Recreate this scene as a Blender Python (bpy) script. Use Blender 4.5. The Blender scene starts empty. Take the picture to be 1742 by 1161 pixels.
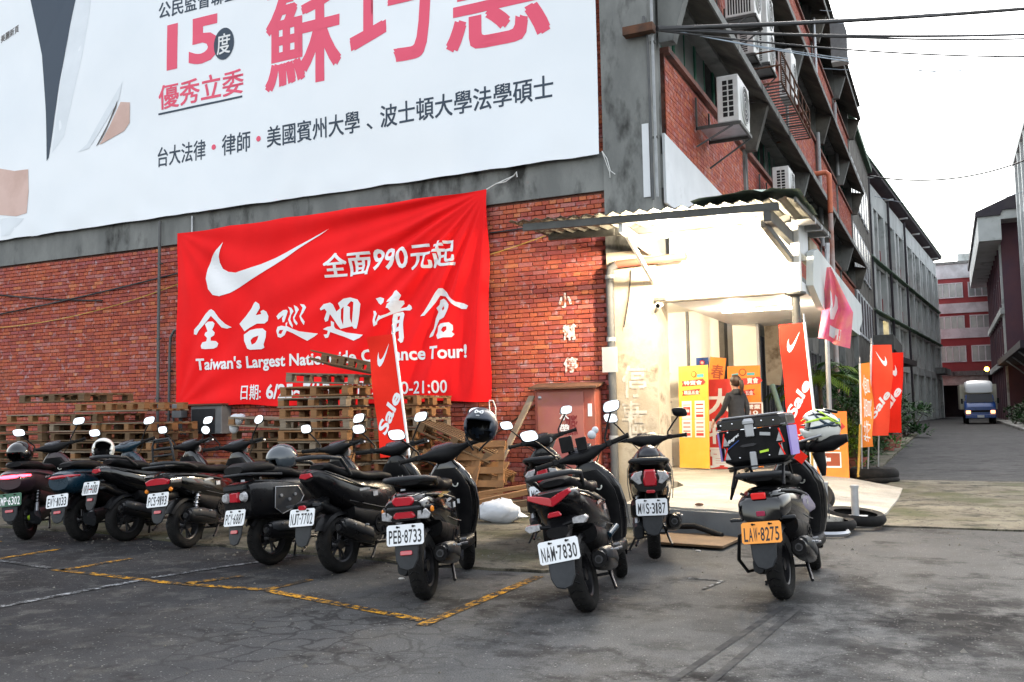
import bpy, bmesh, math, random
from mathutils import Vector, Matrix, noise, Euler
from mathutils.geometry import tessellate_polygon
random.seed(7)
scene = bpy.context.scene
COL = scene.collection
PI = math.pi
R = math.radians

# ------------------------------------------------------------------ camera
def setup_camera():
    yaw, pitch, roll = R(25.2), math.atan(123.2 / 1570), math.atan(.0185)
    fw = Vector((-math.sin(yaw) * math.cos(pitch), math.cos(yaw) * math.cos(pitch), math.sin(pitch)))
    rt0 = Vector((math.cos(yaw), math.sin(yaw), 0)); up0 = rt0.cross(fw)
    c, s = math.cos(roll), math.sin(roll)
    rt = c * rt0 - s * up0; up = s * rt0 + c * up0
    m = Matrix((rt, up, -fw)).transposed().to_4x4()
    m.translation = Vector((0, 0, 1.3))
    cd = bpy.data.cameras.new('camera'); cd.sensor_width = 36; cd.lens = 36 * 1570 / 1742
    cd.clip_start = .05; cd.clip_end = 3000
    o = bpy.data.objects.new('camera', cd); o.matrix_world = m
    COL.objects.link(o); scene.camera = o
setup_camera()

# ------------------------------------------------------------------ world, sun, exposure
SUN_EL, SUN_ROT = R(46), R(-12)
w = bpy.data.worlds.new('World'); scene.world = w; w.use_nodes = True
nt = w.node_tree; bg = nt.nodes['Background']
sky = nt.nodes.new('ShaderNodeTexSky'); sky.sky_type = 'NISHITA'; sky.sun_disc = False
sky.sun_elevation = SUN_EL; sky.sun_rotation = SUN_ROT
sky.air_density = 1.6; sky.dust_density = 3.0; sky.ozone_density = 1.0
hs = nt.nodes.new('ShaderNodeHueSaturation'); hs.inputs['Saturation'].default_value = .34
nt.links.new(sky.outputs[0], hs.inputs['Color']); nt.links.new(hs.outputs[0], bg.inputs['Color'])
bg.inputs['Strength'].default_value = .15
sl = bpy.data.lights.new('sun', 'SUN'); sl.energy = .8; sl.angle = R(40); sl.color = (1, .95, .9)
so = bpy.data.objects.new('sun', sl); COL.objects.link(so)
sdir = Vector((math.sin(SUN_ROT) * math.cos(SUN_EL), math.cos(SUN_ROT) * math.cos(SUN_EL), math.sin(SUN_EL)))
so.rotation_euler = (-sdir).to_track_quat('-Z', 'Y').to_euler()
vs = scene.view_settings
vs.view_transform = 'Standard'; vs.look = 'None'; vs.exposure = 1.85; vs.gamma = 1; vs.use_curve_mapping = False
scene.render.engine = 'CYCLES'
cy = scene.cycles
cy.use_denoising = True; cy.max_bounces = 6; cy.diffuse_bounces = 3; cy.glossy_bounces = 3
cy.transmission_bounces = 4; cy.transparent_max_bounces = 6; cy.sample_clamp_indirect = 6

# ------------------------------------------------------------------ mesh helpers
class MB:
    def __init__(s): s.v = []; s.f = []; s.m = []; s.xf = None; s.mi = 0; s.r = []; s.rv = 0.0
    def add(s, vs_, fs):
        b = len(s.v)
        if s.xf is not None: vs_ = [s.xf @ Vector(q) for q in vs_]
        s.v += [tuple(q) for q in vs_]
        for f in fs: s.f.append(tuple(i + b for i in f)); s.m.append(s.mi); s.r.append(s.rv)
        return s
    def box(s, x0, x1, y0, y1, z0, z1):
        return s.add([(x0, y0, z0), (x1, y0, z0), (x1, y1, z0), (x0, y1, z0), (x0, y0, z1), (x1, y0, z1), (x1, y1, z1), (x0, y1, z1)],
                     [(0, 3, 2, 1), (4, 5, 6, 7), (0, 1, 5, 4), (1, 2, 6, 5), (2, 3, 7, 6), (3, 0, 4, 7)])
    def cbox(s, cx, cy_, cz, sx, sy, sz): return s.box(cx - sx / 2, cx + sx / 2, cy_ - sy / 2, cy_ + sy / 2, cz - sz / 2, cz + sz / 2)
    def tube(s, pts, r, n=8, cap=True):
        pts = [Vector(p) for p in pts]; k = len(pts)
        rs = r if isinstance(r, (list, tuple)) else [r] * k
        vs_ = []; up = None
        for i, p in enumerate(pts):
            t = (pts[min(i + 1, k - 1)] - pts[max(i - 1, 0)])
            t = t.normalized() if t.length > 1e-9 else Vector((0, 0, 1))
            if up is None:
                a = Vector((0, 0, 1)) if abs(t.z) < .9 else Vector((1, 0, 0))
                up = (a - a.dot(t) * t).normalized()
            else:
                up = (up - up.dot(t) * t)
                up = up.normalized() if up.length > 1e-6 else t.orthogonal().normalized()
            q = t.cross(up)
            for j in range(n):
                a = 2 * PI * j / n
                vs_.append(p + (up * math.cos(a) + q * math.sin(a)) * rs[i])
        return s._skin(vs_, k, n, cap)
    def _skin(s, vs_, k, n, cap=True, closed=False):
        fs = []
        for i in range(k if closed else k - 1):
            i2 = (i + 1) % k
            for j in range(n):
                fs.append((i * n + j, i * n + (j + 1) % n, i2 * n + (j + 1) % n, i2 * n + j))
        if cap and not closed: fs += [tuple(range(n - 1, -1, -1)), tuple((k - 1) * n + j for j in range(n))]
        return s.add(vs_, fs)
    def loft(s, rings, cap=True):
        n = len(rings[0]); return s._skin([q for r_ in rings for q in r_], len(rings), n, cap)
    def lathe(s, prof, axis='Z', c=(0, 0, 0), n=20, cap=False):
        """prof: (radius, height) pairs"""
        vs_ = []
        for (r_, h) in prof:
            for j in range(n):
                a = 2 * PI * j / n; x, y = r_ * math.cos(a), r_ * math.sin(a)
                p = {'Z': (x, y, h), 'X': (h, x, y), 'Y': (x, h, y)}[axis]
                vs_.append((p[0] + c[0], p[1] + c[1], p[2] + c[2]))
        return s._skin(vs_, len(prof), n, cap)
    def prism(s, poly, y0, y1, inset=0.0, axes='XZ', holes=()):
        """flat polygon (a,b) extruded along the third axis"""
        loops = [list(poly)] + [list(h_) for h_ in holes]
        def P3(a, b, d): return {'XZ': (a, d, b), 'XY': (a, b, d), 'YZ': (d, a, b)}[axes]
        flat = [q for l in loops for q in l]; n = len(flat)
        tri = tessellate_polygon([[Vector((a, b, 0)) for a, b in l] for l in loops])
        cx = sum(q[0] for q in poly) / len(poly); cz = sum(q[1] for q in poly) / len(poly)
        top = [(a + (cx - a) * inset, b + (cz - b) * inset) for a, b in flat]
        vs_ = [P3(a, b, y0) for a, b in flat] + [P3(a, b, y1) for a, b in top]
        fs = [tuple(t) for t in tri] + [tuple(i + n for i in reversed(t)) for t in tri]
        b = 0
        for l in loops:
            k = len(l)
            for i in range(k): j = (i + 1) % k; fs.append((b + i, b + j, b + j + n, b + i + n))
            b += k
        return s.add(vs_, fs)
    def flat(s, poly, fn, holes=()):
        loops = [list(poly)] + [list(h_) for h_ in holes]
        flat = [q for l in loops for q in l]
        tri = tessellate_polygon([[Vector((a, b, 0)) for a, b in l] for l in loops])
        return s.add([fn(a, b) for a, b in flat], [tuple(t) for t in tri])
    def ball(s, c, rx, ry=None, rz=None, n=14, m=9, half=None):
        ry = ry or rx; rz = rz or rx; rings = []
        a0, a1 = (-PI / 2, PI / 2) if half is None else half
        for i in range(m + 1):
            a = a0 + (a1 - a0) * i / m
            rings.append([(c[0] + rx * max(math.cos(a), .001) * math.cos(2 * PI * j / n), c[1] + ry * max(math.cos(a), .001) * math.sin(2 * PI * j / n), c[2] + rz * math.sin(a)) for j in range(n)])
        return s.loft(rings)
    def mesh(s, name, mats, smooth=None, recalc=True):
        me = bpy.data.meshes.new(name); me.from_pydata(s.v, [], s.f); 
        if not isinstance(mats, (list, tuple)): mats = [mats]
        for m_ in mats: me.materials.append(m_)
        if len(mats) > 1: me.polygons.foreach_set('material_index', s.m)
        if recalc:
            bm = bmesh.new(); bm.from_mesh(me); bmesh.ops.recalc_face_normals(bm, faces=bm.faces); bm.to_mesh(me); bm.free()
        if any(s.r):
            at = me.attributes.new('rnd', 'FLOAT', 'FACE'); at.data.foreach_set('value', s.r)
        if smooth is not None:
            me.polygons.foreach_set('use_smooth', [True] * len(me.polygons)); me.set_sharp_from_angle(angle=R(smooth))
        me.update(); return me
    def build(s, name, mats, parent=None, smooth=None, bevel=0, loc=None, recalc=True):
        o = bpy.data.objects.new(name, s.mesh(name, mats, smooth, recalc)); COL.objects.link(o)
        if parent is not None: o.parent = parent
        if loc: o.location = loc
        if bevel:
            b = o.modifiers.new('b', 'BEVEL'); b.width = bevel; b.segments = 1; b.limit_method = 'ANGLE'; b.angle_limit = R(40)
        return o

def sring(c, w_, ht, hb=None, ex=2.5, n=16, axis='Y', tilt=0):
    """super-ellipse ring round c, in the plane normal to axis"""
    hb = ht if hb is None else hb; out = []
    for j in range(n):
        a = 2 * PI * j / n + PI / n; ca, sa = math.cos(a), math.sin(a)
        u = math.copysign(abs(ca) ** (2 / ex), ca) * w_
        v = math.copysign(abs(sa) ** (2 / ex), sa) * (ht if sa > 0 else hb)
        if axis == 'Y': out.append((c[0] + u, c[1] + v * math.sin(tilt), c[2] + v * math.cos(tilt)))
        elif axis == 'Z': out.append((c[0] + u, c[1] + v, c[2]))
        else: out.append((c[0], c[1] + u, c[2] + v))
    return out

def tag(o, label=None, cat=None, group=None, kind=None):
    if label: o['label'] = label
    if cat: o['category'] = cat
    if group: o['group'] = group
    if kind: o['kind'] = kind
    return o
def thing(name, label, cat, loc=(0, 0, 0), rz=0, group=None, ry=0, rx=0):
    o = bpy.data.objects.new(name, None); COL.objects.link(o); o.empty_display_size = .2
    o.location = loc; o.rotation_euler = (rx, ry, rz)
    return tag(o, label, cat, group)
def struct(mb, name, mats, smooth=None): return tag(mb.build(name, mats, None, smooth), kind='structure')
def inst(src, name, parent, loc=None, rot=None, scl=None):
    o = bpy.data.objects.new(name, src); COL.objects.link(o); o.parent = parent
    if loc is not None: o.location = loc
    if rot is not None: o.rotation_euler = rot
    if scl is not None: o.scale = scl
    return o
def copy_tree(o, parent=None):
    c = o.copy(); COL.objects.link(c); c.parent = parent
    for ch in list(o.children): copy_tree(ch, c)
    return c

# ------------------------------------------------------------------ lettering
_tc = {}
def glyphs(txt, bold=0.0):
    if any(ord(c) > 0x2E80 for c in txt): bold = 0.0
    key = (txt, bold)
    if key in _tc: return _tc[key]
    c = bpy.data.curves.new('t', 'FONT'); c.body = txt; c.offset = bold; c.resolution_u = 3
    o = bpy.data.objects.new('t', c); COL.objects.link(o)
    me = bpy.data.meshes.new_from_object(o.evaluated_get(bpy.context.evaluated_depsgraph_get()))
    v = [(q.co.x, q.co.y) for q in me.vertices]; f = [tuple(p.vertices) for p in me.polygons]
    bpy.data.objects.remove(o); bpy.data.curves.remove(c); bpy.data.meshes.remove(me)
    if v:
        x0 = min(q[0] for q in v); x1 = max(q[0] for q in v); y0 = min(q[1] for q in v); y1 = max(q[1] for q in v)
    else: x0 = x1 = y0 = y1 = 0
    _tc[key] = (v, f, (x0, x1, y0, y1)); return _tc[key]
def text_box(mb, txt, fn, x0, x1, y0, y1, bold=.02, shear=0, rot=0):
    """lettering stretched into the box x0..x1, y0..y1 of a surface whose points are fn(x, y)"""
    v, f, (a0, a1, b0, b1) = glyphs(txt, bold)
    if not v: return mb
    cjk = any(ord(c) > 0x2E80 for c in txt)
    bw = bold * (x1 - x0) / max(len(txt), 1) if cjk else 0
    k = 0
    for (sx, sy) in (((-.8, -.6), (.8, -.6), (0, 0), (-.8, .6), (.8, .6)) if cjk else ((0, 0),)):
        _put(mb, v, f, a0, a1, b0, b1, fn, x0 + sx * bw, x1 + sx * bw, y0 + sy * bw, y1 + sy * bw, shear, rot, k); k += 1
    return mb
def _put(mb, v, f, a0, a1, b0, b1, fn, x0, x1, y0, y1, shear, rot, k):
    out = []
    o_ = Vector(fn(x0, y0)); nn = (Vector(fn(x0 + .01, y0)) - o_).cross(Vector(fn(x0, y0 + .01)) - o_)
    nn = nn.normalized() * .0003 * k if nn.length > 0 else Vector()
    for (x, y) in v:
        u = (x - a0) / max(a1 - a0, 1e-6); t = (y - b0) / max(b1 - b0, 1e-6)
        px = x0 + (x1 - x0) * u; py = y0 + (y1 - y0) * t
        px += shear * (py - y0); py += rot * (px - x0)
        out.append(Vector(fn(px, py)) + nn)
    return mb.add(out, f)
def cut_grid(v2, f, step):
    """cut a flat 2D mesh on a grid so that it can follow a wrinkled sheet"""
    bm = bmesh.new(); vs_ = [bm.verts.new((x, y, 0)) for x, y in v2]
    for q in f:
        try: bm.faces.new([vs_[i] for i in q])
        except ValueError: pass
    xs = [q[0] for q in v2]; ys = [q[1] for q in v2]
    for lo, hi, ax in ((min(xs), max(xs), 0), (min(ys), max(ys), 1)):
        k = math.ceil(lo / step)
        while k * step < hi:
            co = [0, 0, 0]; no = [0, 0, 0]; co[ax] = k * step; no[ax] = 1
            bmesh.ops.bisect_plane(bm, geom=bm.verts[:] + bm.edges[:] + bm.faces[:], plane_co=co, plane_no=no); k += 1
    bm.verts.index_update()
    out = [(q.co.x, q.co.y) for q in bm.verts], [tuple(x.index for x in q.verts) for q in bm.faces]
    bm.free(); return out

# ------------------------------------------------------------------ materials
def N(nt_, t, **kw):
    n = nt_.nodes.new(t)
    for k, v in kw.items(): setattr(n, k, v)
    return n
def mat(name, c1, c2=None, scale=6, rough=.6, metal=0, bump=0, bscale=60, coat=0, world=False, mix=(.4, .65), c3=None, s3=1.5,
        m3=(.55, .7), rvar=0, spec=.5, alpha=None, trans=0, stretch=None, emit=None, estr=0, sub=0, detail=6):
    m = bpy.data.materials.new(name); m.use_nodes = True; t = m.node_tree; L = t.links.new
    b = t.nodes['Principled BSDF']
    b.inputs['Base Color'].default_value = (*c1, 1); b.inputs['Roughness'].default_value = rough; b.inputs['Metallic'].default_value = metal
    b.inputs['Coat Weight'].default_value = coat; b.inputs['Coat Roughness'].default_value = .08; b.inputs['Specular IOR Level'].default_value = spec
    if trans: b.inputs['Transmission Weight'].default_value = trans
    if alpha is not None: b.inputs['Alpha'].default_value = alpha
    if emit: b.inputs['Emission Color'].default_value = (*emit, 1); b.inputs['Emission Strength'].default_value = estr
    if c2 is None and not bump and not rvar: return m
    if world: co = N(t, 'ShaderNodeNewGeometry').outputs['Position']
    else: co = N(t, 'ShaderNodeTexCoord').outputs['Object']
    if stretch:
        mp = N(t, 'ShaderNodeMapping'); mp.inputs['Scale'].default_value = stretch; L(co, mp.inputs['Vector']); co = mp.outputs[0]
    def nz(sc, de=detail, ro=.6):
        n = N(t, 'ShaderNodeTexNoise'); n.inputs['Scale'].default_value = sc; n.inputs['Detail'].default_value = de; n.inputs['Roughness'].default_value = ro
        L(co, n.inputs['Vector']); return n.outputs['Fac']
    def rng(src, a, b_, c=0, d=1):
        r_ = N(t, 'ShaderNodeMapRange'); r_.inputs[1].default_value = a; r_.inputs[2].default_value = b_; r_.inputs[3].default_value = c; r_.inputs[4].default_value = d
        L(src, r_.inputs[0]); return r_.outputs[0]
    def mx(f, A_, B_):
        q = N(t, 'ShaderNodeMix', data_type='RGBA'); L(f, q.inputs[0])
        for s_, x in ((6, A_), (7, B_)):
            if isinstance(x, tuple): q.inputs[s_].default_value = (*x, 1)
            else: L(x, q.inputs[s_])
        return q.outputs[2]
    if c2 is not None:
        f = rng(nz(scale), *mix); col = mx(f, c1, c2)
        if c3 is not None: col = mx(rng(nz(s3), *m3), col, c3)
        L(col, b.inputs['Base Color'])
    if rvar: L(rng(nz(scale * 2.3), .3, .7, max(rough - rvar, .02), min(rough + rvar, 1)), b.inputs['Roughness'])
    if bump:
        bp = N(t, 'ShaderNodeBump'); bp.inputs['Strength'].default_value = min(bump, 1); bp.inputs['Distance'].default_value = .01
        L(nz(bscale, 4), bp.inputs['Height']); L(bp.outputs[0], b.inputs['Normal'])
    return m
def emitmat(name, c, s):
    m = bpy.data.materials.new(name); m.use_nodes = True; t = m.node_tree
    b = t.nodes['Principled BSDF']; b.inputs['Base Color'].default_value = (.8, .8, .8, 1)
    b.inputs['Emission Color'].default_value = (*c, 1); b.inputs['Emission Strength'].default_value = s; return m

def brick_mat():
    m = bpy.data.materials.new('brick_clay'); m.use_nodes = True; t = m.node_tree; L = t.links.new; b = t.nodes['Principled BSDF']
    at = N(t, 'ShaderNodeAttribute', attribute_name='rnd')
    cr = N(t, 'ShaderNodeValToRGB'); e = cr.color_ramp.elements
    cols = [(0, (.27, .050, .034)), (.2, (.36, .068, .040)), (.45, (.42, .082, .042)), (.62, (.48, .112, .044)), (.76, (.34, .070, .062)), (.9, (.42, .15, .13)), (1, (.54, .16, .05))]
    e[0].position, e[0].color = cols[0][0], (*cols[0][1], 1); e[1].position, e[1].color = cols[-1][0], (*cols[-1][1], 1)
    for p, c in cols[1:-1]: q = e.new(p); q.color = (*c, 1)
    L(at.outputs['Fac'], cr.inputs[0])
    g = N(t, 'ShaderNodeNewGeometry')
    def nz(sc, de=5):
        n = N(t, 'ShaderNodeTexNoise'); n.inputs['Scale'].default_value = sc; n.inputs['Detail'].default_value = de; n.inputs['Roughness'].default_value = .65
        L(g.outputs['Position'], n.inputs['Vector']); return n.outputs['Fac']
    def rng(src, a, b_, c=0, d=1):
        r_ = N(t, 'ShaderNodeMapRange'); r_.inputs[1].default_value = a; r_.inputs[2].default_value = b_; r_.inputs[3].default_value = c; r_.inputs[4].default_value = d
        L(src, r_.inputs[0]); return r_.outputs[0]
    def mx(f, A_, B_):
        q = N(t, 'ShaderNodeMix', data_type='RGBA'); L(f, q.inputs[0])
        for s_, x in ((6, A_), (7, B_)):
            if isinstance(x, tuple): q.inputs[s_].default_value = (*x, 1)
            else: L(x, q.inputs[s_])
        return q.outputs[2]
    c = mx(rng(nz(.9), .5, .68, 0, .6), cr.outputs[0], (.50, .11, .035))
    c = mx(rng(nz(1.3), .5, .72, 0, .5), c, (.25, .045, .055))
    c = mx(rng(nz(7), .56, .72, 0, .85), c, (.46, .34, .36))
    c = mx(rng(nz(.45), .56, .72, 0, .55), c, (.12, .05, .05))
    c = mx(rng(nz(45), .5, .75, 0, .5), c, (.1, .03, .02))
    L(c, b.inputs['Base Color']); b.inputs['Roughness'].default_value = .8
    bp = N(t, 'ShaderNodeBump'); bp.inputs['Strength'].default_value = .5; bp.inputs['Distance'].default_value = .006
    L(nz(70, 3), bp.inputs['Height']); L(bp.outputs[0], b.inputs['Normal'])
    return m

M = {}
M['brick'] = brick_mat()
M['mortar'] = mat('mortar', (.11, .045, .034), (.21, .09, .065), 5, .95, bump=.5, world=True, c3=(.04, .025, .025), s3=1.3)
M['conc'] = mat('weathered_concrete', (.15, .155, .15), (.22, .225, .215), 2.2, .9, bump=.35, bscale=35, world=True, c3=(.03, .03, .028), s3=1.7, m3=(.53, .66), stretch=(1, 1, .45))
M['conc_dark'] = mat('dark_concrete', (.085, .08, .07), (.15, .14, .12), 1.6, .9, bump=.4, bscale=30, world=True, c3=(.02, .02, .018), s3=.9, m3=(.5, .7))  # brownish grey concrete, darker than the weathered one
M['conc_light'] = mat('pale_concrete', (.36, .35, .33), (.5, .49, .46), 2, .9, bump=.2, world=True, c3=(.2, .19, .17), s3=.8)
M['plaster'] = mat('old_plaster', (.36, .30, .22), (.48, .42, .33), 2.2, .85, bump=.35, world=True, c3=(.16, .12, .08), s3=2.2, m3=(.54, .66))
M['white_wall'] = mat('white_painted_wall', (.78, .77, .72), (.7, .68, .6), 1, .8, world=True)
M['white_panel'] = mat('white_panel', (.66, .68, .7), (.58, .6, .62), 1.3, .55, world=True, c3=(.4, .4, .4), s3=2, m3=(.62, .8))
M['sill'] = mat('red_sill', (.24, .1, .075), (.16, .08, .065), 3, .85, bump=.3, world=True, c3=(.07, .05, .045), s3=2)
M['green_frame'] = mat('green_frame', (.012, .12, .075), (.03, .16, .11), 4, .5)
M['glass'] = mat('window_glass', (.20, .23, .23), rough=.15, spec=.8, c2=(.30, .33, .32), scale=.7, world=True)  # pale grey puts the reflected sky into the pane colour
M['glass_dark'] = mat('dark_glass', (.022, .022, .028), rough=.22, spec=.35)
M['black_plastic'] = mat('black_plastic', (.004, .004, .005), (.009, .009, .010), 9, .46, rvar=.1, spec=.16)
M['dark_grey'] = mat('grey_plastic', (.016, .018, .021), (.024, .026, .030), 9, .5, rvar=.08, spec=.3)
M['gloss_black'] = mat('gloss_black_paint', (.003, .003, .0035), rough=.16, coat=.9, rvar=.05, spec=.3)
M['satin_black'] = mat('satin_black_paint', (.005, .005, .006), rough=.3, coat=.3, rvar=.06, spec=.2)
M['teal_paint'] = mat('deep_blue_paint', (.006, .026, .045), rough=.3, coat=.5, rvar=.06)
M['plum_paint'] = mat('plum_grey_paint', (.03, .016, .022), rough=.42, coat=.2, rvar=.06)
M['rubber'] = mat('tyre_rubber', (.008, .008, .008), (.014, .013, .013), 14, .85, bump=.3, bscale=80, spec=.2)
M['seat'] = mat('seat_vinyl', (.007, .007, .008), (.012, .012, .013), 12, .55, bump=.15, bscale=200, spec=.14)
M['rim'] = mat('rim_metal', (.045, .045, .05), rough=.4, metal=.7, rvar=.1)
M['alu'] = mat('cast_metal', (.22, .22, .23), (.12, .12, .13), 8, .45, metal=.8)
M['steel'] = mat('galvanised_steel', (.42, .43, .45), (.33, .34, .36), 5, .4, metal=.7)
M['chrome'] = mat('chrome', (.75, .76, .78), rough=.08, metal=1, rvar=.03)
M['mirror'] = mat('mirror_glass', (.95, .96, .97), rough=.02, metal=1)
M['red_lens'] = mat('red_lens', (.42, .008, .02), rough=.15, coat=.6, spec=.7, rvar=.04)
M['red_lit'] = mat('lit_tail_lens', (.6, .01, .02), rough=.3, emit=(1, .03, .05), estr=5)
M['clear_lens'] = mat('clear_lens', (.42, .42, .43), (.25, .25, .26), 40, .12, coat=.6)
M['amber'] = mat('amber_lens', (.75, .22, .01), rough=.25, coat=.4)
M['plate_w'] = mat('white_plate', (.72, .74, .76), rough=.35, rvar=.05)
M['plate_o'] = mat('orange_plate', (.9, .32, .03), rough=.4, rvar=.05)
M['plate_g'] = mat('green_plate', (.02, .10, .05), rough=.4, rvar=.05)
M['ink'] = mat('black_ink', (.008, .008, .01), rough=.5)
M['ink_navy'] = mat('navy_ink', (.025, .045, .075), rough=.6)
M['ink_white'] = mat('white_ink', (.8, .8, .8), rough=.6)
M['ink_pink'] = mat('pink_ink', (.80, .085, .16), rough=.6)
M['ink_red'] = mat('red_ink', (.6, .035, .03), rough=.6)
M['ink_brown'] = mat('brown_ink', (.3, .06, .02), rough=.7)
M['ink_teal'] = mat('teal_ink', (.08, .36, .42), rough=.6)
M['skin_print'] = mat('printed_skin', (.66, .46, .40), (.56, .37, .31), 1.5, .6, world=True)
M['vinyl'] = mat('white_vinyl', (.84, .87, .90), (.79, .83, .87), .35, .55, world=True)
M['print_grey'] = mat('grey_print', (.70, .74, .78), (.76, .80, .84), 1.2, .6, world=True)
M['print_dark'] = mat('soft_dark_print', (.10, .085, .08), rough=.6)
M['red_cloth'] = mat('red_cloth', (.90, .012, .014), (.82, .010, .012), 1.1, .75, world=True, spec=.15)
M['cloth_white'] = mat('white_print_on_cloth', (.80, .81, .83), rough=.6)
M['flag_red'] = mat('red_flag_cloth', (.88, .030, .015), (.80, .024, .012), 2, .8, spec=.15)
M['flag_red_lit'] = mat('backlit_red_flag_cloth', (.92, .085, .04), (.86, .065, .03), 2, .8, spec=.15)  # light shining through the red cloth is put into its paler colour
M['flag_orange'] = mat('orange_flag_cloth', (.85, .26, .03), (.75, .2, .02), 2, .6)
M['flag_pink'] = mat('pink_flag_cloth', (.78, .12, .26), (.85, .32, .26), 2.6, .7, spec=.2)
M['hem_white'] = mat('white_hem', (.8, .8, .8), rough=.6)
M['wood'] = mat('pallet_wood', (.26, .13, .05), (.18, .085, .03), 3, .8, stretch=(1, 1, 6), bump=.3, bscale=50, c3=(.14, .08, .04), s3=2)
M['wood_grey'] = mat('weathered_wood', (.24, .19, .135), (.16, .12, .08), 4, .85, stretch=(1, 1, 6), bump=.3, bscale=50)
M['wood_dark'] = mat('dark_wood', (.10, .06, .03), (.16, .095, .045), 3, .85, stretch=(1, 1, 6), bump=.3)
M['rust_paint'] = mat('rusty_red_paint', (.34, .075, .05), (.28, .09, .06), 3, .6, bump=.2, world=True, c3=(.22, .06, .03), s3=1.4)
M['rust'] = mat('rust', (.12, .05, .025), (.06, .03, .018), 5, .85, bump=.3, world=True)
M['grey_box'] = mat('grey_enamel', (.17, .18, .185), (.13, .135, .14), 4, .5)
M['ac_white'] = mat('air_conditioner_enamel', (.66, .67, .66), (.55, .55, .53), 3, .5)
M['dark_hole'] = mat('dark_recess', (.01, .01, .01), rough=.9)
M['pvc'] = mat('grey_plastic_pipe', (.33, .34, .35), (.25, .26, .27), 5, .5)
M['pvc_dark'] = mat('dark_conduit', (.07, .075, .08), (.1, .1, .1), 5, .6)
M['pipe_orange'] = mat('orange_pipe', (.62, .17, .08), (.5, .13, .06), 3, .6)
M['cable'] = mat('black_cable', (.012, .012, .014), rough=.6)
M['cable_pale'] = mat('pale_cable', (.28, .34, .40), rough=.6)
M['rope'] = mat('white_rope', (.7, .7, .68), rough=.9)
M['sheet_metal'] = mat('corrugated_sheet', (.20, .20, .17), (.14, .14, .12), 3, .8, world=True, c3=(.06, .06, .05), s3=2)
M['beam_grey'] = mat('grey_steel_beam', (.07, .072, .068), (.045, .045, .042), 4, .6, world=True)
M['moss'] = mat('mossy_tarpaulin', (.16, .24, .20), (.24, .33, .28), 5, .8, bump=.5, bscale=20)
M['leaf'] = mat('leaves', (.03, .10, .015), (.05, .13, .02), 8, .7, spec=.15)
M['leaf_light'] = mat('young_leaves', (.12, .19, .015), (.08, .15, .015), 8, .7, spec=.15)
M['leaf_dark'] = mat('dark_leaves', (.014, .05, .014), (.028, .07, .018), 8, .7, spec=.15)
M['bark'] = mat('bark', (.09, .065, .045), (.05, .035, .025), 9, .9, bump=.5)
M['terracotta'] = mat('terracotta', (.30, .09, .06), (.22, .07, .05), 5, .8)
M['bamboo'] = mat('bamboo', (.55, .33, .06), (.42, .25, .05), 8, .6)
M['truck_blue'] = mat('blue_truck_paint', (.012, .07, .30), rough=.3, coat=.5, rvar=.05)
M['truck_white'] = mat('white_truck_paint', (.72, .74, .76), rough=.35, coat=.3, rvar=.05)
M['jacket'] = mat('dark_jacket', (.014, .016, .022), (.022, .024, .03), 18, .8, bump=.4, bscale=25)
M['trousers'] = mat('black_trousers', (.02, .02, .025), (.03, .03, .035), 10, .8)
M['skin'] = mat('skin', (.52, .30, .22), rough=.5, rvar=.05)
M['hair'] = mat('hair', (.025, .012, .008), (.05, .022, .012), 30, .45)
M['purple'] = mat('purple_vinyl', (.28, .22, .55), rough=.4)
M['lime'] = mat('lime_print', (.5, .75, .05), rough=.4)
M['helmet_navy'] = mat('matt_navy_helmet', (.018, .026, .042), rough=.4, coat=.2, rvar=.05)
M['helmet_white'] = mat('white_helmet', (.72, .72, .68), rough=.25, coat=.6, rvar=.04)
M['brass'] = mat('keyhole_ring', (.5, .5, .45), rough=.3, metal=.8)
M['bag'] = mat('white_plastic_bag', (.52, .54, .57), rough=.5, bump=.6, bscale=18)
M['far_brick'] = mat('far_red_brick', (.24, .04, .045), (.30, .055, .055), .6, .9, world=True)  # plain red brick of the distant buildings
M['far_conc'] = mat('far_concrete', (.58, .61, .60), (.46, .49, .48), .5, .9, world=True, c3=(.24, .26, .25), s3=.7)
M['far_white'] = mat('far_white_band', (.62, .64, .66), (.42, .43, .44), .8, .9, world=True)
M['far_moss'] = mat('mossy_edge', (.06, .13, .08), (.10, .16, .11), .8, .9, world=True)
M['purple_wall'] = mat('dusky_red_wall', (.13, .075, .10), (.18, .085, .10), .5, .9, world=True)
M['roof_dark'] = mat('dark_roof', (.035, .03, .04), (.05, .045, .05), 1, .8, world=True)
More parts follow.
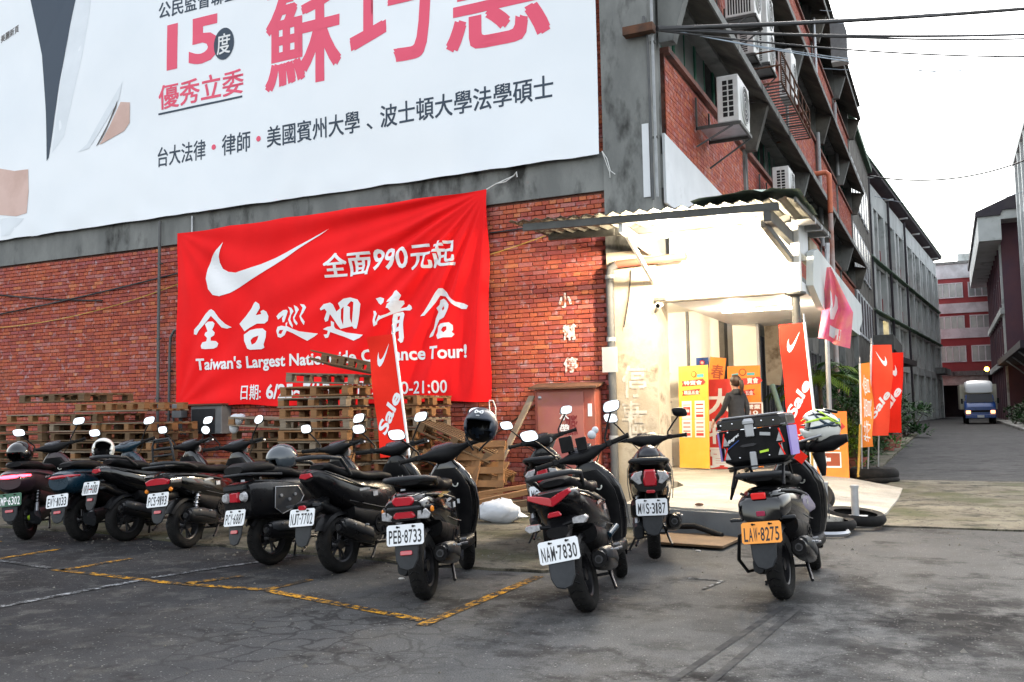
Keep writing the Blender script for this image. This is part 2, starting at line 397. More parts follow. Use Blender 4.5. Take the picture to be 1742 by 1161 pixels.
# ================================================================== GROUND
def ground_mat(kind):
    m = bpy.data.materials.new(kind); m.use_nodes = True; t = m.node_tree; L = t.links.new; b = t.nodes['Principled BSDF']; b.inputs['Specular IOR Level'].default_value = .07
    g = N(t, 'ShaderNodeNewGeometry').outputs['Position']
    def nz(sc, de=6, ro=.6, off=0, vec=None):
        n = N(t, 'ShaderNodeTexNoise'); n.inputs['Scale'].default_value = sc; n.inputs['Detail'].default_value = de; n.inputs['Roughness'].default_value = ro
        mp = N(t, 'ShaderNodeMapping'); mp.inputs['Location'].default_value = (off, off * .7, 0); L(vec or g, mp.inputs['Vector']); L(mp.outputs[0], n.inputs['Vector']); return n.outputs['Fac']
    def rng(src, a, b_, c=0, d=1):
        r_ = N(t, 'ShaderNodeMapRange'); r_.inputs[1].default_value = a; r_.inputs[2].default_value = b_; r_.inputs[3].default_value = c; r_.inputs[4].default_value = d
        L(src, r_.inputs[0]); return r_.outputs[0]
    def mx(f, A_, B_):
        q = N(t, 'ShaderNodeMix', data_type='RGBA')
        if isinstance(f, float): q.inputs[0].default_value = f
        else: L(f, q.inputs[0])
        for s_, x in ((6, A_), (7, B_)):
            if isinstance(x, tuple): q.inputs[s_].default_value = (*x, 1)
            else: L(x, q.inputs[s_])
        return q.outputs[2]
    def mul(a, b_):
        q = N(t, 'ShaderNodeMath', operation='MULTIPLY'); L(a, q.inputs[0])
        if isinstance(b_, float): q.inputs[1].default_value = b_
        else: L(b_, q.inputs[1])
        return q.outputs[0]
    def blob(x, y, r0, r1):
        d = N(t, 'ShaderNodeVectorMath', operation='DISTANCE'); L(g, d.inputs[0]); d.inputs[1].default_value = (x, y, 0)
        wob = rng(nz(1.6, 4, off=x), 0, 1, -.9, .9); a = N(t, 'ShaderNodeMath', operation='ADD'); L(d.outputs['Value'], a.inputs[0]); L(wob, a.inputs[1])
        return rng(a.outputs[0], r0, r1, 1, 0)
    vo = N(t, 'ShaderNodeTexVoronoi', feature='F1'); vo.inputs['Scale'].default_value = 58; L(g, vo.inputs['Vector'])
    if kind == 'asphalt':
        c = mx(rng(nz(.35, 5), .4, .62), (.038, .039, .042), (.064, .064, .065))
        c = mx(blob(-8.2, 3.6, 1.0, 5.2), c, (.014, .014, .016))            # darker area on the left, by the parked scooters
        c = mx(mul(blob(.4, 5.8, 1.6, 5.8), .9), c, (.135, .134, .130))
        c = mx(rng(nz(1.3, 7, .7, 5), .52, .6, 0, .75), c, (.022, .021, .021))
        c = mx(mul(rng(nz(3.5, 6, .7, 9), .52, .62), .7), c, (.085, .083, .078))
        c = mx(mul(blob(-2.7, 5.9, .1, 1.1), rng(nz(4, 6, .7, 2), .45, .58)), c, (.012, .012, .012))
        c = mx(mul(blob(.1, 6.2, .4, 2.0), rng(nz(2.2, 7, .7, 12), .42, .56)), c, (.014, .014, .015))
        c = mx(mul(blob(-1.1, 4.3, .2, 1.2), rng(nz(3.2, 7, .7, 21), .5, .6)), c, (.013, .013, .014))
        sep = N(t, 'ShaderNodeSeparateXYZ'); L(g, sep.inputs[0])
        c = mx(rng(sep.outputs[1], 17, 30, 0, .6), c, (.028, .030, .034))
        crm = mx(mul(blob(-3.9, 4.9, .3, 1.5), .95), (.0, .0, .0), (1, 1, 1))
        # cracks
        wv = N(t, 'ShaderNodeVectorMath', operation='ADD'); L(g, wv.inputs[0]); nn = N(t, 'ShaderNodeTexNoise'); nn.inputs['Scale'].default_value = 3; L(g, nn.inputs['Vector'])
        sc_ = N(t, 'ShaderNodeVectorMath', operation='SCALE'); sc_.inputs['Scale'].default_value = .35; L(nn.outputs['Color'], sc_.inputs[0]); L(sc_.outputs[0], wv.inputs[1])
        v2 = N(t, 'ShaderNodeTexVoronoi', feature='DISTANCE_TO_EDGE'); v2.inputs['Scale'].default_value = 3.8; L(wv.outputs[0], v2.inputs['Vector'])
        crack = rng(v2.outputs['Distance'], .02, .06, 1, 0)
        c = mx(mul(crack, mul(blob(-3.6, 4.7, .3, 1.6), .6)), c, (.012, .012, .012))
        v3 = N(t, 'ShaderNodeTexVoronoi', feature='DISTANCE_TO_EDGE'); v3.inputs['Scale'].default_value = .55; L(wv.outputs[0], v3.inputs['Vector'])
        c = mx(rng(v3.outputs['Distance'], .001, .006, .35, 0), c, (.02, .02, .02))
    elif kind == 'worn_concrete':
        c = mx(rng(nz(1.2, 7, .7), .4, .62), (.11, .10, .078), (.18, .165, .13))
        c = mx(rng(nz(2.7, 7, .7, 4), .5, .62), c, (.045, .042, .033))
        c = mx(rng(nz(.7, 5, .6, 8), .5, .65), c, (.07, .073, .04))
        v2 = N(t, 'ShaderNodeTexVoronoi', feature='DISTANCE_TO_EDGE'); v2.inputs['Scale'].default_value = 1.1
        wv = N(t, 'ShaderNodeVectorMath', operation='ADD'); L(g, wv.inputs[0]); nn = N(t, 'ShaderNodeTexNoise'); nn.inputs['Scale'].default_value = 3; L(g, nn.inputs['Vector']); L(nn.outputs['Color'], wv.inputs[1])
        L(wv.outputs[0], v2.inputs['Vector']); c = mx(rng(v2.outputs['Distance'], .004, .015, .8, 0), c, (.03, .03, .025))
    elif kind == 'platform_concrete':
        c = mx(rng(nz(1.0, 7, .7), .4, .62), (.34, .32, .28), (.48, .45, .40))
        c = mx(rng(nz(2.4, 7, .7, 4), .58, .7, 0, .6), c, (.22, .2, .16))
    elif kind in ('yellow_paint', 'white_paint'):
        col = (.60, .29, .02) if kind[0] == 'y' else (.34, .35, .36)
        c = mx(rng(nz(11, 7, .8), .47, .57), (.03, .03, .03), col)
        c = mx(rng(nz(1.4, 5, .6, 3), .48, .62, 0, .9), c, (.03, .03, .03))
    sp = rng(vo.outputs['Distance'], .15, .42, 1, 0)
    vc = N(t, 'ShaderNodeSeparateColor'); L(vo.outputs['Color'], vc.inputs[0])
    c = mx(mul(mul(sp, rng(vc.outputs[0], .84, .99)), .5 if kind == 'asphalt' else .25), c, (.42, .41, .39))
    c = mx(mul(rng(nz(120, 3), .45, .65), .6), c, (.02, .02, .02))
    L(c, b.inputs['Base Color'])
    L(rng(nz(2.1, 5), .3, .7, .75, .98), b.inputs['Roughness'])
    bp = N(t, 'ShaderNodeBump'); bp.inputs['Strength'].default_value = .6; bp.inputs['Distance'].default_value = .006
    L(nz(95, 4, .7), bp.inputs['Height']); L(bp.outputs[0], b.inputs['Normal'])
    return m
for k in ('asphalt', 'worn_concrete', 'platform_concrete', 'yellow_paint', 'white_paint'): M[k] = ground_mat(k)

g = MB()
xs = [-400, -60, -30] + [-20 + i * 1.0 for i in range(36)] + [30, 60, 400]; ys = [-200, -20, -5] + [i * 1.0 for i in range(0, 31)] + [45, 70, 120, 200, 900]
gv = [(x, y, (.0012 * noise.noise(Vector((x * .7, y * .7, 3))) if -18 < x < 12 and 0 < y < 28 else 0)) for y in ys for x in xs]
nx = len(xs)
g.add(gv, [(j * nx + i, j * nx + i + 1, (j + 1) * nx + i + 1, (j + 1) * nx + i) for j in range(len(ys) - 1) for i in range(nx - 1)])
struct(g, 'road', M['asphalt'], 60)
def ground_sheet(name, poly, z, m, th=.0, seed=0, jag=.04, step=.18):
    """an irregular sheet lying on the ground"""
    pts = []; k = len(poly); rr = random.Random(seed)
    for i in range(k):
        a = Vector(poly[i]); b_ = Vector(poly[(i + 1) % k]); n = max(1, int((b_ - a).length / step))
        for q in range(n):
            p = a.lerp(b_, q / n)
            if q: p += Vector((rr.uniform(-jag, jag), rr.uniform(-jag, jag)))
            pts.append((p.x, p.y))
    mb = MB(); mb.prism(pts, -.04, z, axes='XY'); return struct(mb, name, m)
ground_sheet('apron', [(-20, 7.9), (-9, 7.75), (-6.6, 7.3), (-5.0, 7.16), (-4.2, 6.98), (-3.6, 6.98), (-3.05, 7.0), (-2.75, 7.75), (-2.9, 9.0), (-2.8, 12.6), (-20, 12.6)], .022, M['worn_concrete'], seed=3)
ground_sheet('pavement', [(-.72, 10.85), (9, 10.85), (9, 17.3), (-.9, 17.6), (-1.1, 15.9)], .018, M['worn_concrete'], seed=5, jag=.02)
ground_sheet('footpath', [(-3.6, 16.0), (-1.5, 15.95), (-1.35, 22), (-1.35, 46), (-3.6, 46)], .05, M['worn_concrete'], seed=6, jag=.02)
# sloping loading platform in front of the entrance
pl = MB()
def jagged(a, b_, n, amp, sd):
    rr = random.Random(sd); return [tuple(a[i] + (b_[i] - a[i]) * q / n + (rr.uniform(-amp, amp) if 0 < q < n and i < 2 else 0) for i in range(3)) for q in range(n + 1)]
top = jagged((-3.35, 9.9, .28), (-1.75, 9.35, .28), 12, .035, 2) + jagged((-1.3, 9.9, .22), (-.86, 11.0, .05), 6, .04, 3) + [(-.74, 12.0, .035), (-.70, 14.0, .03)] + jagged((-.72, 15.7, .03), (-1.9, 17.1, .12), 4, .04, 5) + [(-2.4, 19, .2), (-7.6, 19, .2), (-7.6, 13.4, .25), (-3.66, 13.4, .26), (-3.35, 12.6, .27)]
n = len(top)
cen = (-2.6, 13.6, .24)
pl.add(top + [(q[0] + .02, q[1], -.03) for q in top] + [cen], [(i, (i + 1) % n, 2 * n) for i in range(n)] + [(i, i + n, (i + 1) % n + n, (i + 1) % n) for i in range(n)])
struct(pl, 'loading_platform', M['platform_concrete'])
pf = MB(); pf.prism([(-3.0, -.02), (-1.62, -.02), (-1.62, .25), (-2.0, .262), (-2.4, .255), (-3.0, .262)], 9.30, 9.36); ob = pf.build('platform_step', M['grey_box']); 
tag(ob, 'bare grey concrete step below the white ramp of the entrance', 'step')
ob.rotation_euler = (0, 0, -.33); ob.location = (-3.0, -.6, 0)
ob.location = (0, 0, 0); ob.rotation_euler = (0, 0, 0)
# remake it in place, following the platform edge
for i_, q in enumerate(ob.data.vertices):
    x, y, z = q.co; tt = (x + 3.35) / 1.6
    q.co = (x, 9.9 - .55 * tt - .045 + (y - 9.30), z)
def line_sheet(a, b_, wd, m, name, z=.0045):
    a = Vector(a); b_ = Vector(b_); d = (b_ - a).normalized(); nn = Vector((-d.y, d.x)) * wd / 2; k = max(2, int((b_ - a).length / .3)); mb = MB(); vs_ = []
    for i in range(k + 1):
        p = a.lerp(b_, i / k); vs_ += [(p.x + nn.x, p.y + nn.y, z), (p.x - nn.x, p.y - nn.y, z)]
    mb.add(vs_, [(2 * i, 2 * i + 1, 2 * i + 3, 2 * i + 2) for i in range(k)]); return tag(mb.build(name, m), kind='structure')
Y_ = M['yellow_paint']
for a, b_ in [((-3.02, 5.02), (-3.02, 6.85)), ((-3.08, 5.15), (-4.71, 5.61)), ((-4.79, 5.62), (-5.7, 5.60)), ((-5.7, 5.6), (-7.2, 5.75)), ((-5.55, 5.62), (-5.35, 6.05)), ((-7.1, 5.72), (-7.05, 6.45)), ((-4.75, 5.6), (-4.7, 6.1)), ((-8.3, 5.9), (-8.3, 6.7)), ((-9.6, 6.1), (-9.5, 6.9))]:
    line_sheet(a, b_, .085, Y_, 'yellow_parking_line')
line_sheet((-6.25, 3.4), (-6.02, 5.6), .075, M['white_paint'], 'white_parking_line', .006); line_sheet((-6.02, 5.72), (-5.6, 7.1), .075, M['white_paint'], 'white_parking_line', .006)
line_sheet((-7.3, 5.78), (-10.5, 6.35), .07, M['white_paint'], 'white_parking_line', .006)
line_sheet((-1.9, 7.15), (-1.6, 7.11), .03, M['white_paint'], 'white_parking_line'); line_sheet((-1.62, 7.1), (-1.68, 6.74), .03, M['white_paint'], 'white_parking_line', .0055)

for a, b_ in (((-1.05, 6.35), (-1.30, 4.2)), ((-.95, 6.4), (-1.12, 4.2))):
    m_ = M.get('tyre_mark') or M.setdefault('tyre_mark', mat('tyre_mark', (.040, .040, .041), (.075, .073, .07), 7, .95, world=True, mix=(.42, .62), spec=.07)); line_sheet(a, b_, .045, m_, 'tyre_mark', .003)
# ================================================================== THE BRICK WAREHOUSE
WY = 12.72           # front wall
FX = -3.68           # street facade
wh = thing('warehouse', 'four storey red brick warehouse at the corner with grey concrete beams and sunshades', 'building', (-3.68, 12.72, 0))
wh.location = (0, 0, 0)
def wpart(mb, name, m, smooth=None, bevel=0, **k): return mb.build(name, m, wh, smooth, bevel, **k)
q = MB(); q.box(-22, -4.41, WY + .012, WY + .4, -.1, 4.545); wpart(q, 'mortar_wall', M['mortar'])
q = MB(); q.box(-22, -4.40, WY - .05, WY + .4, 4.545, 5.12); wpart(q, 'beam', M['conc'])
q = MB(); q.box(-22, -4.41, WY + .012, WY + .4, 5.12, 15.4); wpart(q, 'upper_wall', M['mortar'])
# corner column, lower part plastered
q = MB(); q.box(-4.405, FX + .004, WY - .10, WY + .5, 3.6, 15.6); wpart(q, 'column', M['conc'])
q = MB(); q.box(-4.40, FX, WY - .095, WY + .5, -.05, 3.6); wpart(q, 'plastered_column', M['plaster'])
# bricks
BL, BH, BP = .23, .062, .0705
def brick_mesh(L_, k):
    rr = random.Random(k * 7 + int(L_ * 1000)); mb = MB(); mb.rv = max(rr.random(), .01); e = .004
    d = rr.uniform(.001, .007)
    x0, x1, z0, z1 = e, L_ - e, .001, BH
    j = lambda: rr.uniform(-.003, .003)
    f = [(x0 + j(), -.0, z0 + j()), (x1 + j(), 0, z0 + j()), (x1 + j(), 0, z1 + j()), (x0 + j(), 0, z1 + j())]
    c = .004
    inner = [(x0 + c, -.012 - d, z0 + c), (x1 - c, -.012 - d, z0 + c), (x1 - c, -.012 - d, z1 - c), (x0 + c, -.012 - d, z1 - c)]
    back = [(p[0], .03, p[2]) for p in f]
    mb.add(back + [(p[0], -.006 - d, p[2]) for p in f] + inner, [(0, 1, 5, 4), (1, 2, 6, 5), (2, 3, 7, 6), (3, 0, 4, 7), (4, 5, 9, 8), (5, 6, 10, 9), (6, 7, 11, 10), (7, 4, 8, 11), (8, 9, 10, 11)])
    return mb
B_FULL = [brick_mesh(.24, k) for k in range(26)]; B_HALF = [brick_mesh(.12, k + 40) for k in range(16)]
MESH_FULL = [b.mesh('brick', M['brick']) for b in B_FULL]; MESH_HALF = [b.mesh('brick', M['brick']) for b in B_HALF]
cells = []
row = 0; z = .0
while z + BH < 4.54:
    half = (row % 2 == 1)               # english bond: stretcher and header courses
    L_ = .12 if half else .24; x = -4.415 - L_ - (.06 if half else 0)
    if half: cells.append((x + .12 + .0, z, .12 if False else .06))
    while x > -21.5:
        cells.append((x, z, L_)); x -= L_
    row += 1; z += BP
rr = random.Random(11)
cells = [c for c in cells if c[2] > .1]
def hidden(c):
    return (-12.6 < c[0] < -6.5 and 1.62 < c[1] < 4.7) or (-5.6 < c[0] < -4.6 and .4 < c[1] < 1.65)
vis = sorted([c for c in cells if not hidden(c) and c[1] > .5], key=lambda c: -c[0] - abs(c[1] - 2.3) * .25 if False else ((c[0] + 0) ** 2 + WY ** 2) / (c[2] / .24))
single = set(vis[:300])
stuff = MB()
for c in cells:
    if hidden(c) and -12.4 < c[0] < -6.7 and 1.7 < c[1]: continue
    dz = .002 * noise.noise(Vector((c[0] * 2, c[1] * 9, 0)))
    if c in single:
        me = rr.choice(MESH_FULL if c[2] > .2 else MESH_HALF); inst(me, 'brick', wh, (c[0], WY, c[1] + dz))
    else:
        src = rr.choice(B_FULL if c[2] > .2 else B_HALF); stuff.rv = max(.01, min(1, src.rv))
        stuff.add([(v[0] + c[0], v[1] + WY, v[2] + c[1] + dz) for v in src.v], src.f)
o = wpart(stuff, 'brick_courses', M['brick']); o['kind'] = 'stuff'
# strip of brick between billboard and column, upper floors
st = MB(); z = 5.14
while z < 9.6:
    st.rv = rr.random() or .5; L_ = rr.choice((.12, .24)); 
    st.box(-4.41 - .13, -4.412, WY - .012, WY + .02, z, z + BH); z += BP
o = wpart(st, 'brick_strip', M['brick']); o['kind'] = 'stuff'

# ---- street side: pilasters, spandrels of brick, sills, windows, sunshades, brackets
PIL = [13.0, 19.45, 25.9, 32.35, 38.8, 45.2]
FL = [(5.1, 6.78, 7.95), (8.5, 10.28, 11.45), (12.0, 13.85, 15.0)]
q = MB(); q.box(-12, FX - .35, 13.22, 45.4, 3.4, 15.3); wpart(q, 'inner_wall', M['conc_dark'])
wall_back = MB(); wall_back.box(FX - .35, FX - .012, 13.25, 45.3, 4.6, 5.1)
pil = MB()
for i, y in enumerate(PIL[1:]): pil = MB(); pil.box(FX - .34, FX + .05, y, y + .26, .0, 15.2); wpart(pil, 'pilaster', M['conc'])
for fi, (z0, zs, zt) in enumerate(FL):
    q = MB(); q.box(FX - .3, FX + .03, 13.1, 45.4, z0 - .52, z0 - .01); wpart(q, 'floor_beam', M['conc'])
    for bi in range(5):
        y0 = PIL[bi] + (.26 if bi else .5) + .004; y1 = PIL[bi + 1] - .004
        q = MB(); q.box(FX - .28, FX - .013, y0, y1, z0, zs); wpart(q, 'spandrel_wall', M['mortar'])
        bs = MB(); r_ = 0; z = z0
        step = .24 if bi < 2 else .24
        while z + BH < zs:
            L_ = .24 if r_ % 2 == 0 else .12; y = y0 + (0 if L_ > .2 else -.06)
            while y + L_ <= y1 + .06:
                a, b2 = max(y + .004, y0), min(y + L_ - .004, y1); d = rr.uniform(0, .006)
                bs.rv = max(.01, rr.random()); bs.box(FX - .03, FX - .004 + d, a, b2, z, z + BH); y += L_
            z += BP; r_ += 1
        o = wpart(bs, 'brick_spandrel', M['brick']); o['kind'] = 'stuff'
        q = MB(); q.box(FX - .3, FX + .07, y0, y1, zs, zs + .09); wpart(q, 'sill', M['sill'])
        # windows: four casements per bay, set back
        nw = 4; wl = (y1 - y0) / nw
        for k in range(nw):
            a = y0 + k * wl + .01; b2 = a + wl - .02; x = FX - .26
            f = MB(); t_ = .045
            zb = zs + .09
            f.box(x - .03, x + .03, a, b2, zb, zb + t_); f.box(x - .03, x + .03, a, b2, zt + .35 - t_, zt + .35)
            f.box(x - .03, x + .03, a, a + t_, zb + t_, zt + .35 - t_); f.box(x - .03, x + .03, b2 - t_, b2, zb + t_, zt + .35 - t_)
            f.box(x - .02, x + .02, (a + b2) / 2 - .02, (a + b2) / 2 + .02, zb + t_, zt + .35 - t_)
            fo = wpart(f, 'window', M['green_frame'])
            for s_ in range(2):
                if (k + bi + fi + s_) % 5 == 3: mm = M['glass_dark']
                else: mm = M['glass']
                g_ = MB(); c0 = (a + t_) if s_ == 0 else (a + b2) / 2 + .02; c1 = (a + b2) / 2 - .02 if s_ == 0 else b2 - t_
                g_.box(x - .006, x + .006, c0, c1, zb + t_, zt + .35 - t_); g_.build('pane', mm, fo)
    # sunshade: slab leaning down outwards, lip at the edge
    s = MB(); xo = FX + .58
    ze = (7.70, 11.2, 14.72)[fi]; s.prism([(FX - .3, zt + .33), (xo, ze), (xo, ze + .12), (FX - .3, zt + .50)], 13.12, 45.45)
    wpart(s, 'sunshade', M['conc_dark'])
    s = MB(); s.box(xo, xo + .03, 13.12, 45.45, ze - .03, ze + .13); wpart(s, 'sunshade_lip', M['conc'])
    for i, y in enumerate(PIL):
        b_ = MB(); b_.prism([(FX + .052, zs - .03), (FX + .27, zs - .03), (xo - .02, ze - .002), (FX + .052, ze + .1)], y + .02, y + .22)
        wpart(b_, 'bracket', M['conc_dark'] if i % 2 else M['conc'])
# parapet and roof slab
q = MB(); q.box(-22, FX + .60, WY - .12, 45.6, 15.42, 15.5); wpart(q, 'roof', M['conc_dark'])
# white boarding between the corner and the canopy, and the strip on the column
q = MB(); q.prism([(13.1, 4.35), (19.0, 4.35), (19.0, 4.98), (17.2, 5.26), (13.1, 5.40)], FX + .035, FX + .075, axes='YZ'); wpart(q, 'white_boarding', M['white_panel'])
q = MB(); q.box(-3.80, -3.70, WY - .125, WY - .104, 4.35, 5.42); wpart(q, 'white_strip', M['white_panel'])
# ground floor beyond the entrance: plinth wall, openings
q = MB(); q.box(FX - .3, FX + .02, 17.6, 45.3, -.05, 1.0); wpart(q, 'plinth', M['rust_paint'])
q = MB(); q.box(FX - .3, FX + .12, 17.62, 45.3, 1.0, 1.1); wpart(q, 'plinth_coping', M['sill'])
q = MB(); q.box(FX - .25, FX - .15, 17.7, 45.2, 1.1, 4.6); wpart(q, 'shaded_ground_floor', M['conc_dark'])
for k in range(14):
    y = 18.2 + k * 1.9
    f = MB(); f.box(FX - .14, FX - .08, y, y + .06, 1.12, 3.0); f.box(FX - .14, FX - .08, y + 1.5, y + 1.56, 1.12, 3.0); f.box(FX - .14, FX - .08, y, y + 1.56, 3.0, 3.06); f.box(FX - .13, FX - .09, y + .75, y + .8, 1.12, 3.0)
    fo = wpart(f, 'window', M['beam_grey']); g_ = MB(); g_.box(FX - .125, FX - .115, y + .06, y + 1.5, 1.12, 3.0); g_.build('pane', M['glass_dark'], fo)
# entrance hall behind the column: white walls, ceiling, floor is the platform
q = MB(); q.box(-7.8, -3.66, 18.0, 18.1, .1, 4.0); wpart(q, 'hall_end_wall', M['white_wall'])
q = MB(); q.box(-7.9, -7.8, 13.2, 18.0, .1, 4.0); wpart(q, 'hall_side_wall', M['white_wall'])
q = MB(); q.box(-7.8, FX - .36, 13.25, 18.0, 3.25, 3.35); wpart(q, 'hall_ceiling', M['white_wall'])
q = MB(); q.box(-4.42, FX - .012, 13.14, 13.24, .1, 4.3); wpart(q, 'door_jamb', M['plaster'])
q = MB(); q.box(-4.52, -4.47, 17.5, 17.56, .2, 3.2); wpart(q, 'door_post', M['pvc_dark'])
q = MB(); q.box(-3.66, -1.95, 12.99, 13.02, 2.86, 2.885); wpart(q, 'soffit_conduit', M['pvc_dark'])
for k in range(4): q = MB(); q.box(-5.9, -4.9, 17.2, 17.7, .35 + k * .55, .38 + k * .55); wpart(q, 'hall_shelf', M['steel'])
q = MB(); q.box(-3.66, -3.22, 17.66, 17.74, .15, 2.95); wpart(q, 'screen_wall', M['white_wall'])
q = MB(); q.box(-3.215, -3.17, 17.64, 17.76, .15, 2.95); wpart(q, 'door_post', M['steel'])
# cream roller shutter panel beyond, leaning
q = MB(); q.prism([(-3.16, 1.75), (-2.9, 1.75), (-2.72, 2.93), (-3.16, 2.93)], 18.2, 18.26); wpart(q, 'cream_panel', M['plaster'])
# porch slab, its upstand and side fascia
q = MB(); q.box(FX + .01, -1.72, 12.74, 12.95, 2.86, 3.42); wpart(q, 'porch_beam', M['white_wall'])
q = MB(); q.box(FX + .01, -1.72, 12.951, 22.0, 2.90, 3.02); wpart(q, 'porch_soffit', M['white_panel'])
q = MB(); q.prism([(13.3, 3.0), (14.3, 2.78), (20.3, 2.80), (21.5, 3.2), (21.4, 3.52), (14.0, 3.62), (13.5, 3.50)], -1.715, -1.62, axes='YZ'); wpart(q, 'porch_fascia', M['far_conc'])
q = MB(); q.box(FX + .012, -1.9, 13.4, 13.5, 3.42, 4.25); wpart(q, 'panel_above_porch', M['white_panel'])
for k in range(3): q = MB(); q.box(-1.86, -1.74, 13.0 + k * 1.1, 13.9 + k * 1.1, 3.44, 3.95 - .12 * k); wpart(q, 'board_above_porch', M['plaster'] if k % 2 else M['white_panel'], bevel=.01)
q = MB(); q.tube([(-1.80, 12.85, 2.86), (-1.80, 12.85, .1)], .055, 14); q.lathe([(.055, 2.80), (.14, 2.83), (.14, 2.86)], c=(-1.80, 12.85, 0), n=16); wpart(q, 'porch_post', M['beam_grey'], 40)

# ================================================================== corrugated entrance canopy
cn = thing('entrance_canopy', 'corrugated sheet canopy over the lit entrance, propped by steel struts', 'canopy', (-3.5, 11.8, 3.7)); cn.location = (0, 0, 0)
def slope(x): return 3.90 - (x + 5.25) * .028
sh = MB(); rows = []; nX = 190; X0, X1 = -5.27, -1.5
for (y, dz) in ((11.15, 0), (11.9, .03), (12.6, .06)):
    rows.append([(X0 + (X1 - X0) * i / nX, y, slope(X0 + (X1 - X0) * i / nX) + dz * .5 + .020 * math.sin(2 * PI * i / nX * 21) ** 3 - .012) for i in range(nX + 1)])
k = nX + 1
sh.add([p for r_ in rows for p in r_] + [(p[0], p[1], p[2] + .004) for r_ in rows for p in r_], [(j * k + i, j * k + i + 1, (j + 1) * k + i + 1, (j + 1) * k + i) for j in range(2) for i in range(nX)] + [(3 * k + j * k + i, 3 * k + j * k + i + 1, 3 * k + (j + 1) * k + i + 1, 3 * k + (j + 1) * k + i) for j in range(2) for i in range(nX)] + [(i, i + 1, 3 * k + i + 1, 3 * k + i) for i in range(nX)])
sh.build('corrugated_sheet', M['sheet_metal'], cn, 50, recalc=False)
sh = MB(); rows = []
for (y, dz) in ((12.6, .06), (14.8, .16)): rows.append([(-3.55 + 2.05 * i / 100, y, slope(-3.55 + 2.05 * i / 100) + dz + .022 * math.sin(2 * PI * i / 100 * 11) ** 3 + .02) for i in range(101)])
sh.add([p for r_ in rows for p in r_], [(i, i + 1, 101 + i + 1, 101 + i) for i in range(100)]); sh.build('corrugated_sheet', M['sheet_metal'], cn, 50, recalc=False)
def steel(name, a, b_, wd, ht, m='beam_grey'):
    a = Vector(a); b_ = Vector(b_); d = (b_ - a).normalized(); s_ = d.cross(Vector((0, 0, 1)));
    if s_.length < 1e-3: s_ = Vector((1, 0, 0))
    s_.normalize(); u = s_.cross(d); mb = MB(); vs_ = []
    for p in (a, b_):
        for (i, j) in ((-1, -1), (1, -1), (1, 1), (-1, 1)): vs_.append(p + s_ * i * wd / 2 + u * j * ht / 2)
    mb.add(vs_, [(0, 1, 2, 3), (7, 6, 5, 4), (0, 4, 5, 1), (1, 5, 6, 2), (2, 6, 7, 3), (3, 7, 4, 0)]); return mb.build(name, M[m], cn, bevel=.004)
steel('front_beam', (-5.08, 11.22, 3.80), (-1.72, 11.22, 3.71), .05, .10)
steel('rear_beam', (-5.16, 12.3, 3.87), (-4.15, 12.3, 3.84), .06, .12)
steel('rear_beam', (-4.15, 12.36, 3.84), (-1.75, 12.36, 3.78), .06, .10)
steel('arm', (-3.71, 11.24, 3.66), (-3.71, 12.62, 3.56), .06, .12, 'ac_white')
steel('brace', (-3.71, 11.5, 3.60), (-3.70, 12.60, 3.12), .05, .06, 'ac_white')
steel('arm', (-1.86, 11.2, 3.62), (-1.86, 14.7, 3.66), .09, .16)
steel('brace', (-1.93, 11.35, 3.55), (-1.82, 12.72, 3.30), .07, .09)
for y in (12.9, 13.6, 14.4): steel('purlin', (-3.6, y, 3.84 + (y - 12.6) * .05), (-1.5, y, 3.80 + (y - 12.6) * .05), .05, .08, 'steel')
steel('side_rail', (-1.52, 11.15, 3.76), (-1.52, 14.8, 3.92), .03, .06)
mo = MB(); rows = []
for j in range(7):
    rows.append([(-2.75 + 1.3 * i / 12, 11.05 + .28 * j + .04 * noise.noise(Vector((i, j, 0))), slope(-2.3) + .04 + .13 * math.sin(PI * i / 12) * math.sin(PI * (j + 1) / 8) + .05 * noise.noise(Vector((i * .7, j * .9, 5)))) for i in range(13)])
mo.add([p for r_ in rows for p in r_], [(j * 13 + i, j * 13 + i + 1, (j + 1) * 13 + i + 1, (j + 1) * 13 + i) for j in range(6) for i in range(12)])
tag(mo.build('tarpaulin', M['moss'], None, 60), 'faded green tarpaulin crumpled on the right end of the canopy', 'tarpaulin')
# the lit lamps
def tube_lamp(loc, ln, label, watts, rz=0, e=30, col=(1, .82, .58)):
    t_ = thing('tube_lamp', label, 'lamp', loc, rz)
    b_ = MB(); b_.box(-ln / 2, ln / 2, -.04, .04, .02, .06); b_.build('housing', M['ac_white'], t_, bevel=.005)
    b_ = MB(); b_.tube([(-ln / 2 + .03, 0, 0), (ln / 2 - .03, 0, 0)], .016, 10); b_.build('tube', emitmat('lit_tube', col, e), t_, 60)
    for px_ in (-ln / 3, ln / 3):
        l_ = bpy.data.lights.new('lamp_light', 'POINT'); l_.shadow_soft_size = .06; l_.energy = watts / 2; l_.color = col
        lo = bpy.data.objects.new('lamp_light', l_); COL.objects.link(lo); lo.parent = t_; lo.location = (px_, 0, -.09)
    return t_
tube_lamp((-2.85, 11.7, 3.58), 1.2, 'long fluorescent lamp under the canopy, blazing over the entrance', 300)
tube_lamp((-2.6, 14.6, 2.84), 1.2, 'fluorescent lamp fixed to the porch soffit behind the canopy', 38, e=16)
tube_lamp((-5.4, 15.6, 3.18), 1.2, 'fluorescent lamp on the ceiling of the entrance hall', 95, rz=PI / 2, e=18)
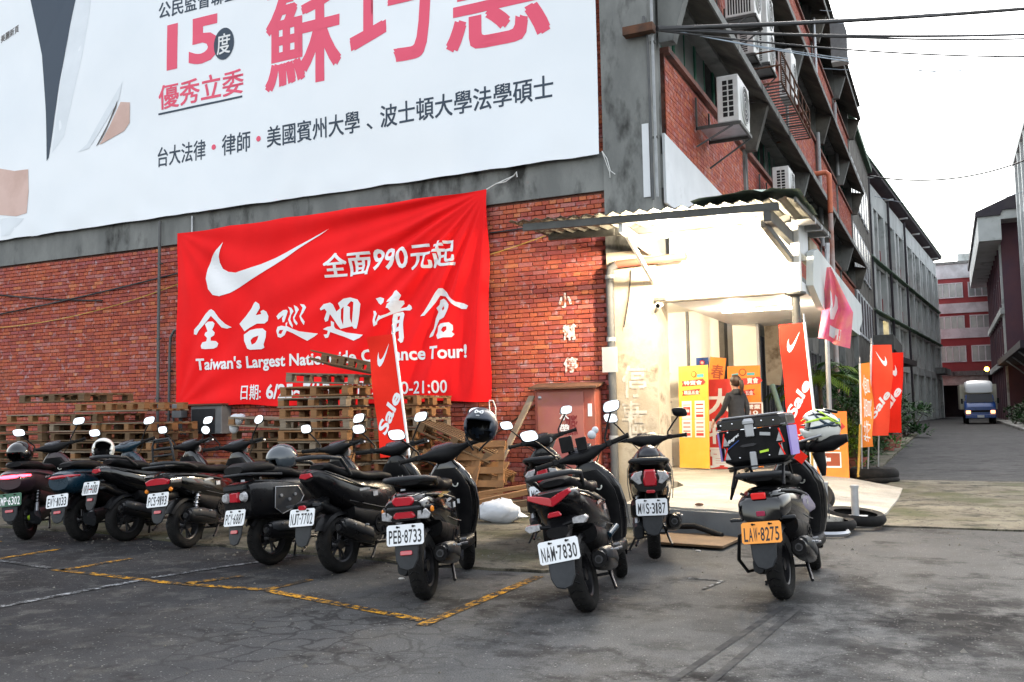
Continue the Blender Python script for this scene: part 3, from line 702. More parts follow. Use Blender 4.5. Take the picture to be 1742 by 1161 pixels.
# security camera
sc_ = thing('security_camera', 'small white security camera under the porch beam by the column', 'camera', (-3.62, 12.60, 2.80))
b_ = MB(); b_.box(-.07, .09, -.03, .06, .05, .09); b_.build('mount', M['beam_grey'], sc_)
b_ = MB(); b_.tube([(0, .08, 0), (0, -.07, -.03)], [.038, .042], 14); b_.build('housing', M['white_wall'], sc_, 40)
b_ = MB(); b_.tube([(0, -.071, -.03), (0, -.078, -.032)], .032, 14); b_.build('lens', M['gloss_black'], sc_, 40)
# ================================================================== BILLBOARD
bb = thing('billboard', 'huge white election billboard with pink lettering filling the upper wall', 'billboard')
BY = WY - .14
def bbf(x, z, off=0.0):
    e = min(1, max(0, 1 - (z - 5.05) / .5))
    return (x, BY - .03 * noise.noise(Vector((x * .5, z * .5, 1))) - .008 * noise.noise(Vector((x * 2.5 + z, z * 1.5 - x, 7))) * (1 + 2 * e) - .012 * e * abs(math.sin(x * 3.1 + 2 * noise.noise(Vector((x, 0, 0))))) - off, z)
mb = MB(); nx_, nz_ = 120, 40; vv = []
for j in range(nz_ + 1):
    for i in range(nx_ + 1):
        x = -21 + (16.55) * i / nx_; z0 = 5.06 + .010 * abs(math.sin(x * 2.1)) + .004 * math.sin(i * .9) + .01 * noise.noise(Vector((x * 3, 0, 0)));  z = z0 + (10.6 - z0) * (j / nz_) ** 1.3
        vv.append(bbf(x, z))
mb.add(vv, [(j * (nx_ + 1) + i, j * (nx_ + 1) + i + 1, (j + 1) * (nx_ + 1) + i + 1, (j + 1) * (nx_ + 1) + i) for j in range(nz_) for i in range(nx_)])
o = mb.build('sheet', M['vinyl'], bb, 60, recalc=False)
sd = MB(); sd.box(-21, -4.5, BY + .03, BY + .05, 5.12, 10.6); sd.build('backing_frame', M['steel'], bb)
def bbtext(txt, x0, x1, z0, z1, m, bold=.02, off=.022, rot=0, shear=0, name='lettering'):
    t0 = MB(); text_box(t0, txt, lambda a, b: (a, 0, b), x0, x1, z0, z1, bold, shear, rot)
    v, f = cut_grid([(q[0], q[2]) for q in t0.v], t0.f, .4); mb = MB(); ks = len(v)
    mb.add([bbf(a, b, .004 + (.008 if off > .025 else 0)) for a, b in v], f); mb.build(name, m, bb, recalc=False)
bbtext('蘇', -10.62, -9.05, 7.05, 9.05, M['ink_pink'], .028)
bbtext('巧', -8.80, -7.25, 7.10, 9.05, M['ink_pink'], .028)
bbtext('慧', -6.95, -5.22, 7.05, 9.05, M['ink_pink'], .028)
bbtext('15', -12.98, -11.72, 7.83, 8.72, M['ink_pink'], .035)
mb = MB(); mb.flat([(-11.61 + .235 * math.cos(a * PI / 14), 8.11 + .30 * math.sin(a * PI / 14)) for a in range(28)], lambda a, b: bbf(a, b, .007)); mb.build('disc', M['ink_navy'], bb, recalc=False)
bbtext('度', -11.76, -11.46, 7.92, 8.30, M['ink_white'], .02, .03)
bbtext('優秀立委', -13.18, -11.16, 7.12, 7.58, M['ink_pink'], .02)
mb = MB(); mb.add([bbf(-13.2 + 2.03 * i / 12, z + .01 * i / 12, .006) for i in range(13) for z in (7.025, 7.062)], [(2 * i, 2 * i + 1, 2 * i + 3, 2 * i + 2) for i in range(12)]); mb.build('underline', M['ink_navy'], bb, recalc=False)
bbtext('公民監督聯盟', -13.2, -11.3, 8.88, 9.2, M['ink_navy'], .02)
for t_, a, b_ in (('台大法律', -13.21, -12.03), ('律師', -11.63, -10.98), ('美國賓州大學', -10.60, -8.66), ('波士頓大學法學碩士', -8.24, -5.16)):
    bbtext(t_, a, b_, 6.03, 6.40, M['ink_navy'], .017)
bbtext('、', -8.52, -8.40, 6.04, 6.15, M['ink_navy'], .01)
for x in (-11.83, -10.79):
    mb = MB(); mb.flat([(x + .05 * math.cos(a * PI / 8), 6.22 + .05 * math.sin(a * PI / 8)) for a in range(16)], lambda a, b: bbf(a, b, .006)); mb.build('dot', M['ink_pink'], bb, recalc=False)
def bbpoly(name, pts, m, off=.022):
    v, f = cut_grid([(a, b) for a, b in pts], [tuple(range(len(pts)))] if False else [tuple(t) for t in tessellate_polygon([[Vector((a, b, 0)) for a, b in pts]])], .5)
    mb = MB(); mb.add([bbf(a, b, off - .016) for a, b in v], f); mb.build(name, m, bb, recalc=False)
# printed figure in a white jacket
bbpoly('printed_gap', [(-16.95, 10.5), (-15.3, 10.5), (-15.62, 9.3), (-15.95, 7.9), (-16.18, 6.62), (-16.24, 6.56), (-16.3, 7.6), (-16.45, 8.8)], M['ink_navy'])
bbpoly('printed_hand', [(-18.3, 6.75), (-17.7, 6.60), (-17.2, 6.48), (-16.78, 6.46), (-16.74, 6.0), (-16.78, 5.55), (-17.1, 5.52), (-17.6, 5.60), (-18.3, 5.62)], M['skin_print'])
bbpoly('printed_fold', [(-15.35, 6.62), (-15.1, 6.75), (-14.6, 7.35), (-14.15, 7.85), (-14.25, 7.5), (-14.75, 6.95), (-15.05, 6.65)], M['print_grey'])
bbpoly('printed_fold', [(-14.85, 6.66), (-14.55, 7.05), (-14.28, 7.5), (-14.32, 7.35), (-14.6, 6.92), (-14.78, 6.70)], M['print_dark'], .026)
bbpoly('printed_skin', [(-14.76, 6.68), (-14.5, 7.0), (-14.2, 7.45), (-13.95, 7.40), (-13.95, 7.0), (-14.1, 6.86)], M['skin_print'], .024)
bbpoly('printed_fold', [(-18.3, 5.5), (-17.3, 5.52), (-16.85, 5.45), (-17.3, 5.15), (-18.3, 5.12)], M['print_grey'], .02)
bbpoly('printed_fold', [(-15.4, 10.4), (-14.9, 10.4), (-15.25, 8.6), (-15.75, 7.0), (-16.1, 6.7), (-15.85, 8.2)], M['print_grey'], .018)
bbtext('美麗新頁', -17.74, -17.18, 9.30, 9.46, M['print_dark'], .02, rot=.25)
# cord at the corner of the billboard
mb = MB(); mb.tube([(-4.40, WY - .16, 5.10), (-4.33, WY - .15, 4.98), (-4.29, WY - .13, 4.80), (-4.22, WY - .12, 4.74)], .007, 6); mb.tube([(-4.40, WY - .16, 5.10), (-4.34, WY - .14, 4.9), (-4.30, WY - .13, 4.78), (-4.30, WY - .12, 4.70)], .006, 6)
tag(mb.build('cord', M['rope'], None, 60), 'frayed white cord dangling from the lower right corner of the billboard', 'cord')

# ================================================================== RED BANNER
BNY = 12.60
rb = thing('red_banner', 'big red sale banner with white tick mark and brush lettering on the brick wall', 'banner')
def wr(x, z):
    u = (x + 12.68) / 6.38; v = (z - 1.5) / 3.27
    f = 0
    # folds fanning out of the top right corner
    dx, dz = (-6.3 - x), (4.77 - z); a = math.atan2(dz, dx + 1e-6); r_ = math.hypot(dx, dz)
    f += .020 * math.exp(-((r_ - 2.0) / 2.4) ** 2) * (math.sin(a * 26 + .6) + .6 * math.sin(a * 43)) * min(1, r_)
    dx, dz = (x + 12.68), (z - 1.5); a = math.atan2(dz, dx + 1e-6); r_ = math.hypot(dx, dz)
    f += .011 * math.exp(-((r_ - 1.2) / 1.7) ** 2) * math.sin(a * 14) * min(1, r_)
    dx, dz = (x + 12.68), (4.73 - z); a = math.atan2(dz, dx + 1e-6); r_ = math.hypot(dx, dz)
    f += .009 * math.exp(-((r_ - 1.5) / 1.8) ** 2) * math.sin(a * 15 + 1) * min(1, r_)
    f += .022 * noise.noise(Vector((x * .8 + z * .5, z * .45 - x * .2, 0))) + .010 * noise.noise(Vector((x * 2.2 - z, z * 1.1, 4)))
    f += .014 * math.exp(-v * 16) * math.sin(x * 7 + 1.5 * math.sin(x * 2))
    return f * 1.7
def bnf(x, z, off=0.0):
    return (x, BNY - .03 - wr(x, z) - off, z)
def edge_z(x, top):
    u = (x + 12.68) / 6.38
    if top: return 4.72 + .05 * u + .035 * math.sin(PI * u) * 0 - .02 * abs(math.sin(u * PI * 5)) 
    return 1.53 - .05 * u + .02 * math.sin(u * 9) + .012 * math.sin(u * 31)
mb = MB(); nx_, nz_ = 260, 130; vv = []
for j in range(nz_ + 1):
    for i in range(nx_ + 1):
        u = i / nx_; v = j / nz_; x = -12.68 + 6.38 * u + (.012 * math.sin(v * 12) if i in (0, nx_) else 0)
        z = edge_z(x, False) * (1 - v) + edge_z(x, True) * v; vv.append(bnf(x, z))
mb.add(vv, [(j * (nx_ + 1) + i, j * (nx_ + 1) + i + 1, (j + 1) * (nx_ + 1) + i + 1, (j + 1) * (nx_ + 1) + i) for j in range(nz_) for i in range(nx_)])
mb.build('cloth', M['red_cloth'], rb, 80, recalc=False)
BRUSH=[[[[-9.298,4.456],[-9.69,4.305],[-10.077,4.177],[-10.427,4.057],[-10.738,3.97],[-11.055,3.907],[-11.284,3.872],[-11.47,3.905],[-11.611,3.972],[-11.682,4.088],[-11.692,4.199],[-11.66,4.324],[-11.605,4.455],[-11.755,4.315],[-11.873,4.178],[-11.952,4.0],[-11.989,3.819],[-11.939,3.631],[-11.819,3.512],[-11.654,3.479],[-11.42,3.52],[-11.19,3.611],[-10.827,3.763],[-10.515,3.897],[-10.207,4.037],[-9.904,4.178],[-9.479,4.364]]],[[[-12.255,2.832],[-12.25,2.913],[-12.145,2.998],[-12.002,3.181],[-11.924,3.246],[-11.872,3.263],[-11.794,3.224],[-11.676,3.1],[-11.521,2.972],[-11.393,2.909],[-11.495,2.891],[-11.61,2.917],[-11.727,3.034],[-11.871,3.142],[-12.014,3.0],[-12.144,2.887],[-12.196,2.813]]],[[[-12.0,2.999],[-11.935,3.04],[-11.818,3.037],[-11.766,2.996],[-11.783,2.947],[-11.817,2.889],[-11.757,2.835],[-11.772,2.786],[-11.841,2.75],[-11.841,2.69],[-11.737,2.681],[-11.693,2.633],[-11.723,2.575],[-11.788,2.548],[-11.957,2.546],[-12.035,2.559],[-12.057,2.61],[-12.023,2.669],[-11.932,2.685],[-11.919,2.744],[-11.985,2.798],[-11.973,2.841],[-11.921,2.864],[-11.961,2.937]]],[[[-11.211,2.958],[-11.066,3.083],[-10.942,3.212],[-10.88,3.306],[-10.843,3.327],[-10.757,3.279],[-10.744,3.209],[-10.842,3.089],[-10.719,3.1],[-10.732,3.15],[-10.67,3.171],[-10.597,3.132],[-10.56,3.052],[-10.572,2.975],[-10.645,2.931],[-10.817,2.941],[-10.965,2.881],[-11.09,2.819]]],[[[-11.102,2.761],[-10.965,2.832],[-10.817,2.853],[-10.681,2.849],[-10.596,2.792],[-10.6,2.686],[-10.649,2.562],[-10.632,2.513],[-10.692,2.487],[-10.951,2.489],[-11.013,2.512],[-11.089,2.652]],[[-10.944,2.655],[-10.89,2.701],[-10.767,2.729],[-10.791,2.657],[-10.84,2.601],[-10.914,2.575]]],[[[-10.378,3.04],[-10.33,3.086],[-10.234,3.137],[-10.163,3.139],[-10.134,3.112],[-10.162,3.027],[-10.198,2.933],[-10.234,2.926],[-10.253,2.994],[-10.222,3.05],[-10.294,3.006],[-10.342,2.98]]],[[[-10.167,2.903],[-10.127,2.929],[-10.139,2.857],[-10.044,2.813],[-9.879,2.753],[-9.715,2.725],[-9.508,2.695],[-9.577,2.652],[-9.727,2.584],[-9.855,2.647],[-10.02,2.732],[-10.138,2.777],[-10.186,2.703],[-10.27,2.663],[-10.33,2.681],[-10.366,2.789],[-10.342,2.855],[-10.258,2.87],[-10.162,2.851]],[[-10.318,2.738],[-10.294,2.795],[-10.21,2.796],[-10.258,2.726]]],[[[-10.127,3.188],[-10.056,3.164],[-10.008,3.104],[-10.055,3.04],[-10.067,2.964],[-10.001,2.855],[-10.015,2.817],[-10.079,2.888],[-10.115,2.967],[-10.079,3.06],[-10.091,3.128]]],[[[-10.008,3.209],[-9.937,3.176],[-9.89,3.125],[-9.937,3.051],[-9.973,2.977],[-9.897,2.887],[-9.926,2.856],[-9.985,2.921],[-10.008,2.998],[-9.961,3.082]]],[[[-9.878,3.219],[-9.785,3.203],[-9.733,3.153],[-9.785,3.061],[-9.832,3.007],[-9.75,2.907],[-9.773,2.851],[-9.832,2.931],[-9.867,3.009],[-9.832,3.083],[-9.813,3.148]]],[[[-9.433,3.105],[-9.357,3.175],[-9.221,3.194],[-9.164,3.162],[-9.109,3.037],[-9.03,3.088],[-9.063,3.174],[-8.951,3.241],[-8.828,3.254],[-8.696,3.214],[-8.641,3.136],[-8.664,3.027],[-8.732,2.736],[-8.787,2.739],[-8.82,2.782],[-9.009,2.752],[-9.043,2.744],[-9.098,2.812],[-9.154,2.89],[-9.244,3.008],[-9.29,2.898],[-9.347,2.883],[-9.365,2.931],[-9.301,3.049],[-9.335,3.098],[-9.415,3.075]],[[-9.016,3.068],[-8.962,3.111],[-8.975,2.917],[-8.991,2.806],[-9.026,2.92]],[[-8.896,3.125],[-8.817,3.194],[-8.773,3.173],[-8.785,3.035],[-8.826,2.825],[-8.852,2.909],[-8.84,3.094]]],[[[-9.233,2.895],[-9.166,2.863],[-9.17,2.798],[-9.144,2.759],[-8.942,2.683],[-8.765,2.655],[-8.568,2.621],[-8.634,2.575],[-8.766,2.536],[-8.943,2.6],[-9.189,2.687],[-9.252,2.709],[-9.302,2.619],[-9.359,2.612],[-9.393,2.67],[-9.32,2.676],[-9.302,2.731],[-9.404,2.764],[-9.313,2.797],[-9.234,2.802]]],[[[-8.362,3.209],[-8.28,3.227],[-8.205,3.198],[-8.206,3.134],[-8.256,3.097],[-8.313,3.132]]],[[[-8.407,3.007],[-8.358,3.004],[-8.304,2.949],[-8.331,2.86],[-8.316,2.813],[-8.257,2.928],[-8.229,2.908],[-8.112,2.937],[-8.048,2.969],[-8.079,3.026],[-8.122,3.037],[-8.1,3.1],[-8.036,3.131],[-8.127,3.129],[-8.11,3.164],[-8.013,3.239],[-7.992,3.301],[-7.949,3.316],[-7.876,3.265],[-7.845,3.218],[-7.898,3.14],[-7.825,3.135],[-7.825,3.09],[-7.9,3.014],[-7.795,3.034],[-7.752,3.076],[-7.701,3.046],[-7.674,2.999],[-7.712,2.971],[-7.837,2.983],[-7.963,2.955],[-8.112,2.901],[-8.241,2.854],[-8.284,2.82],[-8.295,2.776],[-8.36,2.746],[-8.38,2.844],[-8.373,2.935]]],[[[-8.016,2.931],[-7.963,2.949],[-7.858,2.961],[-7.827,2.919],[-7.839,2.794],[-7.815,2.542],[-7.832,2.471],[-7.874,2.455],[-7.936,2.512],[-7.905,2.537],[-7.914,2.655],[-7.977,2.64],[-8.0,2.515],[-8.074,2.483],[-8.061,2.681],[-8.049,2.843]],[[-7.954,2.887],[-7.911,2.899],[-7.923,2.835],[-7.961,2.828]],[[-7.969,2.775],[-7.919,2.786],[-7.924,2.727],[-7.97,2.708]]],[[[-7.507,2.863],[-7.434,2.93],[-7.341,3.048],[-7.217,3.217],[-7.155,3.28],[-7.095,3.279],[-6.996,3.148],[-6.859,3.051],[-6.721,3.015],[-6.653,2.976],[-6.684,2.926],[-6.762,2.931],[-6.88,2.991],[-6.997,3.087],[-7.076,3.154],[-7.147,3.168],[-7.229,3.059],[-7.342,2.942],[-7.425,2.867]]],[[[-7.158,3.098],[-7.107,3.121],[-7.057,3.082],[-6.979,3.015],[-6.989,2.954],[-7.041,2.87],[-7.081,2.82],[-7.202,2.792],[-7.254,2.689],[-7.317,2.542],[-7.388,2.52],[-7.367,2.572],[-7.305,2.657],[-7.263,2.813],[-7.211,2.916],[-7.23,2.979],[-7.179,3.029]],[[-7.149,2.974],[-7.109,3.008],[-7.099,2.962],[-7.14,2.933]]],[[[-7.214,2.687],[-7.163,2.728],[-6.983,2.735],[-6.924,2.688],[-6.921,2.618],[-6.945,2.584],[-6.896,2.546],[-6.947,2.502],[-7.086,2.504],[-7.187,2.483],[-7.236,2.547],[-7.205,2.598]],[[-7.124,2.62],[-7.084,2.67],[-7.023,2.676],[-7.024,2.623],[-7.075,2.582]]]]
def on_banner(name, loops2d_faces, off=.005):
    v, f = loops2d_faces; v, f = cut_grid(v, f, .07); mb = MB(); mb.add([bnf(a, b, off) for a, b in v], f); return mb.build(name, M['cloth_white'], rb, recalc=False)
def bntext(txt, x0, x1, z0, z1, bold=.02, name='lettering', shear=0):
    v, f, (a0, a1, b0, b1) = glyphs(txt, bold); cjk = any(ord(c) > 0x2E80 for c in txt); bw = bold * (x1 - x0) / len(txt) * .8
    for k, (sx, sy) in enumerate(((-1, -.7), (1, -.7), (0, 0), (-1, .7), (1, .7)) if cjk else ((0, 0),)):
        v2 = [(x0 + sx * bw + (x1 - x0) * (x - a0) / (a1 - a0), z0 + sy * bw + (z1 - z0) * (y - b0) / (b1 - b0)) for x, y in v]; on_banner(name, (v2, f), .012 + .0004 * k)
for i, sh_ in enumerate(BRUSH):
    flat = [tuple(q) for l in sh_ for q in l]
    tri = tessellate_polygon([[Vector((a, b, 0)) for a, b in l] for l in sh_])
    on_banner('tick_mark' if i == 0 else 'brush_stroke', (flat, [tuple(t) for t in tri]), .010 + .0006 * (i % 3))
bntext('全面', -9.36, -8.47, 3.62, 4.02, .03); bntext('990', -8.42, -7.74, 3.66, 4.02, .022); bntext('元起', -7.68, -6.87, 3.62, 4.04, .03)
bntext("Taiwan's Largest Nationwide Clearance Tour!", -12.17, -6.70, 2.11, 2.39, .028)
bntext('日期:', -11.15, -10.72, 1.62, 1.88, .03); bntext('6/25~7/13', -10.6, -9.25, 1.62, 1.88, .03); bntext('時間:11:00-21:00', -9.0, -7.05, 1.62, 1.88, .03)
mb = MB(); mb.tube([(-6.30, BNY - .04, 4.76), (-6.15, BNY + .0, 4.84), (-5.86, BNY + .02, 4.93), (-5.80, BNY, 4.98), (-5.79, BNY, 4.9)], .010, 6); mb.tube([(-6.15, BNY, 4.84), (-5.98, BNY - .01, 4.85), (-5.85, BNY, 4.93)], .008, 6); mb.build('tie_cord', M['rope'], rb, 60)
mb = MB(); mb.tube([(-6.31, BNY - .04, 1.50), (-6.24, BNY - .05, 1.50), (-6.20, BNY - .05, 1.40), (-6.20, BNY - .05, 1.22)], .011, 6); mb.tube([(-6.31, BNY - .04, 1.49), (-6.30, BNY - .05, 1.2), (-6.28, BNY - .05, .95), (-6.32, BNY - .05, .84), (-6.26, BNY - .05, .80)], .011, 6); mb.build('tie_cord', M['rope'], rb, 60)

# ================================================================== pipes, boxes and wires on the wall
def pipe(name, label, pts, r_, m, cat='pipe', clips=()):
    t_ = thing(name, label, cat); mb = MB(); mb.tube(pts, r_, 10); mb.build('tube', m, t_, 50)
    for c in clips: b_ = MB(); b_.cbox(c[0], c[1], c[2], r_ * 3.4, r_ * 2.2, .03); b_.build('clip', M['beam_grey'], t_)
    return t_
PY = WY - .07
pipe('conduit', 'tall dark conduit running down the brick left of the red banner', [(-13.15, PY - .05, 5.0), (-13.155, PY - .05, 3.0), (-13.17, PY - .03, .4)], .028, M['pvc_dark'], 'conduit', [(-13.15, PY - .04, 4.2), (-13.16, PY - .04, 2.8), (-13.17, PY - .03, 1.7)])
pipe('conduit', 'bent conduit rising to the left edge of the red banner', [(-12.93, PY, .9), (-12.92, PY, 2.6), (-12.90, PY, 2.82), (-12.82, PY, 2.93), (-12.7, PY, 2.97), (-12.5, PY, 2.97)], .025, M['pvc_dark'], 'conduit', [(-12.92, PY, 2.2), (-12.93, PY, 1.4)])
pipe('downpipe', 'thin pale pipe coming out under the billboard beside the banner', [(-12.38, WY - .09, 5.02), (-12.38, WY - .09, 4.72)], .018, M['steel'])
pipe('downpipe', 'thin pale pipe below the lower left corner of the red banner', [(-12.35, WY - .08, 1.6), (-12.35, WY - .08, .3)], .018, M['steel'])
pipe('rain_pipe', 'thin white pipe running up the corner of the building', [(-3.60, WY - .13, 4.33), (-3.60, WY - .13, 9.8)], .022, M['pvc'], 'pipe', [(-3.60, WY - .12, z) for z in (5.2, 6.6, 8.2)])
pipe('conduit', 'dark cable duct beside the thin white pipe at the corner', [(-3.66, WY - .13, 4.3), (-3.67, WY - .13, 6.6), (-3.72, WY - .14, 7.0)], .02, M['pvc_dark'], 'conduit')
# drain pipe at the column
dp = thing('drain_pipe', 'old grey and rust red drain pipe with an elbow on the plastered column', 'pipe')
mb = MB(); mb.tube([(-4.33, WY - .17, .05), (-4.33, WY - .17, 3.25), (-4.31, WY - .17, 3.36), (-4.22, WY - .17, 3.41)], .058, 14); mb.build('upright', M['pvc_dark'], dp, 50)
mb = MB(); mb.tube([(-4.22, WY - .17, 3.41), (-3.2, WY - .17, 3.44)], .055, 14); mb.build('crosspipe', M['rust_paint'], dp, 50)
for z in (.9, 2.3, 3.2): mb = MB(); mb.tube([(-4.33, WY - .17, z), (-4.33, WY - .17, z + .06)], .068, 14); mb.build('collar', M['pvc'], dp, 50)
mb = MB(); mb.box(-4.45, -4.22, WY - .245, WY - .238, 1.86, 2.22); tag(mb.build('plastic_sleeve', mat('clear_plastic', (.6, .62, .62), rough=.25, alpha=.45), None), 'clear plastic sleeve taped round the drain pipe on the column', 'sleeve')
# wires
def wire(label, pts, r_=.012, m='cable', cat='cable', name='cable'):
    mb = MB(); mb.tube(pts, r_, 6); return tag(mb.build(name, M[m], None, 60), label, cat)
def sagged(a, b_, sag, n=24):
    a, b_ = Vector(a), Vector(b_); return [a.lerp(b_, i / n) - Vector((0, 0, sag * 4 * (i / n) * (1 - i / n))) for i in range(n + 1)]
wire('dark wire sagging across the brick at the far left, crossing another', sagged((-19, WY - .05, 4.15), (-14.7, WY - .05, 3.62), .05), .016)
wire('dark wire strung flat along the brick to the banner edge', sagged((-19, WY - .06, 3.45), (-12.7, WY - .06, 4.0), .04), .016)
wire('thin ochre wire drooping along the brick wall left of the banner', sagged((-19, WY - .08, 3.3), (-12.7, WY - .06, 3.8), .22), .009, 'bamboo')
wire('black wire along the brick from the banner to the canopy beam', sagged((-6.3, WY - .05, 4.10), (-4.9, WY - .05, 4.18), .02), .013)
wire('ochre wire rising from the banner to the canopy', sagged((-6.3, WY - .06, 3.76), (-4.85, WY - .06, 4.10), .02), .009, 'bamboo')
wire('rusty brace rod slanting up the brick to the cabinet', [(-6.35, WY - .04, .95), (-5.55, WY - .04, 1.45)], .012, 'rust', 'rod', 'rod')
wire('loose black wire hanging across the plastered column', [(-4.02, WY - .13, 3.32), (-4.06, WY - .13, 2.95), (-4.15, WY - .13, 2.5)], .009)
# meter box and small junction box
mx_ = thing('meter_box', 'grey metal meter box on the brick under the red banner', 'meter box', (-11.85, WY - .14, 1.28))
b_ = MB(); b_.box(-.35, .36, -.13, .12, -.24, .26); b_.build('case', M['grey_box'], mx_, bevel=.01)
b_ = MB(); b_.box(-.32, .22, -.145, -.133, -.22, .2); b_.build('door', M['dark_grey'], mx_, bevel=.004)
b_ = MB(); b_.box(-.39, .42, -.19, .12, .262, .29); b_.build('hood', M['rust'], mx_)
jb = thing('junction_box', 'small grey junction box with bent conduits left of the meter box', 'junction box', (-12.60, WY - .12, 1.45))
b_ = MB(); b_.box(-.13, .10, -.08, .08, -.12, .13); b_.build('case', M['grey_box'], jb, bevel=.008)
for dx in (-.28, .02, .09):
    b_ = MB(); b_.tube([(dx * .5 - .02, 0, -.12), (dx * .5 - .02, 0, -.28), (dx * .8, 0, -.4), (dx * 1.4, .02, -.42)], .02, 8); b_.build('conduit', M['pvc_dark'], jb, 60)
# hose cabinet
hc = thing('hose_cabinet', 'rusty red fire hose cabinet with a sloping hood, standing at the brick wall', 'cabinet', (-5.02, 12.55, 0))
b_ = MB(); b_.box(-.47, .47, -.14, .13, .40, 1.64); b_.build('case', M['rust_paint'], hc, bevel=.008)
b_ = MB(); b_.box(-.42, .30, -.158, -.143, .46, 1.60); b_.build('door', mat('faded_red_door', (.30, .09, .085), (.34, .12, .09), 2, .5, bump=.1, c3=(.28, .10, .03), s3=1.5), hc, bevel=.004)
b_ = MB(); b_.prism([(-.24, 1.64), (.13, 1.71), (.13, 1.74), (-.24, 1.67)], -.53, .53, axes='YZ'); b_.build('hood', M['rust'], hc)
b_ = MB(); b_.box(.36, .42, -.147, -.142, 1.24, 1.42); b_.build('paper_slip', M['ink_white'], hc)
b_ = MB()
for i, ch in enumerate('水帶箱'): text_box(b_, ch, lambda a, b: (a, -.163, b), -.07, .07, 1.19 - i * .20, 1.33 - i * .20, .03)
b_.build('lettering', M['ink_white'], hc, recalc=False)
b_ = MB(); text_box(b_, '消防', lambda a, b: (.36 - a, -.163, b), .16, .36, .98, 1.26, .05); b_.build('stencil_mark', mat('oxide_ink', (.18, .012, .015), rough=.6), hc, recalc=False)
b_ = MB(); b_.lathe([(.03, 0), (.02, .012), (.001, .014)], 'Y', n=10); o = b_.build('bolt_head', M['steel'], hc, 50); o.location = (-.38, -.162, 1.52); o.scale = (1, -1, 1)
# painted words on brick and column
def painted(txt, x0, x1, z0, z1, y, label, m='ink_white', bold=.03):
    mb = MB(); text_box(mb, txt, lambda a, b: (a, y - .0015 * math.sin(b * 40), b), x0, x1, z0, z1, bold); return mb.build('painted_word', M[m], wh, recalc=False)
M['worn_white'] = mat('worn_white_paint', (.74, .72, .68), (.40, .12, .07), 16, .9, world=True, mix=(.47, .6))
painted('小', -5.19, -4.99, 2.86, 3.07, WY - .024, '', 'worn_white', .05); painted('幫', -5.13, -4.93, 2.37, 2.60, WY - .024, '', 'worn_white', .04); painted('停', -5.13, -4.92, 1.89, 2.11, WY - .024, '', 'worn_white', .04)
M['pale_word'] = mat('pale_column_paint', (.56, .52, .45), (.40, .34, .26), 9, .9, world=True, mix=(.42, .6))
painted('停', -4.20, -3.86, 1.50, 1.95, WY - .100, '', 'pale_word', .03); painted('車', -4.22, -3.95, 1.12, 1.44, WY - .100, '', 'pale_word', .03); painted('區', -4.12, -3.85, .92, 1.30, WY - .101, '', 'pale_word', .04)

# ================================================================== AIR CONDITIONERS on the street side
def ac_unit(label, loc, sy, sz, sx=.36, tall=False, grille='grid', rack=True):
    t_ = thing('air_conditioner', label, 'air conditioner', loc, 0, 'outdoor air conditioning units on the street side')
    b_ = MB(); b_.box(0, sx, 0, sy, 0, sz); b_.build('case', M['ac_white'], t_, bevel=.012)
    # end grille, facing the camera
    if grille == 'grid':
        h_ = MB()
        for i in range(2):
            for j in range(7): x = .10 + i * .10; z = .09 + j * (sz - .16) / 7; h_.box(x, x + .075, -.004, .002, z, z + (sz - .16) / 7 - .02)
        h_.build('side_grille', M['dark_hole'], t_)
    elif grille == 'slots':
        h_ = MB(); k = int(sz / .045)
        for j in range(k - 2): z = .05 + j * .045; h_.box(.06, sx - .13, -.004, .002, z, z + .025)
        h_.build('side_grille', M['dark_hole'], t_)
    else:
        h_ = MB()
        for j in range(9): x = .05 + j * (sx - .1) / 9; h_.box(x, x + (sx - .1) / 16, -.004, .002, .05, sz - .06)
        h_.build('side_grille', M['dark_hole'], t_)
    nf = 2 if tall else 1
    for k in range(nf):
        cz = sz * (k + .5) / nf; r_ = min(sy, sz / nf) * .40
        f = MB(); f.lathe([(r_ * 1.06, 0), (r_ * 1.06, .022), (r_, .022), (r_, .004)], 'X', (sx, sy * .55, cz), 24); f.build('fan_ring', M['ac_white'], t_, 40)
        f = MB(); f.lathe([(r_, .006), (.001, .006)], 'X', (sx, sy * .55, cz), 24); 
        fo = f.build('fan', M['dark_grey'], t_)
        for q_ in range(7): f = None
        f = MB()
        for q_ in range(4):
            rr_ = r_ * (q_ + 1) / 4.4; f.tube([(sx + .02, sy * .55 + rr_ * math.cos(a * PI / 12), cz + rr_ * math.sin(a * PI / 12)) for a in range(25)], .004, 5)
        f.build('guard', M['ac_white'], t_)
    if rack:
        f = MB(); bx = FX - loc[0] + .03
        f.box(bx, sx + .03, -.02, .02, -.06, -.01); f.box(bx, sx + .03, sy - .02, sy + .02, -.06, -.01); f.box(sx - .01, sx + .03, .02, sy - .02, -.06, -.01)
        f.box(bx, bx + .03, -.02, .02, -.06, .5); f.box(bx, bx + .03, sy - .02, sy + .02, -.06, .5)
        f.build('rack', M['beam_grey'], t_); f = MB(); f.box(bx + .04, sx, 0, sy, -.009, -.003); f.build('drip_tray', M['steel'], t_)
        f = MB(); f.tube([(bx, sy, -.5), (sx, sy, -.06)], .018, 6); f.tube([(bx, 0, -.35), (sx * .7, 0, -.06)], .018, 6); f.build('prop', M['pvc_dark'], t_)
    return t_
ac_unit('large white air conditioner on a tray above the canopy, nearest to the corner', (FX + .40, 15.25, 6.10), .95, .80)
ac_unit('white air conditioner just above the canopy roof, beyond the first one', (FX + .33, 21.1, 6.12), .9, .62, rack=True)
ac_unit('window air conditioner with an upright grille high on the third floor', (FX + .20, 17.2, 8.72), .7, .9, .55, grille='bars')
ac_unit('tall slotted double air conditioner on the third floor railing', (FX + .12, 19.9, 8.75), .9, 1.65, .42, True, 'slots')
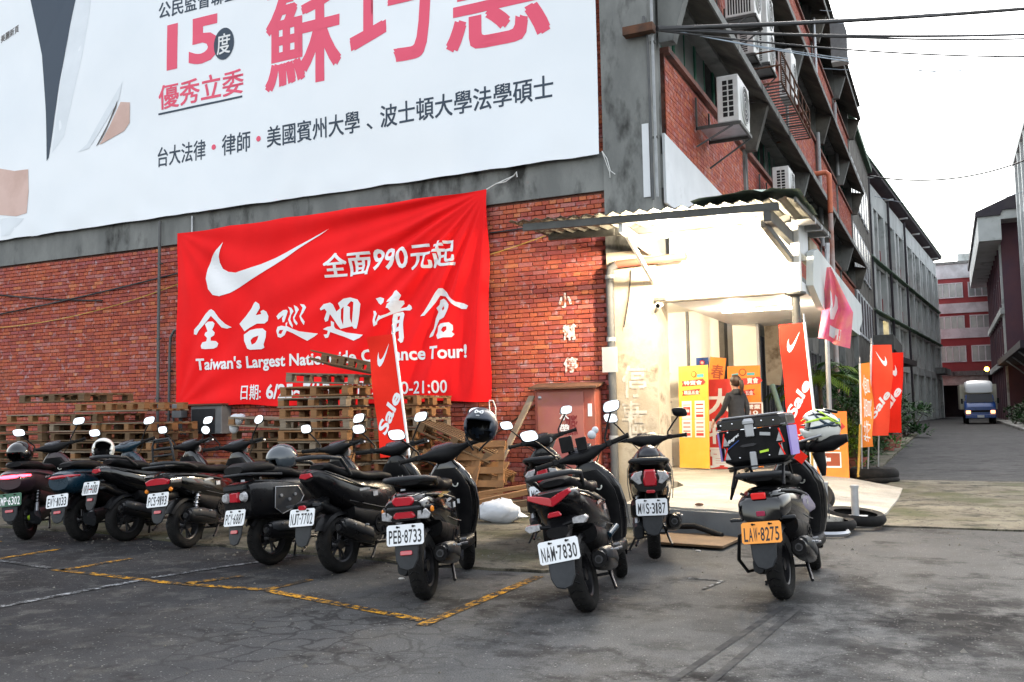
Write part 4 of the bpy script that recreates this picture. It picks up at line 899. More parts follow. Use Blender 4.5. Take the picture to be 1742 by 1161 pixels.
ac_unit('low slotted air conditioner beside the tall double one', (FX + .06, 19.0, 8.66), .6, .9, .34, False, 'slots')
ac_unit('narrow white air conditioner at the far end of the third floor railing', (FX + .40, 22.2, 8.7), .8, 1.15, .3, False, 'slots', rack=False)
rl = thing('steel_railing', 'rusty steel service rack below the third floor air conditioners', 'railing')
mb = MB()
for z in (7.95, 8.3, 8.62):
    mb.tube([(FX + .1, 19.0, z), (FX + .92, 19.0, z)], .02, 6); mb.tube([(FX + .92, 19.0, z), (FX + .92, 23.4, z)], .02, 6); mb.tube([(FX + .1, 23.4, z), (FX + .92, 23.4, z)], .02, 6)
mb.build('rail', M['rust'], rl, 50)
mb = MB()
for i in range(8): y = 19.0 + i * .628; mb.tube([(FX + .92, y, 7.95), (FX + .92, y, 8.62)], .015, 6)
mb.build('baluster', M['rust'], rl, 50)
mb = MB()
for i in range(22): y = 19.05 + i * .2; mb.box(FX + .1, FX + .9, y, y + .06, 7.97, 7.985)
mb.build('grating', M['pvc_dark'], rl)
# orange pipe elbow, vertical pipes
pipe('orange_pipe', 'orange plastic pipe bending out of the wall above the canopy end', [(FX + .2, 28.2, 8.2), (FX + .74, 28.2, 8.22), (FX + .82, 28.2, 8.14), (FX + .83, 28.2, 8.0), (FX + .82, 28.2, 7.0)], .075, M['pipe_orange'])
pipe('stained_pipe', 'pale pipe with rust red stains below the orange elbow', [(FX + .82, 28.2, 6.98), (FX + .78, 28.2, 0)], .07, mat('stained_pipe', (.45, .43, .42), (.36, .13, .07), .8, .6, world=True))
pipe('vent_pipe', 'grey vertical pipe on the third floor pilaster', [(FX + .12, 32.2, 6.7), (FX + .12, 32.2, 10.6)], .07, M['pvc'])
pipe('vent_pipe', 'grey vertical pipe high on the fourth floor pilaster', [(FX + .15, 32.2, 12.2), (FX + .15, 32.2, 14.6)], .06, M['steel'])
pipe('vent_pipe', 'white vertical pipe near the far end of the warehouse', [(FX + .1, 38.7, 10.6), (FX + .1, 38.7, 13.6)], .07, M['pvc'])
pipe('pole', 'grey steel pole standing beside the porch, reaching past the pink flag', [(-1.90, 17.0, .1), (-1.88, 17.0, 2.7), (-1.80, 17.0, 4.2)], .042, M['steel'], 'pole')
# cowl vent at the roof
vt = thing('roof_cowl', 'curved grey metal cowl hanging out at the roof edge', 'vent', (-2.90, 31.0, 13.2)); vt.scale = (.66, .66, .72)
mb = MB(); mb.prism([(.0, -.9), (.75, -.9), (.75, .45), (.66, .75), (.45, .98), (.2, 1.08), (0, 1.1)], -.02, .5); mb.build('hood', M['grey_box'], vt); mb = MB(); mb.box(0, .78, -.1, .6, -1.0, -.92); mb.build('base', M['ac_white'], vt)
# overhead cables from the bracket on the corner to the right
bk = thing('cable_bracket', 'rusty cable bracket box on the corner column of the warehouse', 'bracket', (-3.75, WY - .2, 6.78))
b_ = MB(); b_.box(-.25, .2, -.08, .08, -.06, .06); b_.build('arm', M['rust'], bk)
K0 = (-3.50, WY - .22, 6.76)
def pxl(px, py, d):
    return d
cab = [('thick black cable, the highest and boldest across the sky', (1.746, 20.5, 9.14), .10, .036, 'cable'),
       ('dark twisted cable crossing the sky under the thick black one', (1.72, 20.5, 8.62), .16, .024, 'cable'),
       ('dark grey cable third from the top in the bundle', (1.713, 20.5, 8.53), .2, .018, 'cable'),
       ('thin grey cable sagging below the bundle over the street', (1.69, 20.5, 8.17), .25, .016, 'cable'),
       ('pale cable sagging lowest over the street', (1.67, 20.5, 7.74), .35, .010, 'cable_pale'),
       ('pale cable just above the lowest one', (1.67, 20.5, 7.80), .28, .008, 'cable_pale')]
for l_, e_, sg, r_, m_ in cab:
    a_ = (K0[0], K0[1], K0[2] + random.uniform(-.05, .05)); e_ = Vector(e_); e2 = Vector(a_).lerp(e_, 1.6); e2.z = a_[2] + (e_.z - a_[2] + .9375 * sg) / .625; e_ = tuple(e2); wire(l_, sagged(a_, e_, sg, 30), r_, m_)
for i, (l_, z0, z1) in enumerate([('very thin pale wire at the very top of the sky', 13.9, 13.0), ('thin pale wire second from the top of the sky', 13.5, 12.75), ('thin pale wire above the dark twisted cable', 12.4, 11.6), ('thin pale wire close to the dark twisted cable', 12.0, 11.3)]):
    wire(l_, sagged((FX + .6, 30, z0), (4.2, 31, z1), .2), .010, 'cable_pale')
wire('lone black cable hanging between the two buildings further down the street', sagged((-3.7, 60.2, 15.5), (5.3, 67.6, 17.1), .7), .05)
wire('faint wire below the lone black cable between the buildings', sagged((-3.6, 62, 14.6), (5.2, 67.7, 15.1), .8), .02, 'cable_pale')
# ================================================================== FAR BUILDINGS
def local_building(label, name, origin, ang, cat='building', group=None):
    return thing(name, label, cat, origin, ang, group)
# long building down the left side: local x = towards the street, local y = along the street
o0 = Vector((-4.60, 61.0, 0)); dirv = Vector((-.6 + 4.60, 108 - 61.0, 0)); angz = -math.atan2(dirv.x, dirv.y); Ln = dirv.length
fb = local_building('long grey factory building with red panels and mossy ledges behind the warehouse', 'factory_building', o0, angz)
def fp(mb, name, m, par=None): return mb.build(name, m, par or fb)
q = MB(); q.box(-8, -.45, 0, Ln, 0, 16.0); fp(q, 'wall', M['far_brick'])
q = MB(); q.box(-.449, .06, 0, Ln, 14.9, 16.4); fp(q, 'parapet', M['far_conc'])
q = MB(); q.prism([(-1.5, 16.55), (.62, 16.9), (.66, 17.1), (-1.5, 17.3)], -.5, Ln + .3); fp(q, 'eave', M['roof_dark'])
q = MB(); q.box(.55, .72, -.6, Ln + .4, 17.08, 17.2); fp(q, 'mossy_gutter', M['far_moss'])
levels = [(0.0, 4.2), (4.6, 7.5), (7.9, 11.0), (11.4, 14.9)]
for i, (a, b_) in enumerate(levels):
    if i: q = MB(); q.box(-.449, .10, 0, Ln, a - .62, a); fp(q, 'ledge', M['far_conc']); 
    if i > 1:
        q = MB(); q.prism([(.101, a - .42), (.35, a - .30), (.35, a - .22), (.101, a - .16)], 0, Ln); fp(q, 'mossy_ledge', M['far_moss'])
nb = 18; st_ = Ln / nb
for k in range(nb + 1):
    w_ = .80 if k % 2 == 0 else .55
    for (a, b_) in levels:
        q = MB(); q.box(-.44, .14 if k % 2 == 0 else .04, k * st_ - w_ / 2, k * st_ + w_ / 2, a + .002, b_ - .002 if b_ < 14 else b_ - .002); fp(q, 'pillar', M['far_conc'])
for i, (a, b_) in enumerate(levels):
    for k in range(nb):
        y0 = k * st_ + .42; y1 = (k + 1) * st_ - .42
        zs_ = a + (1.1 if i else .1); lit = (i == 1 and k in (3, 4))
        f = MB(); f.box(-.448, -.40, y0, y0 + .07, zs_, b_ - .05); f.box(-.448, -.40, y1 - .07, y1, zs_, b_ - .05); f.box(-.448, -.40, y0 + .07, y1 - .07, b_ - .6, b_ - .53); f.box(-.448, -.40, (y0 + y1) / 2 - .03, (y0 + y1) / 2 + .03, zs_, b_ - .6)
        fo = fp(f, 'window', M['far_white']); p = MB(); p.box(-.446, -.43, y0 + .07, y1 - .07, zs_ + .02, b_ - .06)
        p.build('pane', emitmat('lit_window', (1, .75, .35), 1.2) if lit and k == 3 else M['glass_dark'], fo)
        if i: s_ = MB(); s_.box(-.30, -.16, y0 - .05, y1 + .05, a + .004, zs_ - .02); fp(s_, 'panel', M['far_brick'])
for k in range(6): b_ = MB(); y = 4 + k * 8; b_.box(.0, .62, y, y + .15, 16.5, 16.62); fp(b_, 'gutter_bracket', M['far_conc'])
for y in (3.5, 12, 21): b_ = MB(); b_.tube([(.22, y, 0), (.22, y, 16.4)], .09, 8); fp(b_, 'downpipe', M['roof_dark'])
cp = MB(); cp.box(0, 1.2, 4, 16, 4.3, 4.7); fp(cp, 'porch_roof', M['roof_dark']); cp = MB(); cp.box(.05, .9, Ln - 6, Ln + 1, 4.5, 5.1); fp(cp, 'porch_roof', M['conc'])
# stair tower between the warehouse and the factory
sv = thing('stair_tower', 'narrow dark stair tower with white louvres between the warehouse and the factory', 'tower', (-3.85, 46.0, 0))
q = MB(); q.box(-5, 0, 0, 14.4, 0, 15.8); q.build('wall', M['conc_dark'], sv)
q = MB(); q.box(-5, .25, -.2, 14.6, 15.801, 16.1); q.build('roof', M['far_moss'], sv)
for k in range(7):
    for z in (4.9, 8.2, 11.6):
        f = MB(); f.box(.0, .06, .5 + k * 1.75, 1.7 + k * 1.75, z, z + 2.2); fo = f.build('window', M['far_white'], sv)
        g_ = MB(); g_.box(.062, .07, .62 + k * 1.75, 1.08 + k * 1.75, z + .12, z + 2.05); g_.box(.062, .07, 1.14 + k * 1.75, 1.58 + k * 1.75, z + .12, z + 2.05); g_.build('pane', M['glass_dark'], fo)
pipe('drain_pipe', 'light grey rain pipe at the corner of the stair tower', [(-3.8, 45.8, 3), (-3.8, 45.8, 12.6)], .09, M['pvc'])
# end building closing the street
eb = thing('end_building', 'red building with white bands closing the end of the street', 'building', (0, 113.5, 0))
q = MB(); q.box(-2.6, 12, 0, 8, 4.9, 15.4); q.build('wall', M['far_brick'], eb)
q = MB(); q.box(-2.7, 12, -.1, 8, 15.401, 17.0); q.build('parapet', M['far_white'], eb)
q = MB(); q.box(-2.7, 12.1, -.2, 8.1, 17.001, 17.3); q.build('coping', M['conc'], eb)
for z in (8.7, 12.1 - .6): q = MB(); q.box(-.8, 8, -.12, -.002, z, z + 1.1); q.build('band', M['far_white'], eb)
for z, h_ in ((6.1, 1.7), (9.9 - .35, 1.75), (13.1, 1.75)):
    pass
for (z, h_) in ((13.0 + .2, 1.7), (9.55 - .1, 1.75), (6.15 - .1, 1.8)):
    for k in range(3):
        x = -.7 + k * 3.35 * .97
        f = MB(); f.box(x, x + 2.75, -.1, -.004, z, z + .12); f.box(x, x + 2.75, -.1, -.004, z + h_ - .1, z + h_)
        for j in range(5): f.box(x + j * .66, x + j * .66 + .1, -.1, -.004, z + .12, z + h_ - .1)
        fo = f.build('window', M['far_white'], eb); p = MB(); p.box(x + .05, x + 2.7, -.05, -.006, z + .13, z + h_ - .11); p.build('pane', M['glass'], fo)
q = MB(); q.box(-1.4, 8, -1.6, -.13, 4.5, 5.0); q.build('porch_roof', M['conc'], eb); q = MB(); q.box(-2.0, 4, -1.2, -.3, 3.5, 4.49); q.build('beam', M['conc_light'], eb)
q = MB(); q.box(-2.5, -1.6, -.3, 8, 0, 4.88); q.build('pier', M['plaster'], eb); q = MB(); q.box(6.4, 12, -.3, 8, 0, 4.88); q.build('pier', M['conc'], eb)
q = MB(); q.box(-1.599, 6.39, 6, 7, 0, 4.88); q.build('passage_wall', M['roof_dark'], eb)
wt = thing('roof_hut', 'grey concrete hut on the roof of the end building', 'hut', (1.8, 118, 17.3)); q = MB(); q.box(0, 5.5, 0, 3, 0, 1.5); q.build('wall', M['far_conc'], wt); q = MB(); q.prism([(2, 1.501), (6, 1.501), (6, 2.1), (4.2, 2.6)], 0, 3); q.build('gable', M['far_conc'], wt)
# right side buildings
rbld = thing('right_building', 'dusky red building with a deep white eave on the right of the street', 'building', (0, 0, 0))
q = MB(); q.box(4.35, 14, 82, 108, .0, 15.6); q.build('wall', M['purple_wall'], rbld)
q = MB(); q.box(2.75, 4.34, 80, 112, 14.0, 15.9); q.build('eave', M['far_conc'], rbld); q = MB(); q.box(4.341, 14, 80, 112, 15.61, 16.3); q.build('eave', M['far_conc'], rbld)
q = MB(); q.prism([(2.6, 15.91), (2.6, 16.3), (8, 18.5), (14, 18.5), (14, 16.31), (4.5, 16.31), (4.3, 15.91)], 79.8, 112.2); q.build('roof', M['roof_dark'], rbld)
for k in range(9): q = MB(); y = 82.2 + k * 3.1; q.box(4.2, 4.348, y, y + .5, 0, 13.98); q.build('pillar', M['far_conc'] if k == 0 else M['purple_wall'], rbld)
for z in (4.4, 8.4): q = MB(); q.box(4.05, 4.348, 82, 108, z, z + .5); q.build('ledge', M['far_conc'], rbld)
for k in range(8):
    for z in (5.4, 9.4):
        y = 82.9 + k * 3.1; f = MB(); f.box(4.30, 4.346, y, y + 2.2, z, z + .1); f.box(4.30, 4.346, y, y + 2.2, z + 2.3, z + 2.4); f.box(4.30, 4.346, y + 1.05, y + 1.15, z + .1, z + 2.3); fo = f.build('window', M['far_conc'], rbld); p = MB(); p.box(4.33, 4.347, y, y + 2.2, z + .1, z + 2.3); p.build('pane', M['glass_dark'], fo)
nbld = thing('near_right_building', 'tall building with blue grey pillars at the right edge of the picture', 'building', (0, 0, 0))
q = MB(); q.box(5.8, 16, 50, 79, .0, 19.4); q.build('wall', M['purple_wall'], nbld)
q = MB(); q.box(5.3, 16, 49.9, 79.2, 19.41, 20.5); q.build('parapet', M['far_conc'], nbld)
for k in range(10): q = MB(); y = 50 + k * 3.1; q.box(5.35, 5.798, y, y + .55, 0, 19.4); q.build('pillar', M['far_conc'], nbld)
for z in (4.5, 8.0, 11.5, 15.0): q = MB(); q.box(5.5, 5.796, 50.6, 78.9, z, z + .45); q.build('ledge', M['far_conc'], nbld)
for k in range(9):
    for z in (5.9, 9.4, 12.9, 16.2):
        y = 50.7 + k * 3.1; f = MB(); f.box(5.72, 5.794, y, y + 2.3, z, z + .08); f.box(5.72, 5.794, y + 1.1, y + 1.2, z + .08, z + 1.9); fo = f.build('window', M['far_conc'], nbld); p = MB(); p.box(5.75, 5.795, y, y + 2.3, z + .081, z + 1.9); p.build('pane', M['glass_dark'], fo)
q = MB(); q.box(3.6, 5.349, 56, 82, 4.3, 4.7); q.build('canopy', M['roof_dark'], nbld)
q = MB(); q.box(5.4, 5.79, 56, 79, .0, 4.2); q.build('shopfront', M['plaster'], nbld)
for k in range(5): q = MB(); y = 58 + k * 4.4; q.box(5.28, 5.38, y, y + 2.6, .1, 3.6); q.build('shutter', M['roof_dark'], nbld)
for k in range(3): q = MB(); y = 60 + k * 6; q.tube([(3.75, y, 4.3), (5.3, y, 2.9)], .05, 6); q.build('canopy_brace', M['steel'], nbld)
lp = thing('street_lamp', 'small glowing orange lamp under the canopy above the truck', 'lamp', (2.75, 79.0, 4.0)); b_ = MB(); b_.ball((0, 0, 0), .17, n=12, m=8); b_.build('bulb', emitmat('orange_lamp', (1, .42, .05), 7), lp, 60); b_ = MB(); b_.box(-.06, .06, -.06, .06, .26, .34); b_.build('cap', M['roof_dark'], lp)
wb_ = thing('warehouse_canopy_box', 'low dark awning in front of the factory ground floor', 'awning', (-3.1, 47.0, 4.0)); b_ = MB(); b_.box(0, .9, 0, 9, 0, .7); b_.build('roof', M['beam_grey'], wb_); b_ = MB(); b_.box(.05, .1, 0, .1, -4, 0); b_.box(.8, .85, 0, .1, -4, 0); b_.box(.8, .85, 8.9, 9, -4, 0); b_.build('post', M['beam_grey'], wb_)
# kerb of the right side
q = MB(); q.box(3.1, 4.0, 49, 79, -.02, .14); struct(q, 'right_pavement', M['conc'])

# ================================================================== TRUCK
tk = thing('truck', 'blue cab light truck with a white wind deflector and box body, lights on', 'truck', (1.9, 72.0, 0), PI + .02)
tk.scale = (1.04, 1.04, 1.04)
# local: +Y is the truck's front
b_ = MB(); b_.loft([sring((0, 0, 1.05), .92, .55, .62, 6, 20), sring((0, .9, 1.05), .93, .50, .62, 6, 20), sring((0, 1.25, .95), .93, .35, .55, 6, 20), sring((0, 1.42, .82), .90, .30, .42, 6, 20)]); b_.build('cab', M['truck_blue'], tk, 40)
b_ = MB(); b_.loft([sring((0, -.05, 1.78), .84, .2, .3, 6, 16), sring((0, .75, 1.78), .82, .16, .3, 6, 16), sring((0, .98, 1.6), .84, .1, .15, 6, 16)]); b_.build('cab_roof', M['truck_blue'], tk, 40)
b_ = MB(); b_.prism([(-.8, 1.40), (.8, 1.40), (.74, 1.98), (-.74, 1.98)], 0, .02); o = b_.build('windscreen', M['glass_dark'], tk); o.rotation_euler = (.42, 0, 0); o.location = (0, 1.72, .14)
b_ = MB(); b_.loft([sring((0, .75, 2.2), .80, .12, .16, 4, 18), sring((0, .45, 2.42), .84, .30, .36, 4, 18), sring((0, -.1, 2.52), .86, .36, .44, 4, 18), sring((0, -.3, 2.52), .86, .36, .44, 4, 18)]); b_.build('wind_deflector', M['truck_white'], tk, 50)
b_ = MB(); b_.box(-1.12, 1.12, -4.2, -.5, .95, 2.62); b_.build('box_body', mat('cream_box', (.55, .52, .42), (.42, .40, .33), 2, .6), tk, bevel=.02)
b_ = MB(); b_.box(-.9, .9, 1.30, 1.48, .38, .62); b_.build('bumper', M['truck_blue'], tk, bevel=.03)
b_ = MB(); b_.box(-.55, .55, 1.43, 1.455, .78, .90); b_.build('grille', M['black_plastic'], tk)
for s_ in (-1, 1):
    b_ = MB(); b_.cbox(s_ * .72, 1.44, .78, .26, .10, .2); b_.build('headlight', emitmat('truck_light', (1, .30, .10), 1.6), tk, bevel=.02)
    b_ = MB(); b_.cbox(s_ * 1.06, 1.2, 1.5, .12, .1, .34); b_.tube([(s_ * .9, 1.15, 1.45), (s_ * 1.06, 1.2, 1.5)], .015, 6); b_.build('mirror', M['black_plastic'], tk)
    for y in (.75, -2.9):
        wl_ = MB(); wl_.lathe([(.18, -.09), (.33, -.10), (.36, -.06), (.36, .06), (.33, .10), (.18, .09)], 'X', (0, 0, 0), 22); wo = wl_.build('wheel', M['rubber'], tk, 40); wo.location = (s_ * .8, y, .36); r2 = MB(); r2.lathe([(.18, -.08), (.02, -.05), (.001, -.05)], 'X', n=16); r2.lathe([(.18, .08), (.02, .05), (.001, .05)], 'X', n=16); r2.build('rim', M['rim'], wo, 40)
b_ = MB(); b_.box(-.2, .2, 1.485, 1.5, .42, .58); po = b_.build('licence_plate', M['plate_w'], tk)
b_ = MB(); b_.box(-.5, .5, -4, .6, .45, .8); b_.build('chassis', M['black_plastic'], tk)
# ================================================================== SCOOTERS   (local: +Y forward, +X right, origin at the rear contact point)
def make_wheel(parent, name, y, r_, w_, spokes=5, hub=None, swing=0):
    t = MB(); hw = w_ / 2; ri = r_ - w_ * .78
    prof = [(ri, -hw * .75), (r_ - w_ * .34, -hw * .98), (r_ - w_ * .13, -hw * .78), (r_ - .006, -hw * .4), (r_, 0), (r_ - .006, hw * .4), (r_ - w_ * .13, hw * .78), (r_ - w_ * .34, hw * .98), (ri, hw * .75)]
    t.lathe(prof, 'X', n=36); wo = t.build(name, M['rubber'], parent, 50); wo.location = (0, y, r_)
    # tread grooves proud of the carcass
    g_ = MB()
    for k in range(26):
        a = 2 * PI * k / 26
        for s_ in (-1, 1):
            p = [Vector((s_ * hw * .12, math.cos(a) * (r_ + .0005), math.sin(a) * (r_ + .0005))), Vector((s_ * hw * .62, math.cos(a + .09) * (r_ - w_ * .09), math.sin(a + .09) * (r_ - w_ * .09)))]
            g_.tube(p, .004, 4)
    g_.build('tread', M['black_plastic'], wo)['kind'] = 'stuff'
    rm = MB(); rm.lathe([(ri + .004, -hw * .72), (ri - .012, -hw * .6), (ri - .016, 0), (ri - .012, hw * .6), (ri + .004, hw * .72)], 'X', n=36)
    rm.tube([(-.035, 0, 0), (.035, 0, 0)], .04, 14)
    for k in range(spokes):
        a = 2 * PI * k / spokes
        for da in (-.12, .12): rm.tube([(0, .035 * math.cos(a + da), .035 * math.sin(a + da)), (0, (ri - .01) * math.cos(a + da * 1.5), (ri - .01) * math.sin(a + da * 1.5))], .011, 6)
    rm.build('rim', M['rim'], wo, 40)
    if hub: h_ = MB(); h_.tube([(.03, 0, 0), (.075, 0, 0)], .028, 14); h_.build('hub_cap', hub, wo, 40)
    return wo
def arc_guard(cy_, cz, r_, a0, a1, w_, n=12, th=.006):
    mb = MB(); rings = []
    for i in range(n + 1):
        a = R(a0 + (a1 - a0) * i / n); c, s_ = math.cos(a), math.sin(a); e = 1 - .25 * abs(2 * i / n - 1) ** 3
        ring = []
        for (x, dr) in ((-w_ * e, -.028), (-w_ * e * .8, 0), (0, .012), (w_ * e * .8, 0), (w_ * e, -.028), (w_ * e * .78, -.012), (0, 0), (-w_ * e * .78, -.012)):
            ring.append((x, cy_ + c * (r_ + dr), cz + s_ * (r_ + dr)))
        rings.append(ring)
    return mb.loft(rings)
def plate(parent, text, y, z, tilt=18, kind='w', px=0, wd=.26, ht=.14, turn=0):
    mb = MB(); c = .012; P_ = [(-wd / 2 + c, -ht / 2), (wd / 2 - c, -ht / 2), (wd / 2, -ht / 2 + c), (wd / 2, ht / 2 - c), (wd / 2 - c, ht / 2), (-wd / 2 + c, ht / 2), (-wd / 2, ht / 2 - c), (-wd / 2, -ht / 2 + c)]
    mb.prism(P_, 0, .004); o = mb.build('licence_plate', M[{'w': 'plate_w', 'o': 'plate_o', 'g': 'plate_g'}[kind]], parent)
    o.location = (px, y, z); o.rotation_euler = (R(-tilt), 0, R(turn))
    ink = M['ink_white'] if kind == 'g' else M['ink']
    t = MB(); w_ = wd * .90; x = -w_ / 2; wid = {'-': .45, '·': .45, '1': .62, 'I': .4}
    tot = sum(wid.get(c_, 1) for c_ in text); u = w_ / tot
    for c_ in text:
        cw = u * wid.get(c_, 1)
        if c_ in '·-': t.prism([(x + cw * .5 - .005, -.006 - .008), (x + cw * .5 + .005, -.006 - .008), (x + cw * .5 + .005, .0), (x + cw * .5 - .005, .0)], -.0015, -.0005)
        else: text_box(t, c_, lambda a, b: (a, -.0012, b), x + u * .09, x + cw - u * .09, -ht * .40, ht * .24, .012)
        x += cw
    t.build('lettering', ink, o, recalc=False)
    for sx in (-.055, .055): s_ = MB(); s_.tube([(sx, -.007, ht * .38), (sx, 0, ht * .38)], .008, 8); s_.tube([(sx, -.004, ht * .38), (sx + .018, -.004, ht * .38)], .004, 5); s_.build('screw', M['black_plastic'], o)
    return o
def lens_(parent, name, poly, y, th, m, inset=.25, loc=(0, 0, 0), rot=(0, 0, 0)):
    mb = MB(); mb.prism(poly, 0, -th, inset); o = mb.build(name, m, parent, 25, bevel=.004); o.location = (loc[0], y + loc[1], loc[2]); o.rotation_euler = rot; return o
def rrect(w_, h_, c=.25, skew=0): 
    k = min(w_, h_) * c; return [(-w_ / 2 + k, -h_ / 2), (w_ / 2 - k, -h_ / 2), (w_ / 2, -h_ / 2 + k), (w_ / 2 + skew, h_ / 2 - k), (w_ / 2 - k + skew, h_ / 2), (-w_ / 2 + k - skew, h_ / 2), (-w_ / 2 - skew, h_ / 2 - k), (-w_ / 2, -h_ / 2 + k)]
def mirror_head(parent, c, rz, w_=.066, h_=.044, rx=R(-9), round_=False, skew=.012):
    mb = MB(); n = 18; ex = 2 if round_ else 3.2
    def ring(s_, y, k=n): 
        out = []
        for j in range(n):
            a = 2 * PI * j / n; ca, sa = math.cos(a), math.sin(a); u = math.copysign(abs(ca) ** (2 / ex), ca) * w_ * s_; v = math.copysign(abs(sa) ** (2 / ex), sa) * h_ * s_
            out.append((u + skew * v / h_ * math.copysign(1, c[0]), y, v))
        return out
    mb.loft([ring(1.0, -.004), ring(1.06, .006), ring(.95, .022), ring(.5, .036)]); o = mb.build('mirror', M['black_plastic'], parent, 50)
    o.location = c; o.rotation_euler = (rx, 0, rz)
    g_ = MB(); r0 = ring(.93, -.0065); g_.add([(0, -.0065, 0)] + r0, [(0, j + 1, (j + 1) % n + 1) for j in range(n)]); g_.build('mirror_glass', M['mirror'], o, recalc=True)
    return o
def scooter(label, spec):
    S = dict(body='gloss_black', lower='black_plastic', steer=0, lean=-6, tail='double', plate='ABC-1234', pk='w', py=-.36, pz=.50, seat_z=0, round_mirror=False, mirror_h=.19, rack=None, tailz=0, wide=1, muffler=True, headbulk=1, fender=True, boxy=False, lseat=1)
    S.update(spec)
    root = thing('scooter', label, 'scooter', (S['pos'][0], S['pos'][1], .022 if S.get('on_apron') else 0), 0, 'scooters parked in a row outside the warehouse')
    root.rotation_euler = (0, R(S['lean']), -R(S['head']))
    b_m = M[S['body']]; l_m = M[S['lower']]; rr_ = .235; rf = .225; WB = 1.27; wd = S['wide']; tz = S['tailz']
    def P(name, mb, m, smooth=45, bevel=0, par=None, **k): return mb.build(name, m, par or root, smooth, bevel, **k)
    make_wheel(root, 'rear_wheel', 0, rr_, .115 * (1.08 if S.get('fat') else 1), hub=S.get('hub'))
    fw_ = make_wheel(root, 'front_wheel', WB, rf, .10); fw_.rotation_euler = (0, 0, R(S['steer']))
    g_ = arc_guard(WB, rf, rf + .03, -20, 165, .062); g_.xf = None; fo = P('front_mudguard', g_, b_m); 
    f = MB()
    for s_ in (-1, 1): f.tube([(s_ * .068, WB, rf), (s_ * .062, WB - .10, .62)], [.022, .026], 10)
    P('fork', f, M['alu'])
    # ---- main rear body
    mb = MB(); bx = 5 if S['boxy'] else 2.7
    sec = [(.72, .52, .115, .17, .18), (.58, .545, .15, .19, .17), (.38, .59, .172, .17, .17), (.15, .64, .178, .135, .165), (-.06, .672 + tz * .4, .168, .11, .135), (-.20, .70 + tz * .8, .14, .085, .095), (-.29, .715 + tz, .105, .058, .06), (-.325, .72 + tz, .075, .035, .04)]
    if S['boxy']: sec = [(.72, .50, .12, .17, .16), (.58, .53, .16, .2, .17), (.38, .58, .19, .17, .19), (.15, .60, .195, .155, .2), (-.1, .61, .195, .145, .2), (-.28, .615, .19, .135, .185), (-.33, .615, .175, .12, .165)]
    mb.loft([sring((0, y, z), w_ * wd, ht, hb, bx, 24) for y, z, w_, ht, hb in sec]); P('rear_cowl', mb, b_m, 40)
    # lower side panels, darker, and a swage line
    mb = MB()
    mb.loft([sring((0, y, z), w_ * wd, ht, hb, 3, 20) for y, z, w_, ht, hb in [(.76, .40, .10, .1, .12), (.55, .40, .135, .11, .13), (.3, .44, .15, .1, .12), (.08, .50, .145, .06, .08)]]); P('side_panel', mb, l_m, 40)
    for s_ in (-1, 1):
        mb = MB(); mb.tube([(s_ * .172 * wd, .40, .66), (s_ * .183 * wd, .15, .70), (s_ * .172 * wd, -.08, .735 + tz * .5), (s_ * .13 * wd, -.24, .75 + tz)], [.008, .011, .010, .006], 8); P('trim_strip', mb, M['dark_grey'])
    # ---- seat
    sz = S['seat_z']; mb = MB()
    mb.loft([sring((0, y, z + sz), w_, ht, hb, 2.8, 20) for y, z, w_, ht, hb in [(.76, .725, .055, .02, .02), (.70, .75, .09, .035, .03), (.52, .775, .135, .04, .04), (.34, .775, .15, .038, .04), (.24, .785, .15, .045, .04), (.17, .81, .145, .05, .05), (.0, .83, .135, .045, .05), (-.14, .84 + tz * .5, .11, .035, .035), (-.19, .838 + tz * .5, .08, .02, .02)]]); P('seat', mb, M['seat'], 50)
    mb = MB(); mb.tube([(-.13, .1, .815 + sz), (0, .1, .872 + sz), (.13, .1, .815 + sz)], .006, 6); 
    # ---- grab rail
    if S.get('rail', True):
        mb = MB(); mb.tube([(-.135, .08, .80), (-.165, -.08, .845 + tz), (-.14, -.26, .865 + tz), (-.07, -.335, .87 + tz), (.07, -.335, .87 + tz), (.14, -.26, .865 + tz), (.165, -.08, .845 + tz), (.135, .08, .80)], [.012, .016, .019, .02, .02, .019, .016, .012], 10); P('grab_rail', mb, M['dark_grey'])
    # ---- tail light group
    tl = S['tail']; ty = -.325; zt = .72 + tz
    if tl == 'double':
        mb = MB(); mb.loft([sring((0, -.22, zt - .04), .155, .075, .10, 3, 20), sring((0, -.33, zt - .05), .14, .06, .09, 3.4, 20), sring((0, -.345, zt - .05), .13, .052, .08, 3.4, 20)]); P('tail_housing', mb, b_m)
        lens_(root, 'tail_light', rrect(.155, .062, .3, .006), -.342, .018, M['red_lens'], .12, (0, 0, zt - .0)); lens_(root, 'tail_light', rrect(.17, .048, .3, -.012), -.342, .018, M['red_lens'], .12, (0, 0, zt - .092))
        mb = MB(); mb.tube([(-.17, -.25, zt - .05), (-.10, -.36, zt - .045), (.10, -.36, zt - .045), (.17, -.25, zt - .05)], .012, 8); P('tail_bar', mb, M['dark_grey'])
        for s_ in (-1, 1):
            o = lens_(root, 'turn_signal', [(-.05, -.03), (.035, -.038), (.055, .0), (.02, .04), (-.045, .03)], -.315, .025, M['clear_lens'], .2, (s_ * .125, 0, zt - .095), (0, 0, R(28 * s_)))
            o = lens_(root, 'side_marker', rrect(.035, .045, .3), -.26, .012, M['amber'], .2, (s_ * .172, 0, zt - .07), (0, 0, R(60 * s_)))
    elif tl == 'vee':
        mb = MB(); mb.loft([sring((0, -.18, zt), .16, .06, .08, 3, 20), sring((0, -.30, zt + .005), .15, .05, .05, 3.5, 20), sring((0, -.34, zt + .01), .12, .032, .03, 3.5, 20)]); P('tail_housing', mb, b_m)
